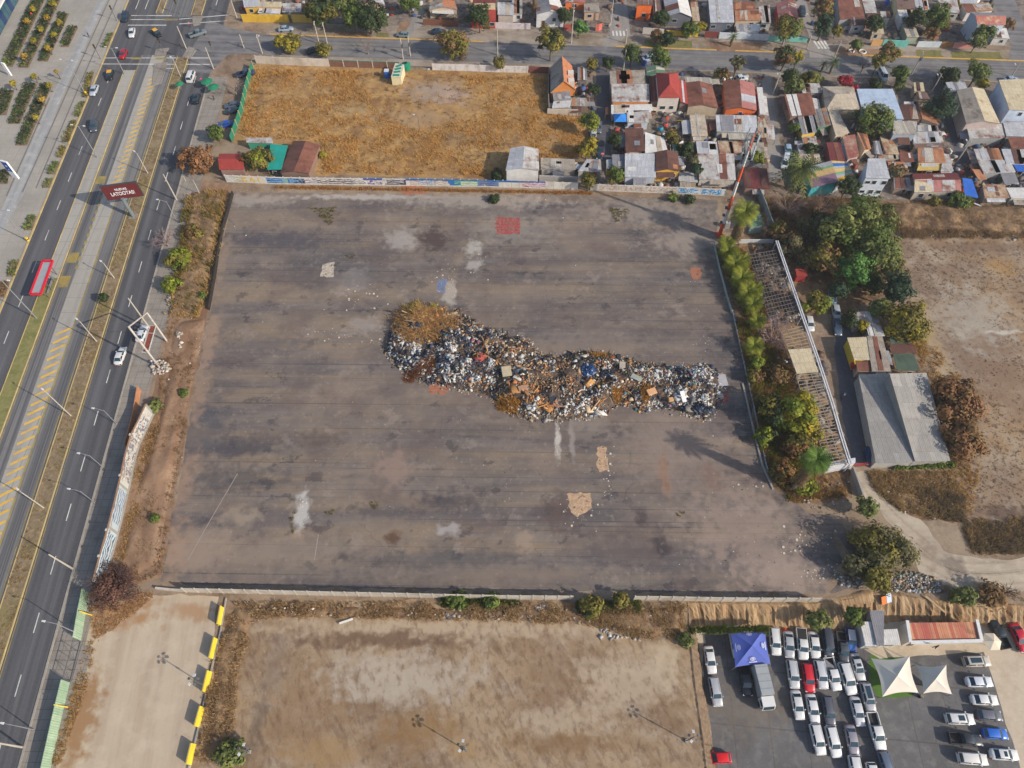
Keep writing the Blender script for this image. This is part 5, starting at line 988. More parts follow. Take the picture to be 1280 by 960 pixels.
def car(label,rear,front,style,rgb,group=None,z=0.0,far=False,extra=None,cat='car',name='parked_car',roof=None,hood=None,k=1.0):
 k *= .95
 a,b = G(*rear,z+.8),G(*front,z+.8); m = (a+b)/2; d = b-a; ang = math.atan2(d.y,d.x); t = thing(name,label,cat,(m.x,m.y,z),ang,group)
 t.scale = (k,k*.93,k)
 cm = car_meshes(style); p = paint(rgb); L = lambda nm,me,par=t,mt=None: link(nm,me,par,mt)
 L('body',cm['body'],t,p) if len(cm['body'].materials) == 0 else None
 if len(t.children) == 0: o = L('body',cm['body']); o.material_slots[0].link = 'OBJECT'; o.material_slots[0].material = p
 if style == 'pickup':
  o = L('bed',cm['bed']);
  if len(cm['bed'].materials) == 0: cm['bed'].materials.append(p)
  o.material_slots[0].link = 'OBJECT'; o.material_slots[0].material = p
  L('bed_floor',cm['bed_floor'])
 L('windscreen',cm['windscreen']); L('rear_window',cm['rear_window'])
 for w in cm['side_window']: L('side_window',w)
 for q in cm['wheels']:
  o = L('wheel',cm['wheel']); o.location = q
  if not far: L('rim',cm['rim'],o)
 if not far:
  for h in cm['headlight']: L('headlight',h)
  for h in cm['tail_light']: L('tail_light',h)
  for h in cm['mirror']:
   if len(h.materials) == 0: h.materials.append(p)
   o = L('mirror',h); o.material_slots[0].link = 'OBJECT'; o.material_slots[0].material = p
 for e in (extra or ()):
  if e == 'taxi':
   Ls,Wd,Hh,st,(f0,r0,f1,r1,bz) = STY[style]; MB().box(r1-.02,f1+.02,-Wd*.37,Wd*.37,Hh-.045,Hh+.03).build('roof',M('taxi_yellow',c(226,164,40),.4,.05),t)
  elif e in ('roof','hood'):
   Ls,Wd,Hh,st,(f0,r0,f1,r1,bz) = STY[style]
   if e == 'roof': MB().box(r1-.02,f1+.02,-Wd*.36,Wd*.36,Hh-.045,Hh+.025).build('roof',paint(roof),t)
  elif e == 'rack':
   b = MB(); Hh = STY[style][2]
   for x in (-.1,-.9): b.box(x-.03,x+.03,-.6,.6,Hh,Hh+.06)
   b.build('roof_rack',mBlk,t)
  else: L({'pano': 'sunroof','cover': 'bed_cover','slant': 'bed_cover'}.get(e,e),cm[e])
 return t
WHT,SIL,LGR,DGR,BLK,RED = (214,214,212),(172,174,178),(140,142,146),(78,80,88),(34,36,42),(176,26,38)
D = dict(z=ZD,group='cars in the dealer car park')
for r in [
('white van like wagon at the left end of the back row beside the blue canopy',(967,784),(971,819),'suv',WHT,{}),
('silver sedan by the orange cone, second in the back row',(985,789),(988,822),'sedan',SIL,{}),
('white pickup with a black bed cover in the back row',(1001,785),(1005,825),'pickup',WHT,dict(extra=['cover'])),
('white sedan between white pickup and dark grey van',(1016,789),(1021,823),'sedan',WHT,{}),
('dark grey tall van in the back row',(1032,784),(1037,822),'van',(62,66,76),{}),
('dark grey pickup with a cross bar on its bed',(1051,791),(1056,828),'pickup',(70,72,78),dict(extra=['rack'])),
('blue small car with a silver roof at the right end of the back row',(1062,785),(1066,813),'hatch',(54,110,190),dict(extra=['roof'],roof=(186,188,192))),
('silver wagon at the left end of the second row',(989,826),(994,859),'suv',(184,186,188),{}),
('bright red wagon in the second row',(1008,831),(1013,863),'suv',(196,22,40),{}),
('silver wagon right beside the red one',(1023,826),(1030,860),'suv',(192,194,198),{}),
('white pickup with a half open black bed cover',(1036,826),(1046,859),'pickup',WHT,dict(extra=['slant'])),
('long white wagon in front of the dark grey pickup',(1053,828),(1066,868),'suv',WHT,dict(k=1.12)),
('pearl silver sedan with a small black sunroof',(1067,816),(1078,851),'sedan',(190,190,192),dict(extra=['sunroof'])),
('white sedan at the left end of the third row',(994,863),(1001,899),'sedan',(206,206,204),{}),
('white sedan between a white and a dark wagon in the third row',(1013,868),(1020,903),'sedan',WHT,{}),
('charcoal wagon in the third row',(1033,871),(1039,906),'suv',(84,86,96),{}),
('light silver sedan with its back to the long white wagon',(1068,871),(1077,907),'sedan',(196,197,200),{}),
('silver grey crossover with a long glass roof',(1080,854),(1090,889),'suv',(160,160,164),dict(extra=['pano'])),
('white wagon at the left end of the fourth row',(1018,906),(1027,942),'suv',WHT,{}),
('white roof railed wagon next to the grey sedan',(1037,908),(1047,946),'suv',(220,220,218),{}),
('mauve grey sedan in the fourth row',(1062,907),(1069,943),'sedan',(142,138,148),{}),
('large white pickup with an open black bed',(1089,891),(1102,937),'pickup',WHT,dict(k=1.06)),
('white wagon cut by the bottom edge of the photo',(1067,947),(1074,982),'suv',WHT,{}),
('white hatchback mostly below the bottom edge',(1088,953),(1096,988),'hatch',WHT,{}),
('slate blue wagon behind the large white pickup',(1103,941),(1115,978),'suv',(92,104,124),{}),
('white sedan parked alone by the earth edge',(885,807),(891,842),'sedan',WHT,{}),
('silver wagon parked alone below the lone white sedan',(891,847),(898,882),'suv',SIL,{}),
('bright red hatchback facing the field at the bottom',(914,947),(882,948),'hatch',(214,18,22),{}),
('white pickup half covered by the blue canopy',(916,783),(923,822),'pickup',WHT,{}),
('black pickup just below the blue canopy',(929,829),(935,869),'pickup',(28,34,42),dict(extra=['rack'])),
('beige wagon with a large square sunroof',(1203,827),(1240,826),'suv',(186,178,166),dict(extra=['pano'])),
('white sedan with blue tinted rear window',(1208,852),(1241,852),'sedan',(208,212,218),{}),
('white sedan beside the pale drive, third from the container',(1214,874),(1248,875),'sedan',WHT,{}),
('white hatchback with a narrow sunroof slit',(1181,898),(1220,899),'suv',WHT,dict(extra=['sunroof'])),
('graphite hatchback between two white ones',(1222,893),(1253,895),'hatch',(96,98,108),{}),
('vivid blue hatchback between graphite hatchback and white sedan',(1228,916),(1261,918),'hatch',(24,100,196),{}),
('black pickup with an open bed facing the blue hatchback',(1184,922),(1230,926),'pickup',(38,42,52),{}),
('white wagon with a pale roof below the black open pickup',(1197,947),(1236,950),'suv',(212,210,206),{}),
('white sedan with a black rear hatch at the lower right',(1236,942),(1276,944),'sedan',WHT,dict(extra=['sunroof'])),
('black pickup parked at the end of the container',(1257,808),(1241,776),'pickup',(30,38,44),{}),
('crimson sedan cut by the right edge',(1266,778),(1284,816),'sedan',(186,16,44),dict(k=1.1)),
]: car(r[0],r[1],r[2],r[3],r[4],**{**D,**r[5]})
# box truck
def box_truck(label,rear,front,z=0.0):
 a,b = G(*rear,z+1.2),G(*front,z+1.2); m = (a+b)/2; d = b-a; t = thing('box_truck',label,'truck',(m.x,m.y,z),math.atan2(d.y,d.x)); L = 6.4; x0,x1 = -L/2,L/2
 b1 = MB().box(x0,x1-1.9,-1.05,1.05,.75,2.95); me = b1.mesh('cargo_box',[M('cargo_grey',c(150,154,156),.6,.1,.8)]); bm = bmesh.new(); bm.from_mesh(me); bmesh.ops.bevel(bm,geom=bm.edges[:],offset=.07,segments=2,affect='EDGES'); bm.to_mesh(me); bm.free(); link('cargo_box',me,t)
 for i in range(4): MB().box(x0+.4+i*1.05,x0+.46+i*1.05,-1.0,1.0,2.94,2.975).build('roof_rib',M('rib_grey',c(128,132,134),.6,.1),t)
 cab = MB(); P = [(x1-1.8,.5),(x1,.5),(x1,1.3),(x1-.35,2.25),(x1-1.8,2.35)]; vs = [(x,s*.98,zz) for s in (-1,1) for x,zz in P]; n = 5
 cab.add(vs,[tuple(reversed(range(n))),tuple(range(n,2*n))]+[(i,(i+1) % n,n+(i+1) % n,n+i) for i in range(n)]); cab.build('cab',paint(WHT),t)
 MB().add([(x1-.01,-.85,1.36),(x1-.01,.85,1.36),(x1-.30,.8,2.18),(x1-.30,-.8,2.18),(x1+.012,-.85,1.36),(x1+.012,.85,1.36),(x1-.275,.8,2.18),(x1-.275,-.8,2.18)],[(4,5,6,7),(0,4,7,3),(1,2,6,5),(3,7,6,2),(0,1,5,4)]).build('windscreen',mGlass,t)
 for s in (-1,1):
  MB().box(x1-1.4,x1-.5,s*.99-.01,s*.99+.01,1.35,2.0).build('side_window',mGlass,t); MB().box(x1-.06,x1+.02,s*.72-.16,s*.72+.16,.75,.95).build('headlight',mLamp,t); MB().box(x1-.3,x1-.18,s*1.12-.12,s*1.12+.12,1.4,1.75).build('mirror',mBlk,t)
  for x in (x1-1.0,x0+1.3): o = MB().tube([(0,-.13,0),(0,.13,0)],.42,14).build('wheel',mTyre,t); o.location = (x,s*.88,.42)
 MB().box(x0,x1-1.6,-.5,.5,.45,.75).build('chassis',mBlk,t); return t
box_truck('white cab truck with a grey box body under the blue canopy edge',(947,834),(960,886),ZD)
# road traffic and street parking
RD = dict(name='car')
for r in [
('white sedan crossing the junction on the near lane',(166,32),(163,48),'sedan',WHT,{}),
('dark blue wagon at the stop line of the avenue',(158,12),(154,29),'suv',(36,44,62),{}),
('black taxi with yellow roof turning at the junction',(187,33),(203,47),'sedan',(30,32,36),dict(extra=['taxi'],cat='taxi')),
('crimson car just past the upper stop lines',(157,60),(150,74),'hatch',(168,16,38),{}),
('black taxi with yellow roof heading down the avenue',(139,84),(135,101),'sedan',(30,32,36),dict(extra=['taxi'],cat='taxi')),
('silver sedan by the kerb planting of the avenue',(121,103),(113,121),'sedan',(178,184,194),{}),
('dark grey wagon driving down the avenue',(119,147),(116,166),'suv',(74,78,88),{}),
('grey green pickup crossing the avenue',(234,45),(260,37),'pickup',(112,122,128),{}),
('small white van waiting on the right carriageway',(236,102),(241,88),'van',WHT,{}),
('black sedan in tree shade on the right carriageway',(243,129),(247,115),'sedan',(26,28,34),{}),
('white sedan driving away near the billboard frame',(146,455),(154,433),'sedan',WHT,{}),
('white sedan parked beneath the empty billboard frame',(173,426),(181,406),'sedan',(206,210,214),{}),
('slate grey sedan parked by the green netted fence',(299,129),(281,132),'sedan',(84,92,108),{}),
('dark sedan in the shadow beside the green netted fence',(299,136),(282,139),'sedan',(44,50,60),{}),
('cobalt blue sedan parked by the green netted fence',(292,153),(271,156),'sedan',(24,76,176),{}),
('dark blue pickup parked at the corner of the straw field',(298,93),(316,89),'pickup',(50,64,92),{}),
('silver blue sedan parked before the yellow wall',(346,36),(368,34),'sedan',(150,166,184),{}),
('dark car behind the olive street trees',(384,64),(400,59),'sedan',(40,44,52),{}),
('grey green car parked at the transformer poles',(509,43),(497,42),'hatch',(120,136,136),{}),
('dark blue sedan on the forecourt of the awning house',(537,39),(559,38),'sedan',(30,44,72),{}),
('white blue wagon parked between two street trees',(818,71),(802,74),'suv',(160,176,196),{}),
('black car in the yard of the orange wall house',(792,8),(791,24),'sedan',(44,54,64),{}),
('dark green car parked in the side street near the red gable',(1001,6),(1005,22),'suv',(44,56,64),{}),
('pale van parked nose down beside the brown trees',(1100,86),(1108,101),'van',(180,194,206),{}),
('silver car at the right end of the street',(1252,99),(1277,98),'sedan',(150,166,186),{}),
('grey sedan parked high in the dark lane',(749,150),(748,166),'sedan',(90,96,110),{}),
('white small car at the edge of the dark lane',(742,172),(741,158),'hatch',(190,192,196),{}),
('dark green sedan at the bottom of the dark lane',(751,181),(749,200),'sedan',(32,52,60),{}),
('pale blue car in the lane by the date palm',(984,179),(987,195),'hatch',(150,176,190),{}),
('white van next to the date palm',(983,195),(980,209),'van',(206,210,214),{}),
('white pickup in the front yard behind the rusty gable',(918,99),(930,97),'pickup',(196,204,208),{}),
('white car under the scrap canopy of the middle block',(796,157),(785,157),'hatch',WHT,{}),
('white hatchback parked along the beam wall',(1010,392),(1015,416),'hatch',(206,206,204),{}),
('dark blue grey sedan parked in the shed lane',(1045,396),(1049,420),'sedan',(76,92,112),{}),
('pale blue car parked under the trees in the shed lane',(1040,366),(1042,381),'hatch',(130,156,176),{}),
('silver hatchback behind the dark one in the shed lane',(1044,382),(1047,397),'hatch',(166,172,176),{}),
('deep blue car at the red gate of the long shed',(1086,560),(1089,579),'hatch',(22,60,110),{}),
]: car(r[0],r[1],r[2],r[3],r[4],far=r[1][1] < 140,**{**RD,**r[5]})
# motorbike
def motorbike(label,p,ang,z=0.0):
 q = G(*p,z); t = thing('motorbike',label,'motorbike',(q.x,q.y,z),ang)
 for x in (-.65,.65):
  b = MB()
  for i in range(14):
   a0,a1 = 2*PI*i/14,2*PI*(i+1)/14; b.beam((x+math.cos(a0)*.29,0,.31+math.sin(a0)*.29),(x+math.cos(a1)*.29,0,.31+math.sin(a1)*.29),.09)
  b.build('wheel',mTyre,t)
 MB().box(-.75,.0,-.14,.14,.74,.84).build('seat',mBlk,t); MB().tube([(.0,0,.8),(.25,0,.95),(.45,0,.82)],[.12,.17,.08],8).build('tank',M('tank_paint',c(150,150,156),.3,.05),t)
 MB().tube([(-.65,0,.31),(0,0,.45),(.4,0,.8),(.55,0,.95),(.65,0,.31)],.05,6).build('frame',mBlk,t); MB().tube([(.45,-.36,1.05),(.52,0,1.0),(.45,.36,1.05)],.02,6).build('handlebar',mRim,t)
 MB().box(-.15,.25,-.18,.18,.3,.6).build('engine',mRim,t); return t
motorbike('dark motorbike standing in the middle of the shed lane',(1053,497),.9)
# ================================================================ vegetation
_lm = {}
def leafmat(a,b,trans=.28):
 k = (a,b,trans)
 if k in _lm: return _lm[k]
 t = NT('foliage'); col = t.mix(t.attr('tint'),c(*a),c(*b)); m = t.done(col,.65,0,.25)
 tr = t.n('ShaderNodeBsdfTranslucent'); t.put(tr.inputs[0],t.mix(.25,col,(.2,.2,.02))); mx = t.n('ShaderNodeMixShader'); mx.inputs[0].default_value = trans
 t.l(t.b.outputs[0],mx.inputs[1]); t.l(tr.outputs[0],mx.inputs[2]); t.l(mx.outputs[0],t.out.inputs[0]); _lm[k] = m; return m
def leaf_cards(C,N,S,tint,asp=.6):
 n = len(C); N = N/np.linalg.norm(N,axis=1,keepdims=True); r = RNG.normal(size=(n,3)); U = np.cross(N,r); U /= np.linalg.norm(U,axis=1,keepdims=True)+1e-9; Wv = np.cross(N,U)
 S = S[:,None]; V = np.stack([C-U*S,C-Wv*S*asp+N*S*.12,C+U*S,C+Wv*S*asp+N*S*.12],1).reshape(-1,3)
 return V,np.arange(4*n).reshape(n,4)
PAL = {'green': ((66,84,38),(118,134,62)),'dark': ((40,56,34),(76,92,48)),'olive': ((86,84,38),(146,134,62)),'yellow': ((120,116,36),(190,168,52)),'ygreen': ((92,108,34),(156,160,54)),'rust': ((108,76,50),(164,118,78)),'brown': ((104,80,52),(150,118,78)),'bright': ((60,104,50),(112,152,74)),'bluegreen': ((38,60,46),(74,96,70)),'red': ((130,24,44),(190,50,70)),'gold': ((150,122,44),(206,172,70)),'grass': ((168,128,74),(214,174,108)),'dusk': ((82,56,50),(128,92,78)),'greyol': ((84,82,58),(126,120,84)),'sage': ((84,96,52),(140,146,80))}
mBark = M('bark',c(104,88,72),.95,.2,2); mBarkP = M('bark_pale',c(150,136,120),.95,.15,2)
def limb_mesh(h0,h,r,rz,nl,tr,seed=0):
 b = MB(); b.tube([(0,0,-.1),(random.gauss(0,.12),random.gauss(0,.12),h0*.6),(random.gauss(0,.2),random.gauss(0,.2),h0+rz*.5)],[tr,tr*.75,tr*.4],7)
 for i in range(nl):
  a = 2*PI*(i+random.random()*.7)/nl; s = random.uniform(.5,.85); z0 = h0*random.uniform(.55,.95)
  b.tube([(0,0,z0),(math.cos(a)*r*s*.5,math.sin(a)*r*s*.5,z0+(h-z0)*.4),(math.cos(a)*r*s,math.sin(a)*r*s,z0+(h-z0)*random.uniform(.55,.8))],[tr*.5,tr*.3,tr*.1],5,cap=False)
 return b
def tree(label,px,py,rpx,h,pal,name='tree',dens=1.0,flat=.8,leaf=None,gap=.55,group=None,z=0.0,cat='tree',nc=None,sp=(1,1),pal2=None):
 sc = scale_at(py); r = rpx/sc; rz = min(r*flat,h*.46); hc = max(h-rz,rz*.9); q = G(px,py,z+hc); t = thing(name,label,cat,(q.x,q.y,z),random.random()*6,group)
 limb_mesh(max(.3,hc-rz*.8),h,r,rz,6,.09+.02*h,0).build('trunk',mBark,t)
 leaf = leaf or (.25+.03*r); n = int(min(7500,dens*3.0*4*PI*r*(.4*r+.6*rz)/(leaf*leaf*1.2)+150)); nc = nc or int(14+r*5)
 gi = np.arange(nc)+.5; ph = gi*2.39996; zz = 1-1.75*gi/nc; rr = np.sqrt(np.clip(1-zz*zz,0,1)); q_ = RNG.uniform(.38,.98,nc)
 K = np.stack([rr*np.cos(ph)*r*q_*sp[0],rr*np.sin(ph)*r*q_*sp[1],zz*rz*q_],1)+RNG.normal(0,.11*r,(nc,3)); K = np.vstack([K,RNG.normal(0,.25,(4,3))*np.array([r,r,rz])]); kt = RNG.uniform(0,1,len(K)); ks = RNG.uniform(.42,1.35,len(K))*r*np.clip(.42-.02*r,.25,.42)*gap/.55
 ci = RNG.choice(len(K),n,p=ks**2/np.sum(ks**2)); d = RNG.normal(size=(n,3)); d[:,2] += .25; d /= np.linalg.norm(d,axis=1,keepdims=True); rad = RNG.uniform(.2,1.25,n)**.55
 C = K[ci]+d*(rad*ks[ci])[:,None]*np.array([1,1,.8]); C[:,2] = np.maximum(C[:,2],-hc+.15)
 N = d+.7*C/np.array([r,r,rz])+RNG.normal(0,.4,(n,3))+np.array([0,0,.3]); S = leaf*RNG.uniform(.55,1.25,n); tint = np.clip(kt[ci]*.7+RNG.uniform(-.2,.4,n),0,1)
 V,F = leaf_cards(C,N,S,tint); me = fast_mesh('crown',V+np.array([0,0,hc]),F,tint); me.materials.append(leafmat(*PAL[pal]))
 if pal2:
  me.materials.append(leafmat(*PAL[pal2])); pick = (RNG.uniform(0,1,len(K)) < .4)[ci]; me.polygons.foreach_set('material_index',pick.astype(np.int32))
 link('crown',me,t); return t
def bare_tree(label,px,py,rpx,h,rgb=(132,116,108),name='bare_tree',nb=70,pal=None,cat='tree'):
 sc = scale_at(py); r = rpx/sc; q = G(px,py,h*.55); t = thing(name,label,cat,(q.x,q.y,0),random.random()*6); b = MB(); tw = MB()
 b.tube([(0,0,-.1),(.1,.05,h*.35)],[.14+.015*h,.1],6)
 for i in range(9):
  a = 2*PI*i/9+random.gauss(0,.3); e = Vector((math.cos(a)*r*random.uniform(.5,.95),math.sin(a)*r*random.uniform(.5,.95),h*random.uniform(.55,1))); o = Vector((0,0,h*random.uniform(.15,.35))); mid = o.lerp(e,.5)+Vector((0,0,.3)); b.tube([o,mid,e],[.07,.05,.02],5,cap=False)
  for j in range(nb//9):
   s = o.lerp(mid,random.random()) if random.random() < .3 else mid.lerp(e,random.random()); d = Vector((math.cos(a+random.gauss(0,.9)),math.sin(a+random.gauss(0,.9)),random.uniform(-.1,.9))).normalized()*r*random.uniform(.2,.5); m = s+d
   tw.tube([s,m],[.03,.012],3,cap=False)
   for k in range(4): tw.tube([s.lerp(m,random.uniform(.3,1)),m+Vector((random.gauss(0,.3),random.gauss(0,.3),random.gauss(.1,.3)))*r*.28],[.014,.006],3,cap=False)
 mt = M('dry_twigs',c(*rgb),.95,.15); b.build('trunk',mt,t); tw.build('crown',mt,t)
 return t
# fronds
def frond(L,droop,w,up,nleaf=9,fan=False):
 pts = []; V = []; F = []
 for i in range(nleaf+1):
  s = i/nleaf; pts.append(np.array([L*s*math.cos(up*(1-s*.6)),0,L*(math.sin(up)*s-droop*s*s)]))
 for i in range(1,nleaf+1):
  p = pts[i]; dr = pts[i]-pts[i-1]; dr = dr/np.linalg.norm(dr); ll = w*(.35+1.0*math.sin(PI*min(1,i/nleaf*.9+.08)))
  for sgn in (-1,1):
   e = p+np.array([dr[0]*ll*.75,sgn*ll,dr[2]*ll*.5-ll*.28]); k = len(V); q = pts[i-1]+(p-pts[i-1])*.35; V += [q,p+dr*.05,e]; F.append((k,k+1,k+2))
 return np.array(V),np.array(F)
def palm(label,base,top,rpx,nf=34,pal=((74,92,36),(150,156,60)),skirt=False,name='palm',droop=.75,h=None,w=.42,group=None,tr=.28,upr=(-.25,1.25),bush=False):
 h = h if h else height_of(base,top,1.2,22); q = G(*base); t = thing(name,label,'palm',(q.x,q.y,0),0,group); L = rpx/scale_at(top[1],h)
 tb = MB(); k = 12; tb.tube([(math.sin(i*.9)*.03*i/4,0,-.1+(h+.05)*i/k) for i in range(k+1)],[tr*(1.25 if i == 0 else 1+.12*(i % 2)) for i in range(k+1)],9); tb.build('trunk',mBarkP if skirt else mBark,t)
 VV = []; FF = []; tint = []; k = 0
 for i in range(nf):
  a = i*2.39996; s = (i+.5)/nf; up = upr[1]+(upr[0]-upr[1])*s+random.gauss(0,.08); V,F = frond(L*random.uniform(.8,1.05),droop*(.5+.7*s),w*L*.55,up); ca,sa = math.cos(a),math.sin(a); X = V[:,0]*ca-V[:,1]*sa; Y = V[:,0]*sa+V[:,1]*ca
  VV.append(np.stack([X,Y,V[:,2]+h],1)); FF.append(F+k); k += len(V); tint += list(np.clip(RNG.uniform(0,1)*.6+RNG.uniform(0,.4,len(F)),0,1))
 me = fast_mesh('crown',np.vstack(VV),np.vstack(FF),tint); me.materials.append(leafmat(*pal)); link('crown',me,t)
 if skirt:
  VV = []; FF = []; tint = []; k = 0
  for i in range(70):
   a = i*2.39996; z = h-.3-(i/70)*h*.5; V,F = frond(L*random.uniform(.45,.7),1.5,w*L*.4,-.6,6); ca,sa = math.cos(a),math.sin(a); VV.append(np.stack([(V[:,0]*ca-V[:,1]*sa)*.75,(V[:,0]*sa+V[:,1]*ca)*.75,V[:,2]*1.2+z],1)); FF.append(F+k); k += len(V); tint += list(RNG.uniform(0,1,len(F)))
  me = fast_mesh('dead_fronds',np.vstack(VV),np.vstack(FF),tint); me.materials.append(leafmat((104,84,62),(150,124,94))); link('dead_fronds',me,t)
 return t
def tufts(name,label,polys,n,hgt,pal,zf=None,spread=.35,blades=6,wid=.06,z=0.0,clump=None,world=False):
 V = []; tint = []; Ps = [pl if world else W(pl,z) for pl in polys]; ar = [abs(sum(P[i].x*P[i-1].y-P[i-1].x*P[i].y for i in range(len(P))))/2 for P in Ps]
 for P,a_ in zip(Ps,ar):
  pts = rand_in(P,max(8,int(n*1.7*len(Ps)*a_/sum(ar))))
  if clump: m = vnoise(pts[:,0],pts[:,1],clump,len(V)) + .5*vnoise(pts[:,0],pts[:,1],clump*.3,5)+RNG.normal(0,.16,len(pts)); pts = pts[m > np.quantile(m,.42)]
  k = len(pts)*blades; B = np.repeat(pts,blades,0); z0 = (zf(B[:,0],B[:,1]) if zf else 0)+np.full(k,z); a = RNG.uniform(0,2*PI,k); hh = hgt*RNG.uniform(.4,1.25,k)*np.repeat(RNG.uniform(.6,1.3,len(pts)),blades); sp = RNG.uniform(.2,1.1,k)*spread
  bx = B[:,0]+RNG.normal(0,spread*.35,k); by = B[:,1]+RNG.normal(0,spread*.35,k); w = wid*.75*RNG.uniform(.6,1.6,k); px_,py_ = -np.sin(a)*w,np.cos(a)*w
  T = np.stack([np.stack([bx-px_,by-py_,z0],1),np.stack([bx+px_,by+py_,z0],1),np.stack([bx+np.cos(a)*sp,by+np.sin(a)*sp,z0+hh],1)],1); V.append(T.reshape(-1,3)); tint.append(np.clip(np.repeat(RNG.uniform(0,1,len(pts)),blades)*.7+RNG.uniform(0,.3,k),0,1))
 V = np.vstack(V); tint = np.concatenate(tint); me = fast_mesh(name,V,np.arange(len(V)).reshape(-1,3),tint); me.materials.append(leafmat(*pal,.5)); return tag(link(name,me),label,kind='stuff')
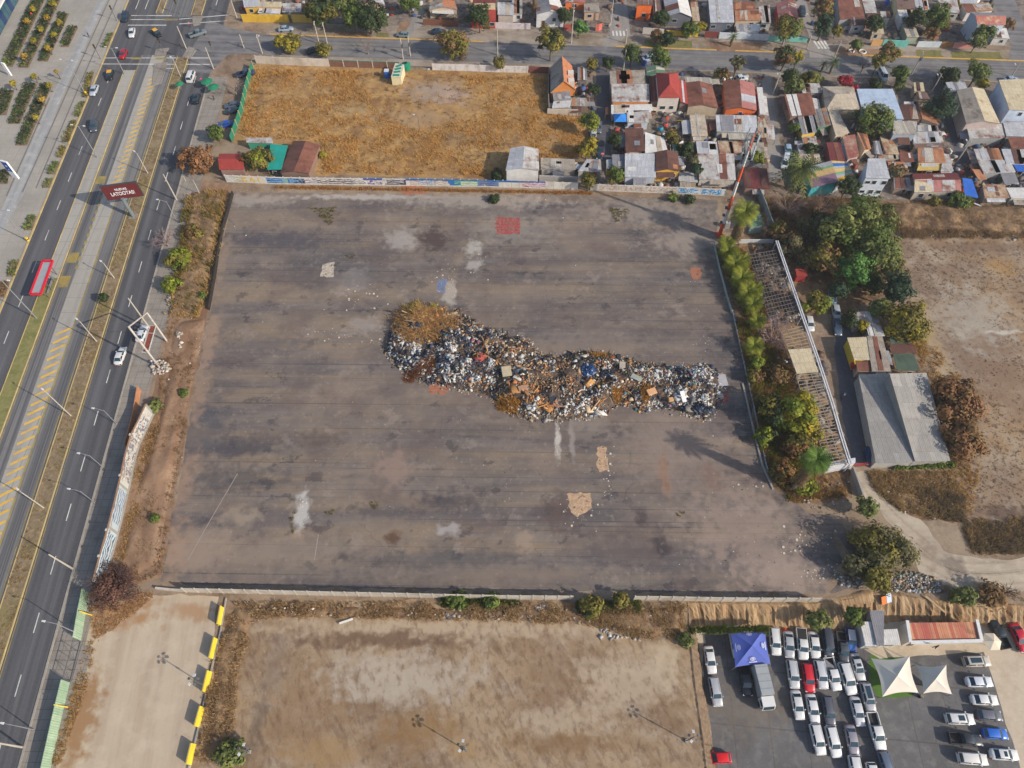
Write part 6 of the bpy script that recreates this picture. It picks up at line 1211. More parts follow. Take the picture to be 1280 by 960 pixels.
for r in [
('tall olive green tree in front of the yellow wall house',402,14,19,9,'olive',dict(pal2='dark')),
('loose yellow green tree crown at the top edge',426,2,15,9,'sage',{}),
('dark green round street tree below the brown tiled roof',461,22,20,8.5,'dark',{}),
('dark green tree pair beside the brown tiled roof',440,20,14,7.5,'green',{}),
('bright green tree at the short lane',511,0,14,7,'green',{}),
('wide olive yellow tree on the left end of the cross street',364,52,12,5,'olive',dict(pal2='yellow')),
('lobed yellow green tree beside the wide olive one',350,50,8,4.5,'yellow',{}),
('small olive yellow tree behind the tall block wall',406,62,9,4,'olive',dict(pal2='yellow')),
('big brownish olive tree on the verge by the dark blue car',566,54,19,7.5,'olive',dict(pal2='brown')),
('dark green tree beside the red ground floor house',599,20,14,7.5,'dark',{}),
('small brown green tree at the whitewashed wall',624,78,8,4,'olive',{}),
('tall dark street tree at the brick wall',689,50,16,9,'dark',dict(pal2='olive')),
('small green tree by the slanting salmon wall',724,34,9,5,'bright',{}),
('dark shrub tree behind the white pole',706,18,10,6,'dark',{}),
('dark tree at the corner of the dark lane',790,68,12,6,'dark',dict(pal2='sage')),
('bright green round tree on the street edge behind the red house',826,70,12,7,'green',{}),
('dark shrub in the yard of the orange wall house',827,22,10,5,'dark',{}),
('brown leaved little tree on the grass verge',821,44,8,4,'brown',{}),
('dark bush on the grass verge',835,49,9,4,'dark',{}),
('green garden bushes above the yellow low wall',862,37,11,4.5,'green',{}),
('yellowish bush beside the dark red gate',876,33,6,3.5,'yellow',{}),
('thin pale olive tree on the lower street edge',922,78,9,8,'greyol',dict(gap=.45,dens=.7)),
('golden brown round bush beside the thin pale tree',903,92,9,4.5,'olive',dict(pal2='brown')),
('big autumn green tree in front of the red gable house',986,34,16,8,'sage',dict(pal2='olive')),
('rust topped tree on the side street corner',1029,8,11,9,'brown',dict(pal2='olive')),
('dark hanging tree over the curved corner wall',1030,30,11,7,'bluegreen',{}),
('yellow flecked shrub inside the curved corner wall',1046,38,6,3.5,'olive',{}),
('grey green tree in the yard of the patched roofs',1094,29,11,5.5,'dark',{}),
('round green tree beside the white tyres on the verge',1070,55,7.5,4,'green',{}),
('three toned street tree of brown, dark and yellow leaves',982,71,13,6.5,'brown',dict(pal2='dark')),
('yellow leaved sapling beside the three toned tree',998,71,7,5,'yellow',{}),
('brown autumn tree over the lower kerb',1112,66,12,6.5,'brown',dict(pal2='olive')),
('olive tree left of the brown autumn one',1099,76,8,6,'olive',{}),
('green tree at the head of the diagonal lane',1127,92,11,6,'green',dict(pal2='dark')),
('large dark green tree among the upper tin roofs',1148,22,12,7,'dark',{}),
('large fresh green tree among the upper tin roofs',1173,18,14,8,'green',{}),
('rusty bush under the fresh green tree',1179,30,7,4.5,'brown',{}),
('bare purple shrub in the yard behind the blue white pickets',1165,40,9,4,'brown',dict(dens=.5)),
('green tree beside the worn pink roofed house',1229,41,11,6,'green',{}),
('olive round tree on the footpath of the worn pink house',1222,52,9,5,'sage',{}),
('rusty shrub at the far street corner',1262,30,7,4,'brown',{}),
('low dark tree row over the grey flat shed',1187,95,12,5,'dark',{}),
('full green tree between the shed and the white warehouse',1223,89,13,7,'green',dict(pal2='sage')),
('yellow bush under the full green tree',1228,103,7,4,'yellow',{}),
('big dark green tree overhanging the diagonal lane',1178,131,17,7,'bluegreen',{}),
('round bright green tree in front of the pale blue flat roof',1092,150,19,7.5,'sage',dict(pal2='green')),
('dark round tree by the striped roof',1060,232,13,6,'dark',{}),
('green bush beside the dark grey skylight roof',993,160,7,3.5,'green',{}),
('dark green tree above the broad rusty roof',986,95,10,5,'dark',{}),
('olive tree leaning on the broad rusty roof',993,107,11,5,'sage',{}),
('red flowering climber behind the beige hipped house',1056,101,9,3.5,'red',dict(flat=.6)),
('red flowering bush at the right edge of the hipped house',1066,110,6,3,'red',dict(flat=.7)),
('fresh green tall bush in the corner of the straw field',738,152,12,6,'ygreen',dict(pal2='dark')),
('yellow speckled round tree at the lane end',734,184,12,5.5,'olive',dict(pal2='yellow')),
('olive round tree standing against the graffiti wall',736,225,11,5,'olive',{}),
('olive green tree left of the pale two level house',769,218,10,5,'olive',dict(pal2='green')),
('dark shrub in the lane side yard',769,174,8,4,'dark',{}),
('rusty green tree beside the bright white roof',840,170,10,4.5,'olive',dict(pal2='brown')),
('dark green shrub between the two grey houses',858,186,9,4,'dark',{}),
('grey green shrub in the narrow court',867,200,7,4,'greyol',{}),
('dark tall shrub by the wide grey compound',872,212,7,5,'bluegreen',{}),
('light yellow green tree beside the mast head',947,196,8,4.5,'ygreen',{}),
('long green hedge tree along the dark lane',742,112,7,4.5,'dark',{}),
('olive bush at the top of the dark lane',740,80,8,4,'olive',{}),
('dark bush at the street end of the lane',760,78,7,4,'dark',{}),
('round yellow green tree beside the red kiosk',322,198,15,5.5,'ygreen',dict(pal2='olive')),
('clipped dark green ball tree on the side pavement',271,166,10,4.2,'green',{}),
('rust orange autumn tree next to the red kiosk',244,199,21,5.5,'rust',dict(gap=.45,dens=.7)),
('small green tree on the earth median',130,372,5.5,2.6,'dark',{}),
('vivid yellow green bush by the avenue pavement',224,324,15,3.6,'ygreen',dict(pal2='olive')),
('small green bush below the vivid yellow green one',214,356,10,3,'ygreen',{}),
('brownish dry bush on the pavement mound',240,290,13,2.4,'brown',dict(dens=.5,pal2='olive')),
('rounded dark green bush at the bottom edge of the field',287,940,19,2.6,'sage',{}),
('yellow green shrub at the gap of the near lot wall',740,757,14,3.2,'olive',dict(pal2='green')),
('smaller olive shrub right of the wall gap',775,750,9,2.6,'olive',{}),
('huge light green tree filling the corner above the shed lane',1070,285,44,12,'sage',dict(pal2='green',leaf=.42)),
('light green side crown right of the huge tree',1103,315,24,9.5,'sage',{}),
('fresh green conical tree in front of the huge one',1068,338,19,7.5,'bright',{}),
('dark blue green tree at the edge of the dry field',1121,362,18,8,'bluegreen',{}),
('olive yellow tree over the green net canopies',1136,402,24,7,'olive',dict(pal2='yellow')),
('round orange flecked green tree beside the beam wall',1020,378,15,5,'ygreen',dict(pal2='olive')),
('mixed brown olive tree left of the conical one',1030,322,20,7,'olive',dict(pal2='brown')),
('brown green brush tree below the date palm',975,290,13,4,'brown',dict(pal2='olive')),
('dull olive brush tree right of the equipment cabin',990,305,15,4.5,'greyol',dict(pal2='brown')),
('dark olive tree against the left side of the huge tree',1028,282,20,7,'greyol',dict(pal2='dark')),
('brown shrub above the small red hut',1008,325,12,4,'brown',dict(pal2='greyol')),
('dark tree in the hollow below the huge tree',1088,352,15,5,'dark',{}),
('grey olive tree under the light green side crown',1118,338,13,5,'olive',dict(pal2='greyol')),
('brown yard shrub behind the white two storey house',1122,214,11,3,'brown',dict(pal2='greyol')),
('garden bush row before the pale blue flat roof',1095,106,8,3,'dark',{}),
('dark garden shrub right of the bougainvillea',1126,105,8,3.5,'dark',dict(pal2='sage')),
('olive garden shrub on the lower verge',1012,96,9,3.5,'olive',dict(pal2='dark')),
('green verge shrub below the young palm',1020,97,7,2.5,'sage',{}),
('bushy green tree in the side yard of the colourful roof',1012,186,8,3.5,'dark',{}),
('low olive tree behind the white roofed hut',1100,385,13,5,'sage',{}),
('dark low tree over the parked cars of the lane',1048,362,11,4.5,'bluegreen',{}),
('yellow bush leaning on the white roofed hut',1078,408,8,3.2,'yellow',{}),
('dark tree behind the pale shop',1062,398,9,4,'dark',{}),
('upper rust brown tree beside the long shed',1190,500,30,7,'rust',dict(pal2='brown')),
('lower rust brown tree beside the long shed',1202,548,24,6,'brown',dict(pal2='rust')),
('large yellow green tree inside the open roof frame',1000,518,28,7.5,'ygreen',dict(pal2='yellow')),
('dark green tree left of the yellow green one',966,512,18,6,'dark',dict(pal2='olive')),
('orange brown shrub below the yellow green tree',1000,558,20,4,'rust',dict(pal2='olive',dens=.7)),
('broad scruffy dark olive bush at the dirt track corner',1100,684,32,5,'greyol',dict(pal2='olive',leaf=.3,flat=.6,dens=.8)),
('small yellow green tree left of the dirt track',1085,635,13,4,'sage',{}),
('straggly olive bush reaching over the dirt track',1128,690,19,3.2,'olive',dict(pal2='greyol',flat=.5,dens=.7)),
('dark bush behind the scruffy one at the lot corner',1078,706,20,4.5,'dark',dict(pal2='greyol',dens=.8)),
('dense dark reddish brown bush below the tall wall',140,734,27,3.4,'dusk',dict(dens=.5,leaf=.2,flat=.55)),
('yellow green shrub at the upper end of the beam strip',946,452,10,2.4,'ygreen',{}),
('olive shrub left of the mauve leafless tree',944,470,11,2.6,'olive',dict(pal2='brown')),
('brown dry shrub below the cream roof sheet',974,470,15,2.6,'brown',dict(pal2='olive',dens=.7)),
('yellow green shrub at the bend of the pipe fence',957,545,12,3,'ygreen',dict(pal2='dark')),
('rusty shrub beside the slim palm',978,588,14,2.8,'rust',dict(pal2='olive',dens=.7)),
('low yellow green shrub at the foot of the slim palm',1004,606,14,2.2,'ygreen',dict(pal2='brown',dens=.7)),
('olive lower crown of the dirt track corner',1096,722,18,5,'olive',{}),
('pale green cactus like bush at the bank top',1206,744,13,2.6,'sage',{}),
('green shrub hanging over the car park bank',1068,770,13,3,'green',{}),
('fine leaved green shrub on the tan bank',1022,776,13,2.6,'sage',{}),
('brown dry shrub at the right end of the bank top',1240,742,18,2.4,'brown',dict(dens=.5)),
('green bush at the grey wall below the rose roof',1199,250,12,3.2,'green',{}),
('small green bush beside the wall under the rose roof',1168,252,7,2.4,'olive',{}),
('yellow flowering bush beside the collapsed roof',403,193,4.5,2,'yellow',{}),
('green shrub in the shaded corner by the white shed',621,219,8,2.4,'dark',{}),
('low green bush on the lot below the painted wall',618,248,7,1.4,'dark',{}),
('low round bush right of the mast foot',862,249,7,1.5,'dark',{}),
('round low bush left of the mast foot',841,246,6,1.4,'green',{}),
('leafy shrub row at the near wall of the lot',570,750,12,1.6,'green',dict(flat=.5)),
('leafy shrub clump further along the near wall',615,751,12,1.6,'green',dict(flat=.5)),
('green shrub at the tall wall end',192,508,9,1.8,'sage',{}),
('small green bush on the brown earth slope',193,648,6,1.2,'green',{}),
('tiny green bush at the lot edge',230,490,6,1.0,'green',{}),
('green tuft bush by the pale slab at the lot edge',253,369,6,1.2,'green',{}),
('green bush by the dark bank bottom at the car park',858,800,9,1.6,'sage',{}),
]: tree(r[0],r[1],r[2],r[3],r[4],r[5],**r[6])
bare_tree('bare grey tree on the street verge below the dark tree',458,56,12,5)
bare_tree('leafless tree behind the slate grey car',292,108,13,5,(140,122,112))
bare_tree('leafless pinkish shrub by the avenue pavement',206,300,15,3.6,(142,120,118),nb=110)
bare_tree('spreading leafless branches over the reddish brown bush',142,735,30,4,(88,66,62),nb=300)
bare_tree('bare grey brown tree below the date palm',985,258,24,5.5,(136,116,108),nb=150)
bare_tree('bare brown tree left of the huge green one',1030,255,24,5.5,(128,106,98),nb=150)
bare_tree('leafless mauve tree inside the roof frame',966,420,22,5,(150,124,122),nb=140)
bare_tree('leafless sapling on the lower kerb of the street',1081,80,8,4.5,(120,104,98))
bare_tree('leafless dark shrub near the brown bank top',1262,738,12,2.6,(112,92,80))
bare_tree('dry brown bare tree on the edge of the scrub',962,286,16,4,(116,94,80),nb=110)
# palms
palm('very tall fan palm with a skirt of dead fronds beside the mast',(917,304),(930,264),17,40,((70,88,34),(158,162,62)),skirt=True,tr=.42,w=.6,droop=.7)
palm('large feather palm in front of the striped roof',(990,238),(990,212),27,46,((50,66,36),(118,128,66)),w=.3,droop=.8,h=6.5,tr=.5)
palm('fan palm with a slim tall trunk in the lower overgrown strip',(991,612),(1023,576),19,30,((50,84,34),(118,146,58)),w=.6,droop=.6,tr=.3,skirt=True)
palm('small palm on the lower verge of the street',(1037,92),(1038,80),10,26,((54,72,48),(110,122,82)),h=3.5,w=.25)
palm('young palm beside the small one on the lower verge',(1026,90),(1027,82),7,20,((54,72,48),(110,122,82)),h=2.5,w=.25)
palm('little palm on the bare upper verge',(913,58),(914,50),8,22,((66,80,44),(120,128,72)),h=3,w=.25)
palm('palm with a bare trunk at the slatted roof house',(668,25),(665,5),9,16,((112,100,84),(160,146,126)),h=9,skirt=True)
for lb,x,y,r_ in (('topmost fan palm of the row along the lot fence',906,318,14),('second fan palm of the row along the lot fence',914,334,15),('third and fullest fan palm of the lot fence row',922,352,16),('fourth fan palm of the lot fence row',930,370,16),('fan palm leaning out at the lower end of the row',936,384,13),('lone young fan palm lower on the lot fence',937,436,13),('small fan palm filling the gap near the top of the row',903,308,11),('fan palm squeezed behind the second one of the row',922,330,12),('fan palm behind the fourth one of the row',938,366,13),('low fan palm between the row and the lone young one',941,404,11)):
 palm(lb,(x+1,y+6),(x,y),r_,24,((66,84,26),(150,152,50)),h=2.6,w=.62,droop=.55,group='fan palms along the lot fence',name='fan_palm')
# hedges and beds of the plaza
mSoil = M('bed_soil',c(122,104,84),.95,.2)
def bed(label,q,n,hgt=.7,pal='dark',pal2='green'):
 P = W(q); ct = sum(P,Vector())/4; t = thing('planting_bed',label,'planting bed',(ct.x,ct.y,0)); off = Vector((ct.x,ct.y,0)); Pl = [p-off for p in P]
 MB().prism(Pl,-.02,.1).build('soil',mSoil,t); A = abs(sum(Pl[i].x*Pl[(i+1) % 4].y-Pl[(i+1) % 4].x*Pl[i].y for i in range(4)))/2; n = int(A*11); pts = rand_in(Pl,n)
 m = vnoise(pts[:,0],pts[:,1],1.5,int(ct.x)); h = hgt*(.35+.9*m)*RNG.uniform(.5,1.1,n); C = np.column_stack([pts,.08+h]); Nn = RNG.normal(0,.7,(n,3))+np.array([0,0,1]); tint = np.clip(m*.8+RNG.uniform(-.2,.3,n),0,1); V,F = leaf_cards(C,Nn,RNG.uniform(.2,.38,n),tint)
 me = fast_mesh('foliage',V,F,tint); me.materials.append(leafmat(*PAL[pal])); me.materials.append(leafmat(*PAL[pal2])); me.polygons.foreach_set('material_index',(vnoise(pts[:,0],pts[:,1],3,7) > .6).astype(np.int32)); link('foliage',me,t)
for lb,q in (('long planted bed nearest the glass building',[(2,82),(16,84),(58,-4),(42,-4)]),('planted bed second from the glass building',[(23,85),(36,85),(76,0),(62,0)]),('planted bed third from the glass building',[(48,77),(60,77),(87,17),(74,17)]),('short planted bed closest to the crossing',[(76,59),(86,59),(98,34),(86,34)]),('green bed at the middle of the plaza below the path',[(10,155),(25,155),(47,105),(31,105)]),('brown green bed along the grey plaza strip',[(19,182),(34,182),(66,105),(52,105)]),('corner bed cut by the left edge',[(-14,144),(8,144),(18,114),(2,112)]),('low bed under the blue sign panel',[(-8,230),(10,230),(12,214),(-4,214)])): bed(lb,q,0)
for lb,q,pl in (('kerb planting with low green shrubs by the crossing',[(128,60),(134,60),(142,42),(136,42)],'green'),('kerb planting beside the silver sedan',[(103,122),(110,122),(118,90),(110,92)],'olive'),('kerb planting with dry shrubs below the silver sedan',[(93,146),(101,146),(108,128),(100,128)],'sage'),('olive kerb bed by the dark grey wagon',[(78,178),(87,178),(97,152),(89,152)],'olive'),('low grassy kerb bed above the round shrub',[(71,197),(79,197),(84,184),(76,184)],'olive'),('green kerb bed with round shrub',[(59,218),(69,218),(75,203),(66,203)],'green'),('kerb bed at the end of the plaza planting',[(53,235),(62,235),(67,224),(58,224)],'sage'),('single green shrub bed near the lower kerb',[(30,288),(40,288),(46,270),(36,270)],'green'),('grassy kerb bed left of the red bus shelter',[(8,346),(20,346),(26,326),(14,326)],'sage'),('dark kerb bed at the left edge',[(-8,372),(8,372),(12,352),(-4,352)],'brown')): bed(lb,q,0,.6,pl,'sage')
for i,(x,y,lb) in enumerate(((33,26,'golden sapling between the first two plaza beds'),(41,11,'golden sapling at the top of the first bed'),(66,4,'golden sapling at the top edge of the second bed'),(58,22,'yellow sapling in the upper second bed'),(51,36,'pale yellow sapling in the middle second bed'),(42,51,'golden sapling low in the second bed'),(30,70,'bright yellow sapling at the foot of the second bed'),(74,27,'yellow sapling in the upper third bed'),(67,43,'pale sapling in the middle third bed'),(60,60,'yellow sapling low in the third bed'),(42,95,'yellow sapling standing on the open paving'),(16,104,'golden sapling near the white sign slab'),(70,89,'tiny pale sapling near the grey strip'),(61,106,'orange yellow sapling at the lower green bed'),(44,146,'orange sapling in the brown green bed'),(52,124,'yellow sapling above the orange one'))): tree(lb,x,y,4.2 if i != 12 else 2.6,2.8,'yellow' if i % 3 else 'gold',name='sapling',group='young yellow trees on the plaza',dens=.45,leaf=.2,gap=.42)
# long hedge below the shed
P = W([(1116,588),(1192,586),(1192,578),(1118,580)]); ct = sum(P,Vector())/4; t = thing('hedge','low green creeper hedge along the near end of the long shed','hedge',(ct.x,ct.y,0)); pts = rand_in([p-Vector((ct.x,ct.y,0)) for p in P],1500); h = RNG.uniform(.1,1.3,1500)*(.5+vnoise(pts[:,0],pts[:,1],1.3)); tint = RNG.uniform(0,1,1500); V,F = leaf_cards(np.column_stack([pts,h]),RNG.normal(0,.8,(1500,3))+np.array([0,-.3,1]),RNG.uniform(.15,.3,1500),tint); me = fast_mesh('foliage',V,F,tint); me.materials.append(leafmat(*PAL['green'])); link('foliage',me,t)
# grass and weeds
FR = lambda X,Y: .05+.3*vnoise(X,Y,3.5,21)
tufts('dry_grass','tall dry yellow grass covering the fenced field',[((320,86),(450,90),(462,118),(470,142),(520,162),(590,150),(604,128),(575,96),(688,98),(690,140),(730,152),(732,194),(640,205),(632,220),(404,217),(400,178),(300,170))],7000,.45,((182,132,68),(240,190,112)),FR,.75,5,.1,clump=5)
tufts('dry_grass','brown dry weeds among the yellow grass',[((325,90),(690,96),(730,155),(732,194),(640,205),(632,220),(404,217),(400,178),(300,170))],1500,.5,((116,92,60),(166,128,80)),FR,.6,6,.08,clump=4)
tufts('weeds','yellow weeds on the pavement mound',[((236,240),(286,238),(280,290),(262,370),(250,400),(208,395),(222,330))],1300,.7,((166,134,84),(212,176,112)),lambda X,Y: .2+.4*vnoise(X,Y,3.2,1),.5,6,.1,clump=2.5)
tufts('weeds','brown scrub along the whole brown roadside slope',[((206,400),(250,400),(236,520),(222,600),(203,722),(160,730),(176,600),(200,500))],620,.4,((120,94,66),(176,140,96)),lambda X,Y: .1+.2*vnoise(X,Y,2.2,3),.5,6,.07,clump=2)
tufts('weeds','olive weeds on the pavement mound',[((230,250),(280,245),(270,330),(246,395),(215,380))],420,1.0,PAL['olive'],lambda X,Y: .2+.4*vnoise(X,Y,3.2,1),.5,7,.12,clump=3)
tufts('weeds','dry weeds on the ridge below the lot wall',[((290,754),(858,757),(860,800),(800,800),(740,782),(560,776),(320,774)),((288,770),(320,776),(300,840),(290,950),(250,955),(264,830))],1700,.5,((146,118,88),(206,174,130)),lambda X,Y: .15+.4*vnoise(X,Y,2.5,5),.45,6,.07,clump=2)
tufts('weeds','green weeds along the near lot wall',[((550,750),(650,752),(650,760),(552,758)),((862,784),(960,784),(960,790),(864,792)),((720,752),(800,752),(800,766),(722,768))],320,.8,PAL['green'],None,.4,7,.09)
tufts('weeds','dry weeds below the long shed',[((1085,590),(1190,590),(1212,640),(1190,652),(1125,638),(1092,612)),((1204,652),(1300,645),(1300,690),(1216,692))],1900,.6,((144,120,92),(206,174,128)),None,.5,6,.07,clump=2)
tufts('weeds','grey burnt brush below the long shed',[((1150,610),(1205,620),(1205,652),(1160,648)),((1208,656),(1300,650),(1300,690),(1218,692))],700,.8,((92,80,70),(146,128,108)),None,.7,7,.06,clump=1.5)
tufts('weeds','brown brush in the scrub below the tin houses',[((950,250),(1090,250),(1100,300),(1040,330),(970,310)),((1100,258),(1320,262),(1320,300),(1128,298))],4200,.7,((112,92,74),(180,148,112)),lambda X,Y: .15+.6*vnoise(X,Y,3.2,12),.8,7,.07,clump=2)
tufts('weeds','orange brown undergrowth in the overgrown fence strip',[((918,400),(960,400),(1000,480),(1060,620),(985,628),(950,560),(936,480)),((900,312),(930,312),(960,395),(935,400))],2200,.8,((140,110,74),(196,158,104)),None,.6,7,.08,clump=2.2)
tufts('weeds','green undergrowth in the overgrown fence strip',[((920,405),(950,405),(985,480),(1020,615),(985,628),(955,560),(938,480)),((900,312),(925,312),(945,395),(930,398))],1100,1.0,((84,92,34),(156,150,56)),None,.6,7,.1,clump=2)
tufts('weeds','dark tussocks dotted over the dry field',[((1135,310),(1300,310),(1300,640),(1215,640),(1225,560),(1160,430))],1300,.13,((86,74,58),(136,116,90)),None,.16,6,.06,clump=6)
tufts('weeds','straw grass along the dry field edge',[((1130,350),(1160,420),(1200,470),(1230,560),(1215,640),(1180,640),(1160,560),(1150,450)),((1120,400),(1150,470),(1160,440),(1135,380))],900,.5,PAL['grass'],None,.4,6,.06,clump=2)
tufts('weeds','dry weeds on the earth median',[[AU(-81.8,10),AU(-79.2,10),AU(-79.2,180),AU(-81.8,180)]],900,.25,((128,104,66),(186,156,104)),lambda X,Y: X*0+.12,.3,6,.06,clump=4,world=True)
tufts('weeds','rusty weeds along the foot of the painted wall',[((345,232.5),(740,240),(740,243),(345,236))],700,.3,((160,110,56),(206,150,80)),None,.35,6,.08)
tufts('weeds','weeds along the foot of the tall wall',[((196,520),(180,556),(168,600),(158,655),(142,715),(150,720),(172,650),(184,590),(204,525)),((110,800),(96,850),(64,955),(76,955),(108,860),(120,800))],480,.35,((154,122,84),(206,170,118)),None,.4,6,.08,clump=2)
tufts('weeds','reddish dry growth by the dark leafless bush',[((112,760),(150,742),(196,742),(150,780),(118,800))],420,.25,((164,124,86),(206,166,120)),None,.5,6,.07,clump=3)
tufts('weeds','dry weeds at the rim of the car park',[((1100,728),(1285,738),(1285,752),(1100,742))],200,.25,((150,122,86),(190,158,112)),None,.35,6,.06,clump=2)
tufts('weeds','scattered small weeds on the empty lot',[((400,640),(420,636),(418,644)),((362,640),(370,640),(366,672)),((388,260),(420,258),(415,284)),((760,260),(790,262),(770,280)),((505,392),(520,380),(512,404)),((430,318),(445,318),(440,324)),((460,628),(474,628),(468,640)),((844,640),(856,640),(850,648))],22,.3,PAL['olive'],None,.3,7,.07)
# ================================================================ lamps and poles
mPoleC = M('pole_concrete',c(176,168,156),.9,.1); mPoleS = M('pole_steel',c(150,152,156),.5,.08,1,.3); mPoleD = M('pole_dark',c(92,90,90),.7,.1); mHead = M('lamp_head',c(206,206,204),.5,.05)
def lamp(label,base,top=None,h=None,arm=(1.6,0),name='street_lamp',mat=None,double=False,r=.11,group=None,z=0.0):
 h = h or height_of(base,top,3,13); q = G(*base,z); t = thing(name,label,'street lamp',(q.x,q.y,z),0,group); mat = mat or mPoleS
 MB().tube([(0,0,-.1),(0,0,.4),(0,0,h)],[r*1.5,r*1.1,r*.7],8).build('pole',mat,t)
 for s in ((1,-1) if double else (1,)):
  a = Vector((arm[0]*s,arm[1]*s,0));
  if a.length < .01: continue
  MB().tube([(0,0,h-.25),a*.5+Vector((0,0,h+.12)),a+Vector((0,0,h+.2))],[.05,.045,.04],6).build('arm',mat,t)
  d = a.normalized(); n = Vector((-d.y,d.x,0)); b = MB(); e = a+Vector((0,0,h+.2)); vs = [e+d*i*.42+n*j*.16+Vector((0,0,k)) for k in (-.07,.06) for i,j in ((-.3,-1),(1,-.7),(1,.7),(-.3,1))]; b.add(vs,[(3,2,1,0),(4,5,6,7),(0,1,5,4),(1,2,6,5),(2,3,7,6),(3,0,4,7)]); b.build('lamp_head',mHead,t)
 return t
def upole(label,base,top=None,h=None,cross=True,mat=None,lampside=0,boxes=False):
 h = h or height_of(base,top,4,14); q = G(*base); t = thing('utility_pole',label,'utility pole',(q.x,q.y,0)); MB().tube([(0,0,-.1),(0,0,h)],[.17,.11],8).build('pole',mat or mPoleC,t)
 if cross:
  b = MB().beam((0,-1.0,h-.4),(0,1.0,h-.4),.1); b.build('cross_arm',mPoleC,t)
  for y in (-.9,0,.9): MB().tube([(0,y,h-.35),(0,y,h-.12)],[.05,.03],6).build('insulator',mPoleD,t)
 if lampside: MB().tube([(0,0,h-1.6),(0,lampside*1.5,h-1.2)],.035,5).build('arm',mPoleS,t); MB().box(-.12,.12,lampside*1.5-.3,lampside*1.5+.3,h-1.28,h-1.14).build('lamp_head',mHead,t)
 if boxes: MB().box(.1,.55,-.35,.35,h-2.6,h-1.6).build('transformer',mPoleD,t)
 return t
for lb,b,tp in (('median lamp nearest below the junction',(226,96),(217,73)),('median lamp just above the billboard',(185,217),(172,191)),('median lamp below the billboard',(143,348),(132,328)),('median lamp level with the empty billboard frame',(121,427),(103,400)),('median lamp level with the top of the tall graffiti wall',(89,520),(57,490)),('median lamp above the yellow hatching end',(55,635),(27,615))):
 lamp(lb,b,tp,arm=(-.6,.45),mat=mPoleC)
for lb,b,h in (('pavement lamp beside the middle of the tall graffiti wall',(118,628),5.0),('short pavement lamp along the tall graffiti wall',(126,582),4.2),('pavement lamp at the upper end of the tall graffiti wall',(146,530),5.2),('pavement lamp at the green fence gateway',(102,794),7.5),('pavement lamp beside the lower green fence',(42,912),4.6),('pavement lamp at the pinkish leafless shrub',(221,276),6)):
 lamp(lb,b,None,h,arm=(-1.8,.3),r=.08)
for lb,b,tp in (('thick concrete pole at the foot of the tall wall',(91,711),(62,692)),('thick concrete pole at the lower left edge',(28,934),(0,925)),('concrete pole right of the billboard',(221,250),(206,217)),('concrete pole at the junction corner pavement',(267,86),(258,59)),('concrete pole rising behind the empty billboard frame',(187,410),(160,373)),('concrete pole standing in the middle of the junction',(233,61),(224,32))): upole(lb,b,tp,cross=False)
for lb,b,tp in (('white lamp mast on the bus platform',(122,197),(99,157)),('white lamp mast by the red bus shelter',(46,398),(2,350)),('white lamp mast beside the silver sedan',(107,117),(82,76)),('white lamp mast near the crossing kerb',(156,93),(139,60)),('white lamp mast at the left edge of the plaza',(33,300),(4,262))): lamp(lb,b,tp,arm=(-1.4,.2),double=True)
for b,lb in (((107,118),'yellow drum at the foot of the plaza mast'),((34,300),'yellow drum by the left kerb')):
 q = G(*b); t = thing('bollard',lb,'bollard',(q.x+.35,q.y-.2,0)); MB().tube([(0,0,-.05),(0,0,1.0)],[.32,.3],12).build('body',M('drum_yellow',c(226,184,40),.6,.08),t); MB().tube([(0,0,.45),(0,0,.65)],[.33,.325],12).build('band',mBlk,t)
for lb,b,tp,k in (('street pole before the yellow corner wall',(328,67),(322,43),dict(lampside=1)),('left one of two pale poles by the olive trees',(399,55),(392,27),{}),('right one of two pale poles by the olive trees',(409,54),(404,28),{}),('left transformer pole at the grey green car',(504,74),(500,48),dict(boxes=True)),('right transformer pole at the grey green car',(513,70),(509,46),dict(boxes=True)),('pole in front of the whitewashed wall',(622,69),(621,36),{}),('tall white pole on the verge by the brick wall',(714,54),(716,4),dict(lampside=-1)),('white pole at the mouth of the pale side street',(763,31),(764,-2),{}),('street lamp pole at the corner of the dark lane',(782,54),(782,36),dict(lampside=1,cross=False)),('thin pole behind the large pale tin roof',(779,88),(779,62),dict(cross=False)),('leaning lamp pole near the broad rusty roof',(966,118),(975,91),dict(lampside=1)),('pole on the upper verge by the side street crossing',(1043,72),(1048,50),{}),('pole between street and the brown autumn trees',(1140,92),(1147,62),dict(boxes=True)),('long lamp pole at the head of the diagonal lane',(1165,114),(1177,92),dict(lampside=1)),('long white pole across the diagonal lane',(1197,201),(1212,174),dict(lampside=1)),('pole by the left street corner of the red gable',(975,66),(977,52),{}),('lamp pole at the small street corner sign',(1008,62),(1009,54),dict(cross=False)),('pole in the short lane by the shop corner',(305,60),(304,42),dict(cross=False)),('pole right of the junction corner',(296,22),(283,-4),{}),('thin pole at the right end of the street',(1264,96),(1260,88),dict(lampside=1,cross=False))): upole(lb,b,tp,**k)
lamp('thin pole with a white lamp in the straw field',(525,166),None,5.0,arm=(-.8,.2),r=.06,mat=mPoleD); lamp('short dark pole in the upper straw field',(535,105),None,4.2,arm=(.5,0),r=.06,mat=mPoleD)
for lb,b in (('pavement sign post above the leafless shrub',(238,238)),('second slim post on the pavement mound',(250,243))): lamp(lb,b,None,4.5,arm=(0,0),r=.09,mat=mPoleC)
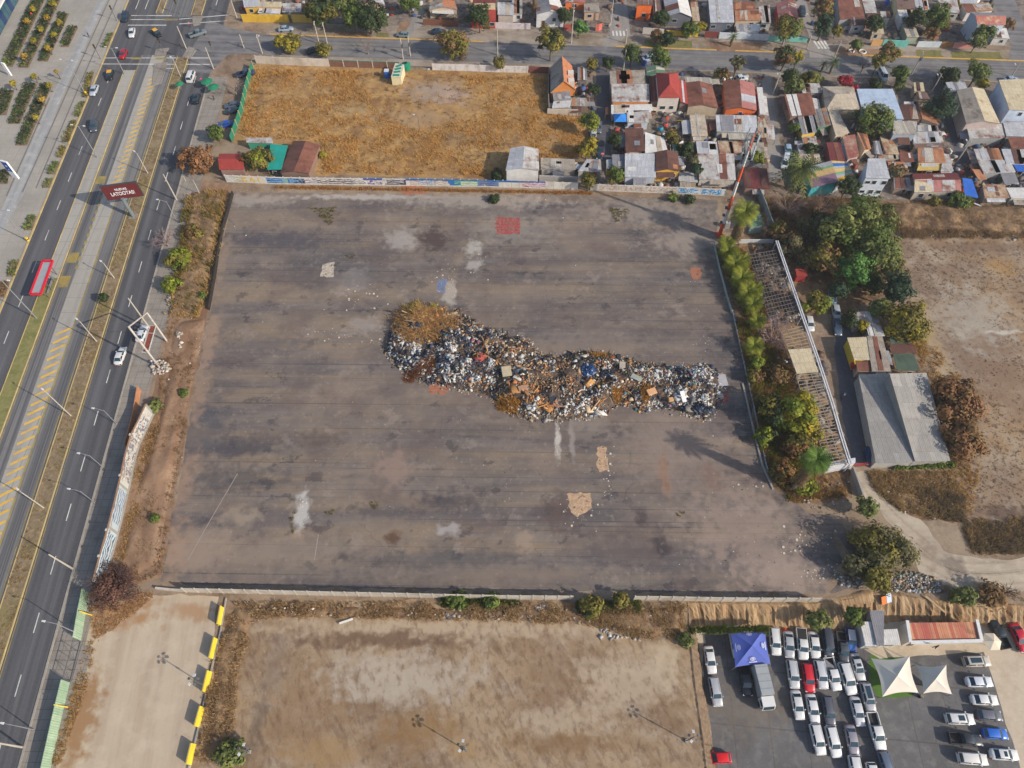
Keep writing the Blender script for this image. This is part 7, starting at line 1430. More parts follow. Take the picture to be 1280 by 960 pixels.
# traffic lights with signal heads
for lb,b,h in (('traffic light at the left kerb of the stop lines',(126,74),4.2),('traffic light on the median below the junction',(232,74),4.2),('traffic light on the middle island',(205,66),4.0),('traffic light at the right junction corner',(268,70),4.2),('traffic light at the upper left kerb',(146,26),4.4),('traffic light on the upper median',(225,18),4.2)):
 q = G(*b); t = thing('traffic_light',lb,'traffic light',(q.x,q.y,0)); MB().tube([(0,0,-.05),(0,0,h)],.08,8).build('pole',mPoleD,t); sh = MB().box(-.17,.17,-.16,.16,h-1.0,h+.1).build('signal_head',mBlk,t)
 for i,col in enumerate(((150,30,26),(170,130,30),(30,120,60))): MB().tube([(0,-.155,h-.1-i*.33),(0,-.2,h-.1-i*.33)],.1,10).build('lens',M('lens_%d' % i,c(*col),.3,.05),sh)
# masts with ring of floodlights in the near fields
def flood(label,base,h,z=0.0):
 q = G(*base,z); t = thing('floodlight_mast',label,'floodlight',(q.x,q.y,z)); MB().tube([(0,0,-.1),(0,0,h)],[.08,.06],8).build('pole',mPoleD,t); MB().box(-.22,.22,-.22,.22,-.02,.35).build('foot',M('foot_concrete',c(150,146,140),.9,.1),t)
 for z2 in (h*.62,): MB().tube([(0,0,z2),(0,0,z2+.3)],.13,8).build('collar',mPoleD,t)
 for i in range(5):
  a = 2*PI*i/5+.3; d = Vector((math.cos(a),math.sin(a),0)); MB().tube([(0,0,h-.1),d*.55+Vector((0,0,h))],.03,5).build('arm',mPoleD,t); o = MB().box(-.2,.2,-.18,.18,-.07,.07).build('floodlight',mHead if i % 2 else mPoleD,t); o.location = d*.7+Vector((0,0,h)); o.rotation_euler = (0,.35,a)
 return t
flood('floodlight mast between the yellow barriers of the pale yard',(258,858),5.4); flood('floodlight mast in the middle of the bare field',(581,937),5.0); flood('floodlight mast near the car park edge',(858,926),5.2); flood('floodlight mast beside the rounded dark bush',(312,940),3.2)
# ================================================================ billboard
bt = thing('billboard','big dark red billboard with white lettering on one thick post over the median','billboard',G(167,271)); hb = height_of((167,271),(155,249),3,14)
C4 = [((135,250),0),((180,244),0),((168.5,228),4),((123,233),4)]
zb_ = hb; sh = 4.4
BL,BRr = G(135,250,zb_),G(180,244,zb_); TL = None
d = (BRr-BL); wB = d.length; ang = math.atan2(d.y,d.x)
best = min(((G(123,233,zb_+hh)-BL).to_2d().length+(G(168.5,228,zb_+hh)-BRr).to_2d().length,hh) for hh in [x*.1 for x in range(10,80)])[1]
sh = best
m_ = (BL+BRr)/2-bt.location
pn = MB().box(-wB/2,wB/2,-.22,.22,0,sh).build('panel',M('sign_dark',c(60,58,60),.7,.1),bt); pn.location = (m_.x,m_.y,zb_); pn.rotation_euler = (0,0,ang)
MB().box(-wB/2+.12,wB/2-.12,-.235,-.222,.12,sh-.12).build('face',M('sign_maroon',c(98,34,38),.55,.08,.5),pn)
for s_,sz,zz in (('NUEVAS',sh*.22,.66),('LATOOTAS!',sh*.34,.37)):
 me = text_mesh(s_,sz); w_ = max(v.co.x for v in me.vertices)-min(v.co.x for v in me.vertices); me.materials.append(M('letter_white',c(220,222,226),.6,.03)); o = link('lettering',me,pn); o.location = (0,-.245,sh*zz); o.rotation_euler = (PI/2,0,0); k = (wB*(.32 if s_ == 'NUEVAS' else .64))/w_; o.scale = (k,1.0,1)
MB().tube([(0,0,-.1),(0,0,zb_+.3)],.42,14).build('post',M('post_steel',c(110,118,122),.6,.1),bt); MB().beam(Vector((0,0,zb_-.1)),Vector((m_.x,m_.y,zb_-.1)),.5,.4).build('bracket',M('post_steel',c(110,118,122),.6,.1),bt); MB().box(-.9,.9,-.9,.9,-.02,.18).build('footing',mWalk,bt)
# empty frame of a second billboard
ft = thing('empty_billboard','empty rusty white billboard frame on two pale posts','billboard',G(209,427)); o0 = ft.location; mFr = M('frame_pale',c(190,184,176),.8,.12,1,dirt=(c(130,84,64),.6))
hA,hB = height_of((209,427),(182,392),3,12),height_of((200,459),(158,409),3,14); pA,pB = G(209,427)-o0,G(200,460)-o0; up_ = lambda p,z_: p+Vector((0,0,z_))
for p,h_ in ((pA,hA),(pB,hB)): MB().tube([up_(p,-.1),up_(p,h_)],.19,10).build('post',mFr,ft)
b = MB().beam(up_(pA,hA),up_(pB,hB),.2); b.beam(up_(pA,5.4),up_(pB,5.4),.16); dW = Vector((-1,.1,0)); k_ = pA.lerp(pB,.5)+dW*.7
b.beam(up_(pA+dW*1.3,5.3),up_(pB+dW*1.3,5.3),.1); b.beam(up_(pA,5.3),up_(pA+dW*1.3,5.3),.1); b.beam(up_(pB,5.3),up_(pB+dW*1.3,5.3),.1); b.beam(up_(pB,hB-1.5),up_(pA.lerp(pB,.3),5.5),.07); b.build('frame',mFr,ft)
q4 = [pA.lerp(pB,.02)+dW*.1,pA.lerp(pB,.95)+dW*.1,pA.lerp(pB,.95)+dW*1.1,pA.lerp(pB,.02)+dW*1.1]; MB().prism([(p.x,p.y) for p in q4],5.22,5.3).build('catwalk',M('rust_plate',c(128,62,48),.9,.3),ft)
# ================================================================ transmission mast
mb = G(899,294); hm = height_of((899,294),(937,166),10,45); mt_ = thing('transmission_mast','tall slim orange and white transmission mast at the far right lot corner','mast',mb)
n = 7; mOr = M('mast_orange',c(226,88,34),.6,.06); mW2 = M('mast_white',c(214,212,208),.6,.05)
for i in range(n):
 z0,z1 = hm*i/n,hm*(i+1)/n; r0,r1 = .42-.26*i/n,.42-.26*(i+1)/n; MB().tube([(0,0,z0),(0,0,z1)],[r0,r1],10).build('mast_section',mOr if i % 2 == 0 else mW2,mt_)
MB().box(-.8,.8,-.8,.8,-.02,.25).build('footing',M('footing_red',c(186,60,48),.8,.15),mt_)
b = MB();
for i in range(int(hm/1.2)): b.beam((-.2,-.5,i*1.2+.4),(.2,-.5,i*1.2+.4),.03)
b.beam((-.2,-.5,0),(-.2,-.4,hm-1),.04); b.beam((.2,-.5,0),(.2,-.4,hm-1),.04); b.build('ladder',mPoleD,mt_)
for zz,k in ((hm-.6,6),(hm-3.2,6),(hm-5.6,3)):
 rr = 1.15; rb = MB()
 for i in range(12):
  a0,a1 = 2*PI*i/12,2*PI*(i+1)/12; rb.beam((rr*math.cos(a0),rr*math.sin(a0),zz),(rr*math.cos(a1),rr*math.sin(a1),zz),.05)
 for i in range(4): rb.beam((0,0,zz),(rr*math.cos(i*PI/2),rr*math.sin(i*PI/2),zz),.05)
 rb.build('platform',mPoleS,mt_)
 for i in range(k):
  a = 2*PI*i/k; o = MB().box(-.1,.1,-.17,.17,-.95,.95).build('antenna',M('antenna_grey',c(150,160,164),.5,.06),mt_); o.location = (1.3*math.cos(a),1.3*math.sin(a),zz+.3); o.rotation_euler = (0,0,a)
for i,zz in enumerate((4,6.2,8.4,10.5)): MB().tube([(-.3,0,zz),(-.75,0,zz)],[.3,.36],12).build('dish',M('dish_dark',c(70,72,78),.6,.1),mt_)
t = thing('equipment_cabinet','small grey equipment cabinets beside the mast foot','cabinet',G(908,284)); MB().box(-.5,.5,-.4,.4,-.02,1.6).build('cabinet_box',M('cabinet_grey',c(160,164,166),.6,.08),t); MB().box(-.42,.42,-.42,-.405,.2,1.5).build('door',M('cabinet_door',c(140,144,148),.6,.08),t)
# ================================================================ sails, canopy, container, sheds in the dealer yard
def sail(name,label,corners,hs,apex,ha,mat,sag=.5,poles=True,n=14,edge=.18):
 P = [G(p[0],p[1],ZD+h) for p,h in zip(corners,hs)]; Cn = (P[0]+P[2])/2+Vector((0,0,ha)) if apex else sum(P,Vector())/4+Vector((0,0,ha)); o0 = Vector((Cn.x,Cn.y,ZD)); t = thing(name,label,'tent',o0); V = []; F = []
 for s in range(4):
  a,q = P[s],P[(s+1) % 4]; k = len(V)
  for i in range(n+1):
   for j in range(n+1):
    u = j/n; v = i/n; e = a.lerp(q,u); mid = 1-abs(2*u-1)**2; e = e.lerp(Cn,edge*mid) ; e.z -= 0; p = Cn.lerp(e,v); p.z -= sag*math.sin(PI*v)*(.4+.6*mid); V.append(p-o0)
  F += [(k+i*(n+1)+j,k+i*(n+1)+j+1,k+(i+1)*(n+1)+j+1,k+(i+1)*(n+1)+j) for i in range(n) for j in range(n)]
 me = bpy.data.meshes.new('fabric'); me.from_pydata(V,[],F); bm = bmesh.new(); bm.from_mesh(me); bmesh.ops.remove_doubles(bm,verts=bm.verts,dist=.003); bmesh.ops.recalc_face_normals(bm,faces=bm.faces)
 for f in bm.faces: f.smooth = True
 for e_ in bm.edges:
  if len(e_.link_faces) == 2 and e_.calc_face_angle(0) > .3: e_.smooth = False
 bm.to_mesh(me); bm.free(); me.materials.append(mat); link('fabric',me,t)
 for p in P: MB().tube([(p.x-o0.x,p.y-o0.y,-.02),(p.x-o0.x,p.y-o0.y,p.z-ZD+.05)],.06,8).build('pole',mPoleS,t)
 return t,P,Cn,o0
mBlueC = M('canopy_blue',c(78,96,176),.7,.06,.5); mSail = M('sail_white',c(214,206,192),.75,.05,.4)
t,P,Cn,o0 = sail('canopy_tent','blue peaked canopy tent with white emblems over the pickup',[(919,834),(963,830),(956,785),(912,788)],[2.4,2.4,2.4,2.4],None,1.3,mBlueC,.15,edge=.05)
mWm = M('emblem_white',c(206,208,222),.7,.04)
for (i,j) in ((0,1),(1,2),(3,0),(2,3)):
 e = P[i].lerp(P[j],.5); pos = e.lerp(Cn,.3); nrm = (P[j]-P[i]).cross(Cn-P[i]).normalized(); nrm = nrm if nrm.z > 0 else -nrm; xa = (P[j]-P[i]).normalized(); ya = nrm.cross(xa)
 inward = (Cn-e).normalized();
 if ya.dot(inward) < 0: xa,ya = -xa,-ya
 rot = Matrix((xa,ya,nrm)).transposed(); b = MB()
 for k in range(20):
  a0,a1 = 2*PI*k/20,2*PI*(k+1)/20; ring = [(math.cos(a)*r*.42,math.sin(a)*r*.27+.12,.0) for a,r in ((a0,1),(a1,1),(a1,.78),(a0,.78))]; b.add(ring,[(0,1,2,3)])
 b.add([(-.2,-.08,0),(-.1,-.08,0),(-.02,.32,0),(-.12,.32,0)],[(0,1,2,3)]); b.add([(.02,-.08,0),(.12,-.08,0),(.2,.32,0),(.1,.32,0)],[(0,1,2,3)]); b.add([(-.12,.08,0),(.12,.13,0),(.12,.2,0),(-.12,.15,0)],[(0,1,2,3)])
 for k in range(7): b.box(-.62+k*.18,-.49+k*.18,-.42,-.26,0,.004)
 o = b.build('emblem',mWm,t); o.matrix_local = Matrix.Translation(pos-o0+nrm*.12) @ rot.to_4x4()
sail('shade_sail','large white stretched sail over the green lawn',[(1103,871),(1148,866),(1137,820),(1089,823)],[1.2,1.6,5.2,2.4],1,.5,mSail,.15,edge=.13)
sail('shade_sail','smaller white stretched sail right of the lawn',[(1154,867),(1190,868),(1183,831),(1144,831)],[1.2,1.4,4.6,2.0],1,.4,mSail,.15,edge=.15)
t = thing('waste_bin','dark waste bin between the two white sails','bin',G(1149,871,ZD)); MB().tube([(0,0,-.02),(0,0,.9)],[.24,.3],12).build('body',mBlk,t); MB().tube([(0,0,.9),(0,0,.98)],[.32,.26],12).build('lid',M('bin_lid',c(120,110,96),.7,.1),t)
def dz(lb,q,z,typ,rm,wc,**k): return house(k.pop('name','shed'),lb,q,ZD+z,typ,rm,wc,z0=ZD,**k)
dz('long container office with a rust red and cream corrugated roof',((1137,802),(1228,800),(1221,778),(1131,779)),2.8,'shed','cont',(206,202,194),dz=.2,name='container_office',cat='container',win=4,door=True,over=.05)
for o in [o for o in SC.objects if o.name == 'container_office']:
 e0 = [G(*p,ZD+2.95)-o.location for p in ((1138,803),(1133,776),(1227,801),(1220,775))]
 for a,b_ in ((e0[0],e0[1]),(e0[2],e0[3]),(e0[0],e0[2])): MB().beam(a,b_+Vector((0,0,.2 if b_ != e0[2] else 0)),.5,.3).build('rim',M('container_white',c(206,206,204),.7,.08),o)
dz('white flat roof at the left of the container yard',((1082,808),(1097,808),(1090,777),(1075,777)),2.6,'flat','white',WB_,win=1)
dz('narrow dark grey roof between the two white ones',((1096,807),(1105,807),(1105,763),(1087,763)),2.9,'flat','zincd',GY,win=0)
dz('square white roof beside the container',((1104,806),(1126,806),(1122,786),(1101,787)),2.6,'flat','white',WB_,win=1)
t = thing('parasol','cream parasol at the right end of the container','parasol',G(1230,806,ZD)); b = MB(); nP = 6
for i in range(nP):
 a0,a1 = 2*PI*i/nP,2*PI*(i+1)/nP; b.add([(0,0,2.9),(1.5*math.cos(a0),1.5*math.sin(a0),2.3),(1.5*math.cos(a1),1.5*math.sin(a1),2.3),(0,0,2.86),(1.5*math.cos(a0),1.5*math.sin(a0),2.26),(1.5*math.cos(a1),1.5*math.sin(a1),2.26)],[(0,1,2),(3,5,4),(1,4,5,2)])
b.build('canopy',M('parasol_cream',c(212,200,178),.8,.05),t); MB().tube([(0,0,-.02),(0,0,2.88)],.03,8).build('pole',mPoleS,t)
cw = G(1131,788,ZD+2.9);
for nm,lb,q,col,hh in (('plank','orange board leaning on the tan bank',(1104,751),(206,110,44),1.4),('plank','pale blue panel leaning on the tan bank',(1110,748),(176,188,202),1.6)):
 p = G(q[0],q[1],-.2); t = MB().box(-.5,.5,-.05,.05,-hh/2,hh/2).build(nm,M('board_%d' % col[0],c(*col),.8,.1)); t.location = (p.x,p.y,.1); t.rotation_euler = (-.9,.15,.3); tag(t,lb,'board')
t = thing('traffic_cone','orange cone like barrier behind the silver sedan','cone',G(980,787,ZD)); MB().tube([(0,0,.04),(0,0,1.0)],[.3,.06],12).build('body',mOr,t); MB().box(-.45,.45,-.45,.45,-.02,.05).build('base',mOr,t)
# ================================================================ yellow barriers of the pale yard
mBarY = M('barrier_yellow',c(222,196,52),.75,.12,1,dirt=(c(150,132,70),.5)); mBarT = M('barrier_dull',c(170,148,96),.85,.15)
prot = None
for i,(a,b_,lb) in enumerate((((279,760),(275,782),'topmost yellow barrier block along the pale yard'),((271,799),(265,824),'second yellow barrier block from the top of the row'),((263,840),(257,866),'yellow barrier block beside the floodlight mast'),((254,884),(247,909),'fourth yellow barrier block from the top of the row'),((243,930),(237,956),'lowest yellow barrier block at the bottom edge'))):
 p,q = G(*a),G(*b_); m = (p+q)/2; d = q-p; t = thing('barrier',lb,'barrier',(m.x,m.y,0),math.atan2(d.y,d.x),'yellow barrier blocks along the pale yard'); L = d.length
 bb = MB(); pr = [(-.3,0),(.3,0),(.28,.25),(.15,.6),(.12,1.5),(-.12,1.5),(-.15,.6),(-.28,.25)]; vs = [(s*L/2,y,zz-.02) for s in (-1,1) for y,zz in pr]; nn = len(pr); bb.add(vs,[tuple(range(nn)),tuple(reversed(range(nn,2*nn)))]+[(j,nn+j,nn+(j+1) % nn,(j+1) % nn) for j in range(nn)]); bb.build('block',mBarY,t)
 MB().box(-L/2+.05,L/2-.05,-.07,.07,1.481,1.53).build('cap',mBarT,t)
wall('low_kerb','low broken kerb linking the yellow barriers',[(283,748),(276,790),(266,832),(256,876),(245,925),(236,962)],.3,.2,M('kerb_concrete',c(150,145,136),.9,.15),'kerb')
# ================================================================ bus shelter
Z_ = 2.9; Q = W([(38,368),(51,368),(66,326),(54,326)],Z_); ct = sum(Q,Vector())/4; t = thing('bus_shelter','long red framed bus shelter with a grey roof on the median platform','bus shelter',(ct.x,ct.y,0)); Q = [q-Vector((ct.x,ct.y,Z_)) for q in Q]
mRd = M('shelter_red',c(206,28,50),.5,.06); mGp = M('shelter_roof',c(150,154,158),.6,.08)
MB().prism([q*.9 for q in Q],Z_-.02,Z_+.06).build('roof',mGp,t)
for i in range(4): MB().beam(Q[i]+Vector((0,0,Z_+.05)),Q[(i+1) % 4]+Vector((0,0,Z_+.05)),.42,.3).build('fascia',mRd,t)
for s in (.08,.36,.64,.92):
 p = Q[1].lerp(Q[2],s)*.82; MB().tube([(p.x,p.y,-.02),(p.x,p.y,Z_)],.09,8).build('post',mPoleD,t)
p0,p1 = Q[1].lerp(Q[2],.2)*.8,Q[1].lerp(Q[2],.8)*.8; MB().beam(p0+Vector((-.4,0,.5)),p1+Vector((-.4,0,.5)),.4,.08).build('bench',mPoleS,t)
t = thing('ticket_kiosk','dark ticket machine beside the red bus shelter','kiosk',G(60,354)); MB().box(-.45,.45,-.6,.6,0,1.9).build('body',M('kiosk_dark',c(50,60,84),.6,.1),t); MB().box(.452,.47,-.35,.35,.9,1.6).build('screen',mPane,t)
# ================================================================ signs of the plaza
def totem(label,base,top,w,panel,icon):
 h = height_of(base,top,2,12); t = thing('sign_totem',label,'sign',G(*base),-.35); MB().box(-w/2,w/2,-.2,.2,-.02,h).build('slab',M('totem_white',c(222,222,222),.5,.03),t)
 if panel:
  MB().box(-w/2+.08,w/2-.08,-.216,-.202,h*.42,h-.15).build('panel',M('totem_blue',c(20,74,158),.5,.05),t); b = MB()
  for k in range(16):
   a0,a1 = 2*PI*k/16,2*PI*(k+1)/16; b.add([(math.cos(a)*r*.3,-.222,h*.74+math.sin(a)*r*.3) for a,r in ((a0,1),(a1,1),(a1,.1),(a0,.1))],[(0,1,2,3)])
  b.build('icon',mWm,t); b = MB(); b.box(-.2,.2,-.223,-.218,h*.5,h*.56); b.build('mark',mWm,t)
 return t
totem('tall plain white sign slab at the end of the plaza beds',(13,94),(1,79),1.0,False,0); totem('white sign slab with a blue panel at the left edge',(20,222),(3,202),1.9,True,1)
# people: one continuous body each
def person(label,p,ang,top,bottom,step=.25,name='person',hair=(40,32,28)):
 q = G(*p); t = thing(name,label,'person',(q.x,q.y,0),ang); J = {'pel': (0,0,.94),'chest': (0,0,1.28),'neck': (0,0,1.47),'head': (0,.02,1.60),'crown': (0,.02,1.74),'ls': (-.19,0,1.40),'le': (-.24,-.05,1.13),'lh': (-.24,.1,.9),'rs': (.19,0,1.40),'re': (.24,-.1,1.13),'rh': (.25,.02,.88),'lk': (-.1,step*.6,.5),'lf': (-.1,step*.7,.06),'lt': (-.1,step*.7+.17,.04),'rk': (.1,-step*.1,.5),'rf': (.1,-step,.08),'rt': (.1,-step+.16,.04)}
 R_ = {'pel': .15,'chest': .17,'neck': .065,'head': .10,'crown': .08,'ls': .075,'le': .055,'lh': .05,'rs': .075,'re': .055,'rh': .05,'lk': .075,'lf': .055,'lt': .045,'rk': .075,'rf': .055,'rt': .045}
 ks = list(J); E = [('pel','chest'),('chest','neck'),('neck','head'),('head','crown'),('chest','ls'),('ls','le'),('le','lh'),('chest','rs'),('rs','re'),('re','rh'),('pel','lk'),('lk','lf'),('lf','lt'),('pel','rk'),('rk','rf'),('rf','rt')]
 me = bpy.data.meshes.new('body'); me.from_pydata([J[k] for k in ks],[(ks.index(a),ks.index(b)) for a,b in E],[]); o = link('body',me,t); md = o.modifiers.new('skin','SKIN');
 for k,v in zip(ks,me.skin_vertices[0].data): v.radius = (R_[k],R_[k]*(.75 if k in ('chest','pel') else 1)); v.use_root = k == 'pel'
 o.modifiers.new('sub','SUBSURF').levels = 1
 dg = bpy.context.evaluated_depsgraph_get(); bpy.context.view_layer.update(); m2 = bpy.data.meshes.new_from_object(o.evaluated_get(dg)); o.modifiers.clear(); o.data = m2; m2.name = 'body'
 for rgb in (top,bottom,(176,130,104),hair): m2.materials.append(M('cloth_%d_%d_%d' % rgb,c(*rgb),.9,.1))
 for p_ in m2.polygons: z_ = p_.center.z; x_ = abs(p_.center.x); p_.material_index = (3 if z_ > 1.66 or (z_ > 1.56 and p_.center.y < -.02) else 2) if z_ > 1.47 else (0 if z_ > .98 or (x_ > .2 and z_ > 1.0) else (2 if x_ > .18 else 1)); p_.use_smooth = True
 return t
for r in (('person in dark clothes walking on the side pavement',(268,125),2.2,(36,36,44),(40,40,50)),('person in a red top by the first plaza bed',(42,22),.4,(196,60,60),(60,60,70)),('person in grey on the plaza path below the beds',(50,100),1.2,(120,120,128),(50,54,70)),('person waiting at the upper crossing kerb',(112,47),1.6,(50,54,70),(36,36,40)),('person standing by the red bus shelter',(62,356),2.6,(44,54,90),(40,40,46)),('person in pink among the stalls of the right carriageway',(253,104),.3,(206,70,120),(50,50,60)),('person in dark clothes outside the container office',(1167,810),.6,(34,34,38),(44,44,50)),('person standing near the ticket machine end of the shelter',(49,371),3.0,(36,40,50),(60,60,66)),('person in white crossing at the upper stop line',(238,34),1.4,(206,120,110),(70,70,84))): person(r[0],r[1],r[2],r[3],r[4])
# street vendor parasols
for lb,p,r in (('green parasol of a vendor at the junction kerb',(258,101),1.6),('second green parasol on the pavement edge',(266,108),1.5),('little green parasol on the median',(224,104),1.1)):
 q = G(p[0],p[1],2.2); t = thing('parasol',lb,'parasol',(q.x,q.y,0)); b = MB()
 for i in range(8):
  a0,a1 = 2*PI*i/8,2*PI*(i+1)/8; b.add([(0,0,2.5),(r*math.cos(a0),r*math.sin(a0),2.05),(r*math.cos(a1),r*math.sin(a1),2.05),(0,0,2.46),(r*math.cos(a0),r*math.sin(a0),2.01),(r*math.cos(a1),r*math.sin(a1),2.01)],[(0,1,2),(3,5,4),(1,4,5,2)])
 b.build('canopy',M('parasol_green',c(24,120,84),.8,.06),t); MB().tube([(0,0,-.02),(0,0,2.5)],.03,6).build('pole',mPoleS,t)
# ================================================================ cabin and toilet in the straw field, blue canopy, sign
t = thing('site_cabin','narrow cream site cabin with green roof scraps in the straw field','cabin',(0,0,0)); hq = 2.7; q4 = W([(489,96),(501,96),(505,81),(494,79)],hq); ct = sum(q4,Vector())/4; t.location = (ct.x,ct.y,0); q4 = [p-Vector((ct.x,ct.y,hq)) for p in q4]
MB().prism([(p.x,p.y) for p in q4],-.02,hq-.08).build('wall',wallmat((212,200,160)),t); MB().prism([(p.x*1.04,p.y*1.03) for p in q4],hq-.08,hq).build('roof',M('cabin_roof',c(196,190,172),.8,.1),t)
for i,s in enumerate((.12,.38,.62,.86)):
 p = (q4[0]+q4[1])/2*(1-s)+(q4[2]+q4[3])/2*s; MB().box(-.9,.8,-.35,.35,hq+.005,hq+.12,rz=.2*i).build('roof_scrap',M('net_green',c(18,128,108),.9,.1),t).location = (p.x,p.y,0)
t = thing('portable_toilet','blue portable toilet beside the cream cabin','toilet',G(484.5,97)); MB().box(-.55,.55,-.55,.55,-.02,2.1).build('cabin_body',M('toilet_blue',c(24,86,180),.5,.08),t); MB().box(-.6,.6,-.6,.6,2.1,2.25).build('roof',M('toilet_roof',c(196,200,206),.6,.05),t); MB().box(-.4,.4,-.57,-.552,.1,1.95).build('door',M('toilet_door',c(36,104,200),.5,.08),t)
t = thing('tank','green plastic water tank at the street fence','tank',G(508,86)); MB().tube([(0,0,0),(0,0,1.4),(0,0,1.7)],[1.2,1.2,.5],16).build('body',M('tank_green',c(16,124,96),.6,.06),t); MB().tube([(0,0,1.7),(0,0,1.85)],.35,12).build('lid',mBlk,t)
t = thing('tent','bright blue peaked canopy in the shack yard','tent',G(774,156)); b = MB().add([(-1.6,-1.6,2.1),(1.6,-1.6,2.1),(1.6,1.6,2.1),(-1.6,1.6,2.1),(0,0,3.0),(0,0,2.95)],[(0,1,4),(1,2,4),(2,3,4),(3,0,4),(1,0,5),(2,1,5),(3,2,5),(0,3,5)]); b.build('fabric',M('tent_blue',c(36,124,206),.7,.06),t)
for x in (-1.5,1.5):
 for y in (-1.5,1.5): MB().tube([(x,y,-.02),(x,y,2.15)],.04,6).build('pole',mPoleS,t)
t = thing('road_sign','round red and white no entry sign at the lane end','road sign',G(752,201)); MB().tube([(0,0,-.02),(0,0,2.4)],.05,8).build('pole',mPoleS,t); o = MB().tube([(0,-.06,2.2),(0,-.1,2.2)],.42,18).build('sign_disc',M('sign_red',c(206,40,60),.5,.05),t); MB().box(-.3,.3,-.112,-.102,2.12,2.28).build('bar',mWm,o)
for lb,p,col in (('blue water drum on the street by the dark lane',(805,81),(30,90,190)),('turquoise barrel in the roofless ruin',(892,166),(20,140,150)),('red parasol cloth in the washing yard',(831,158),(190,76,66)),('turquoise tarp bundle in the washing yard',(825,163),(20,150,180)),('blue barrel in the upper junk yard',(1108,5),(24,90,200)),('white skip bag next to the dark lane',(742,167),(206,206,210))):
 t = thing('barrel',lb,'barrel',G(*p)); MB().tube([(0,0,-.02),(0,0,.3),(0,0,.8),(0,0,1.1)],[.6,.7,.7,.58],12).build('body',M('barrel_%d_%d' % (col[0],col[1]),c(*col),.6,.08),t); MB().tube([(0,0,1.1),(0,0,1.16)],[.5,.45],12).build('lid',M('barrel_lid',c(60,60,66),.6,.1),t)
for lb,p,col in (('yellow cloth hung out over the washing yard',(849,150),(224,188,30)),('white sheet hung out over the washing yard',(841,157),(212,214,220)),('orange cloth under the reddish rusty gable',(937,141),(226,96,30)),('violet cloth beside the orange one',(925,142),(124,60,160))):
 q = G(p[0],p[1],1.6); me = MB(); n = 8
 me.add([(-1.0+2.0*i/n,.12*math.sin(i*2.1)+.5*(j-.5),1.7-.5*j+.06*math.sin(i*1.3)) for j in (0,1,2) for i in range(n+1)],[(j*(n+1)+i,j*(n+1)+i+1,(j+1)*(n+1)+i+1,(j+1)*(n+1)+i) for j in (0,1) for i in range(n)]); o = me.build('cloth',M('cloth_hung_%d_%d' % (col[0],col[1]),c(*col),.9,.06)); bm = bmesh.new(); bm.from_mesh(o.data); bmesh.ops.solidify(bm,geom=bm.faces[:],thickness=.03); bm.to_mesh(o.data); bm.free(); o.location = (q.x,q.y,0); tag(o,lb,'cloth')
for lb,p,r in (('white painted tyre ring on the verge',(1078,65),.9),('smaller white tyre ring on the verge',(1064,64),.7)):
 q = G(*p); b = MB(); b.tube([(math.cos(a*PI/8)*r,math.sin(a*PI/8)*r,.12) for a in range(17)],.18,8); o = b.build('tyre_ring',M('tyre_white',c(206,204,200),.8,.08)); o.location = (q.x,q.y,0); tag(o,lb,'tyre')
for lb,p,ln,a,col in (('long pale plank lying in the scrub',(1167,284),4.2,-.35,(206,186,156)),('pale plank lying further right in the scrub',(1261,294),4.0,-.45,(206,186,156)),('white board by the green bush below the rose roof',(1225,259),3.0,-.6,(206,208,212)),('white beam piece lying on the bare field',(433,777),2.2,.35,(206,204,196)),('long plank leaning against the tan bank',(1168,756),3.6,-.8,(176,146,110))):
 q = G(*p); t = MB().box(-ln/2,ln/2,-.16,.16,0,.12).build('plank',M('plank_pale_%d' % col[2],c(*col),.85,.1)); t.location = (q.x,q.y,.25); t.rotation_euler = (.08,.05,a); tag(t,lb,'plank')
t = thing('tarpaulin','turquoise blue tarpaulin bundle at the right edge rubble','tarpaulin',G(1276,258)); b = MB(); n = 10
V = [(-2+4*i/n,-1.2+2.4*j/n,.15+.9*math.exp(-((i/n-.5)**2+(j/n-.5)**2)*6)*(.6+.6*random.random())) for j in range(n+1) for i in range(n+1)]; b.add(V,[(j*(n+1)+i,j*(n+1)+i+1,(j+1)*(n+1)+i+1,(j+1)*(n+1)+i) for j in range(n) for i in range(n)]); b.build('fabric',M('tarp_teal',c(20,120,180),.7,.1),t)
# ================================================================ open roof frame (beam skeleton) along the white beam wall
pg = thing('roof_frame','long open roof frame of weathered beams with one cream sheeted bay','roof frame',G(1000,480)); o0 = pg.location; mBm = M('beam_weathered',c(142,132,118),.9,.18,1.2); mBmD = M('beam_dark',c(92,84,80),.9,.18,1.2)
def bays(p0l,p0r,p1l,p1r,z,k,purl,mt,sl=.1):
 L0,R0,L1,R1 = (G(*p,z)-o0 for p in (p0l,p0r,p1l,p1r))
 for i in range(k+1):
  s = i/k; a,q = L0.lerp(L1,s),R0.lerp(R1,s); j = Vector((random.gauss(0,.06),random.gauss(0,.12),random.gauss(0,.05))); MB().beam(a+j,q-j*.5,sl,.16).build('rafter',mt,pg)
 for i in range(purl+1):
  s = i/purl; MB().beam(L0.lerp(R0,s)+Vector((0,0,-.14)),L1.lerp(R1,s)+Vector((0,0,-.14)),.12).build('purlin',mt,pg)
 for i in (0,.5,1):
  p = L0.lerp(L1,i); MB().tube([(p.x,p.y,-o0.z-.05),(p.x,p.y,p.z-.15)],.1,6).build('post',mt,pg)
bays((936,318),(969,313),(966,410),(1001,402),2.9,20,9,mBmD,.08)
bays((977,414),(1003,408),(985,437),(1012,433),3.1,6,3,mBm)
bays((995,466),(1022,463),(1004,500),(1034,494),3.1,9,3,mBm)
bays((1004,500),(1034,494),(1036,582),(1060,578),3.1,22,3,mBm)
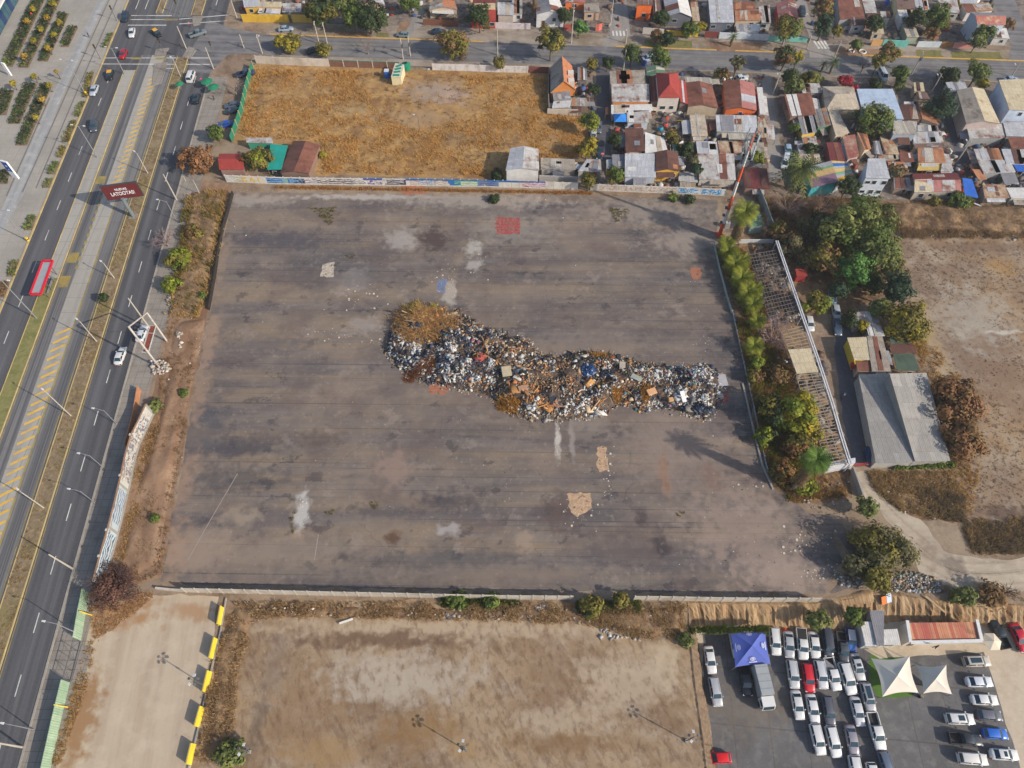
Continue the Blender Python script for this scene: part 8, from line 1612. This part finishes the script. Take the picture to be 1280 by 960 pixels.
A = [G(*p,3.3)-o0 for p in ((996,467),(1023,465),(1013,435),(985,437))]; roof_obj('roof_sheet',[A],[R['cream']],pg,.06)
MB().prism([(p.x,p.y) for p in (G(*q,0)-o0 for q in ((1030,592),(1062,586),(1062,580),(1031,585)))],0,2.6).build('end_wall',M('beam_white',c(198,200,204),.7,.1,dirt=(c(150,150,152),.5)),pg)
t = thing('gate','low red metal gate closing the shed lane','gate',G(1078,583)); a,q = G(1066,583)-t.location,G(1092,582)-t.location; b = MB()
for z_ in (.2,.7,1.2): b.beam(a+Vector((0,0,z_)),q+Vector((0,0,z_)),.06)
for i in range(9): p = a.lerp(q,i/8); b.beam(p+Vector((0,0,.05)),p+Vector((0,0,1.25)),.05)
b.build('bars',M('gate_red',c(190,72,60),.7,.1),t)
wall('low_wall','pale low wall along the left side of the long shed',[(1072,478),(1080,520),(1092,578)],1.3,.2,M('wall_pale2',c(190,186,180),.9,.12))
t = thing('kiosk_sign','red round sign and yellow board at the pale shop corner','sign',G(1061,456)); MB().box(-.1,.1,-1.4,1.4,.3,2.4).build('board',M('board_yellow',c(214,176,50),.7,.1),t); MB().tube([(-.12,-1.2,1.4),(-.2,-1.2,1.4)],.8,14).build('disc',M('disc_red',c(170,40,52),.6,.1),t)
# ================================================================ rubbish heap
HEAP = [(482,440),(484,424),(500,396),(520,386),(548,388),(575,394),(600,408),(640,422),(664,426),(672,446),(700,446),(725,440),(768,446),(800,456),(850,458),(882,458),(902,470),(904,486),(896,504),(890,522),(872,524),(852,514),(820,508),(805,514),(775,500),(765,512),(735,522),(700,524),(660,522),(632,512),(610,494),(580,488),(560,482),(520,474),(506,466),(492,452)]
HW = W(HEAP); HP = np.array([(p.x,p.y) for p in HW])
def heap_h(X,Y):
 D = edge_dist(X,Y,HW); return np.where(inside(X,Y,HP),np.minimum(D*.75,2.1)*(.55+.75*vnoise(X,Y,3.0,31))+.3*vnoise(X,Y,.9,32)*np.minimum(D,1),0)
mHb = ground('heap_soil_gap_shade',c(84,72,64),[('n',(.5,0),(0,.5),.42,.62,c(54,50,52),.8),('n',(1.6,0),(0,1.6),.5,.66,c(140,116,92),.7)])  # soil toned dark so its colour gives the shade in gaps between pieces
relief('rubbish_heap',HW,.4,heap_h,mHb,'stuff','long heap of household rubbish lying across the empty lot',.005,.6)
PALS = {'w': [(206,206,204),(190,194,198),(170,176,182),(214,210,200)],'n': [(40,48,66),(52,62,84),(34,38,48),(66,80,104)],'b': [(168,140,108),(140,112,84),(186,158,124),(120,94,72),(200,176,146)],'o': [(196,142,84),(180,118,70),(210,164,108),(160,108,74)],'k': [(48,46,48),(66,62,62),(36,36,40)],'x': [(70,104,150),(70,130,150),(160,70,66),(150,100,120),(190,150,80),(90,120,96),(140,110,130)],'g': [(140,136,132),(118,116,116),(160,154,146)]}
ZON = [(530,462,50,26,'wwwwwnnnnkw'),(600,430,50,16,'nnnnkkwnbx'),(590,475,50,14,'wwnnnkwwk'),(560,410,30,14,'bbbook'),(640,455,40,20,'bbowbkwo'),(670,490,50,24,'bbbbooookb'),(730,470,50,22,'bbbookkwn'),(730,505,40,12,'wnbowxkw'),(800,470,60,20,'wwbbkxxwb'),(870,490,40,26,'wwwgnkkwn'),(690,518,60,8,'wbwgb')]
def items(name,n,smin,smax,flat,label):
 V = []; F = []; Cc = []; zc = [(G(z[0],z[1]),z[2]/scale_at(z[1]),z[3]/scale_at(z[1])*1.3,z[4]) for z in ZON]; nk = max(20,n//13); ck = rand_in(HW,nk); fam = []
 for x,y in ck:
  wts = [math.exp(-((x-g.x)/rx)**2-((y-g.y)/ry)**2)+1e-6 for g,rx,ry,_ in zc]; fam.append((random.choice(zc[random.choices(range(len(zc)),wts)[0]][3]),random.uniform(.75,1.5)))
 ci = RNG.integers(0,nk,n); pts = ck[ci]+RNG.normal(0,.5,(n,2)); ok = edge_dist(pts[:,0],pts[:,1],HW)*np.where(inside(pts[:,0],pts[:,1],HP),1,-1) > -.7; pts = pts[ok]; ci = ci[ok]; z0 = heap_h(pts[:,0],pts[:,1])
 for (x,y),z,q_ in zip(pts,z0,ci):
  ch,fs_ = fam[q_]; ch = ch if random.random() < .8 and (ch != 'x' or random.random() < .6) else random.choice('wnbkkbow'); col = c(*random.choice(PALS[ch])); f = random.uniform(.7,1.12); s = random.uniform(smin,smax)*fs_*random.choice((.6,.8,1,1.2)); q = Matrix.Rotation(random.random()*6.3,3,'Z') @ Matrix.Rotation(random.gauss(0,.45),3,'X') @ Matrix.Rotation(random.gauss(0,.45),3,'Y')
  sx,sy,sz = s*random.uniform(.4,1.2),s*random.uniform(.25,1),s*random.uniform(.05,flat)
  if ch in 'bok' and random.random() < .4: sx,sy,sz = s*random.uniform(1.8,3.4),s*.13,s*.1
  k = len(V); jt = lambda: random.uniform(.6,1.15)
  for zz in (-1,1):
   for ux,uy in ((-1,-1),(1,-1),(1,1),(-1,1)): p = q @ Vector((ux*sx*jt(),uy*sy*jt(),zz*sz)); V.append((x+p.x,y+p.y,max(.015,z+p.z+sz*.6)))
  F += [(k+4,k+5,k+6,k+7),(k+3,k+2,k+1,k),(k,k+1,k+5,k+4),(k+1,k+2,k+6,k+5),(k+2,k+3,k+7,k+6),(k+3,k,k+4,k+7)]; Cc += [tuple(min(1,w_*f) for w_ in col)]*6
 me = fast_mesh(name,V,F,face_col=Cc); me.materials.append(mTone); return tag(link(name,me),label,kind='stuff')
items('rubbish',12500,.09,.36,.35,'bags, boards, cloth and packaging covering the rubbish heap'); items('rubbish',520,.4,.85,.16,'larger torn boards and sheets on the rubbish heap')
def lumpy(name,label,p,rx,ry,h,col,cat,zadd=.25,rough=.4,wr=.22):
 q = G(*p); z = float(heap_h(np.array([q.x]),np.array([q.y]))[0]); b = MB(); n,m = 18,8; V = [(0,0,h)]
 for i in range(1,m+1):
  for j in range(n):
   a = 2*PI*j/n; s = i/m; rr = 1+random.gauss(0,wr*.5)*s; V.append((math.cos(a)*rx*s*rr,math.sin(a)*ry*s*rr,h*math.cos(s*PI/2)**.8*(1+random.gauss(0,wr))-(.08 if i == m else 0)))
 F = [(0,1+j,1+(j+1) % n) for j in range(n)]+[(1+(i-1)*n+j,1+i*n+j,1+i*n+(j+1) % n,1+(i-1)*n+(j+1) % n) for i in range(1,m) for j in range(n)]; b.add(V,F); o = b.build(name,M(name+'_%d_%d_%d' % col,c(*col),rough,.2,3)); o.location = (q.x,q.y,max(0,z*.75)+zadd); tag(o,label,cat); return o
for nm,lb,p,rx,ry,h,col,ct_ in (('tarpaulin','crumpled dark blue tarpaulin on the middle of the rubbish heap',(734,468),2.0,1.7,.9,(30,62,104),'tarpaulin'),('tarpaulin','black plastic sheeting right of the dark blue tarpaulin',(760,474),2.0,1.2,.7,(44,52,66),'tarpaulin'),('rubbish_bag','black rubbish sack at the lower middle of the heap',(702,516),.7,.6,.6,(34,36,40),'bag'),('rubbish_bag','dark blue sacks at the right foot of the heap',(872,512),1.2,1.3,.8,(30,44,66),'bag'),('rubbish_bag','grey black sacks at the right end of the heap',(884,516),1.3,1.0,.8,(62,66,76),'bag'),('rubbish_bag','black sacks under the white hose at the right end',(858,482),1.4,.9,.8,(30,32,38),'bag'),('rubbish_bag','orange sack on the left half of the heap',(608,447),.55,.5,.5,(216,140,50),'bag'),('rubbish_bag','red sack near the middle of the left half',(603,463),.4,.35,.4,(190,36,44),'bag'),('rubbish_bag','blue sacks on the upper left half of the heap',(580,432),.7,.5,.5,(54,96,166),'bag'),('rubbish_bag','large black sack below the blue ones',(594,450),.9,.7,.6,(36,40,50),'bag'),('rubbish_bag','white sacks on the left half of the heap',(566,444),1.1,.8,.6,(206,204,198),'bag'),('armchair_cushion','bright orange cushion at the upper edge of the heap',(765,451),.5,.45,.5,(226,110,34),'cushion')): lumpy(nm,lb,p,rx,ry,h,col,ct_)
def board(name,label,p,sx,sy,col,rz,tilt,cat='board',th=.1):
 q = G(*p); z = float(heap_h(np.array([q.x]),np.array([q.y]))[0]); me = MB().box(-sx/2,sx/2,-sy/2,sy/2,0,th).mesh(name,[M(name+'_%d_%d_%d' % col,c(*col),.8,.14,2)]); bm = bmesh.new(); bm.from_mesh(me); bmesh.ops.bevel(bm,geom=bm.edges[:],offset=th*.25,segments=1,affect='EDGES'); bm.to_mesh(me); bm.free(); o = link(name,me); o.location = (q.x,q.y,z+.4); o.rotation_euler = (tilt,tilt*.4,rz); tag(o,label,cat)
board('mattress','stained beige mattress with a blue patch on the heap',(633,474),1.9,2.1,(160,150,126),.2,.25,'mattress',.3); board('door_panel','white door panel standing out at the right half of the heap',(851,503),.9,2.2,(212,212,212),.25,.3); board('loose_sheet','pale grey sheet lying beside the right end of the heap',(900,478),2.3,2.6,(164,162,166),.1,.03); board('loose_sheet','green grey panel on the right middle of the heap',(793,482),2.2,1.0,(146,152,142),-.5,.15); board('suitcase','black box standing at the upper edge of the heap',(772,450),1.0,1.3,(40,42,46),.1,.2,'box',.6); board('mattress','brown mattress on the lower left half of the heap',(653,495),1.8,1.1,(150,118,96),.3,.2,'mattress',.25); board('loose_sheet','grey square board near the black plastic sheeting',(776,465),1.2,1.6,(150,142,132),0,.3); board('cardboard_box','tan flattened cardboard at the notch of the heap',(812,497),1.9,1.3,(196,150,108),.4,.15,'box',.3); board('cardboard_box','brown cardboard box right of the notch',(836,505),1.0,.9,(186,142,100),.2,.2,'box',.5)
q = G(727,496); z = float(heap_h(np.array([q.x]),np.array([q.y]))[0]); o = MB().tube([(-.9,-.3,.5),(-.3,.1,.6),(.3,.1,.65),(.45,.9,.8)],.1,8).build('pipe',M('pipe_white',c(214,212,208),.6,.05)); o.location = (q.x,q.y,z+.2); tag(o,'bent white pipe sticking out of the heap','pipe')
# dead palm fronds and brush dumped on the left end of the heap
def heapz(X,Y): return heap_h(X,Y)
tufts('dry_brush','pale brown dead fronds dumped on the left end of the heap',[((494,394),(520,385),(545,392),(572,412),(548,420),(560,432),(530,426),(524,436),(510,424),(500,430),(504,412))],230,.5,((140,100,62),(230,184,122)),heapz,2.2,8,.1)
tufts('dry_brush','yellow straw tops above the dumped fronds',[((507,386),(522,378),(534,392),(514,398)),((538,382),(546,380),(548,394),(540,396))],50,1.0,((170,150,70),(206,192,110)),heapz,.9,8,.09)
tufts('dry_brush','reddish brown brush at the lower left foot of the heap',[((504,474),(524,462),(540,452),(546,458),(542,472),(528,470),(512,478))],150,.5,((112,70,52),(166,112,78)),heapz,.7,8,.07)
tufts('dry_brush','golden straw at the foot of the heap',[((624,500),(650,504),(646,516),(622,512)),((764,490),(776,490),(774,504),(766,504)),((800,490),(812,490),(810,504),(802,504)),((740,444),(758,444),(758,452),(740,452))],70,.6,((170,122,56),(214,164,86)),heapz,.6,8,.08)
HEAP_OUT = []
for i in range(len(HEAP)):
 a,b_ = HEAP[i],HEAP[(i+1) % len(HEAP)]; dx,dy = b_[0]-a[0],b_[1]-a[1]; l_ = math.hypot(dx,dy); nx_,ny_ = -dy/l_*-1,dx/l_*-1; w_ = random.uniform(6,15); HEAP_OUT.append([a,b_,(b_[0]+nx_*-w_,b_[1]+ny_*-w_),(a[0]+nx_*-w_,a[1]+ny_*-w_)]); HEAP_OUT.append([a,b_,(b_[0]+nx_*w_*.5,b_[1]+ny_*w_*.5),(a[0]+nx_*w_*.5,a[1]+ny_*w_*.5)])
# litter strewn over the lot and the lesser dumps
def strew(name,label,polys,n,cols,s=(.08,.3),z=.02,world=False):
 V = []; F = []; Cc = []
 for pl,k_ in zip(polys,n):
  for x,y in rand_in(W(pl),k_):
   r = random.uniform(*s)*random.choice((.5,1,1,1.6)); a = random.random()*6.3; h = r*random.uniform(.2,.7); k = len(V)
   for zz,sc_ in ((0,1),(h,.7)): V += [(x+math.cos(a+t)*r*sc_*random.uniform(.7,1.2),y+math.sin(a+t)*r*sc_*random.uniform(.5,1.1),z-.01+zz) for t in (0,1.6,3.1,4.7)]
   F += [(k+4,k+5,k+6,k+7),(k,k+1,k+5,k+4),(k+1,k+2,k+6,k+5),(k+2,k+3,k+7,k+6),(k+3,k,k+4,k+7)]; Cc += [c(*random.choice(cols))]*5
 me = fast_mesh(name,V,F,face_col=Cc); me.materials.append(mTone); return tag(link(name,me),label,kind='stuff')
strew('litter','small scraps of litter strewn over the empty lot',[HEAP and [(300,250),(890,255),(960,620),(1020,735),(230,725),(260,420)],[(900,560),(960,600),(1040,660),(1030,740),(800,735)],[(560,520),(700,530),(720,620),(560,640)],[(880,360),(930,460),(900,470),(860,440)]],(240,120,50,40),[(206,204,200),(170,164,158),(150,140,130),(70,64,60),(84,74,66),(110,96,84),(60,56,54)],(.03,.12))
strew('litter','fine crumbs and torn scraps fringing the rubbish heap',HEAP_OUT,[22]*len(HEAP_OUT),[(206,204,200),(176,160,140),(140,118,96),(96,86,78),(60,58,60),(190,150,106),(150,146,142)],(.04,.22))
strew('litter','scraps and stones on the brown roadside earth',[[(250,240),(282,240),(262,390),(205,700),(160,720),(200,500),(225,380)]],(200,),[(206,200,192),(170,150,130),(120,100,84),(90,74,62)],(.05,.14),.25)
strew('rubble','white broken rubble around the foot of the empty billboard frame',[[(190,452),(206,450),(214,462),(204,470),(192,468)],[(208,364),(222,362),(222,384),(212,388)],[(222,416),(230,416),(226,440)]],(150,70,24),[(212,206,198),(190,180,168),(160,146,130)],(.1,.4),.35)
strew('rubbish','white and coloured rubbish dumped above the car park bank',[[(1108,722),(1130,712),(1176,724),(1180,740),(1140,742),(1112,738)],[(1036,712),(1074,722),(1080,736),(1050,732)]],(420,130),[(206,204,202),(190,188,184),(150,146,142),(70,68,68),(170,146,120),(90,120,100),(110,120,140),(120,104,90),(140,120,104),(176,168,160)],(.08,.26),.15)
strew('litter','stones and scraps on the dry weeds right of the lot',[[(1085,600),(1200,600),(1200,650),(1120,645)],[(990,610),(1060,600),(1064,640),(1000,634)],[(930,320),(962,320),(1000,400),(1000,480),(960,480)]],(70,90,120),[(206,204,200),(180,170,160),(110,96,84),(150,140,132)],(.08,.3),.08)
strew('litter','scraps on the ridge below the lot wall',[[(300,752),(860,756),(858,790),(560,776),(310,770)]],(220,),[(206,204,200),(180,170,160),(90,76,64),(150,132,110)],(.06,.24),.4)
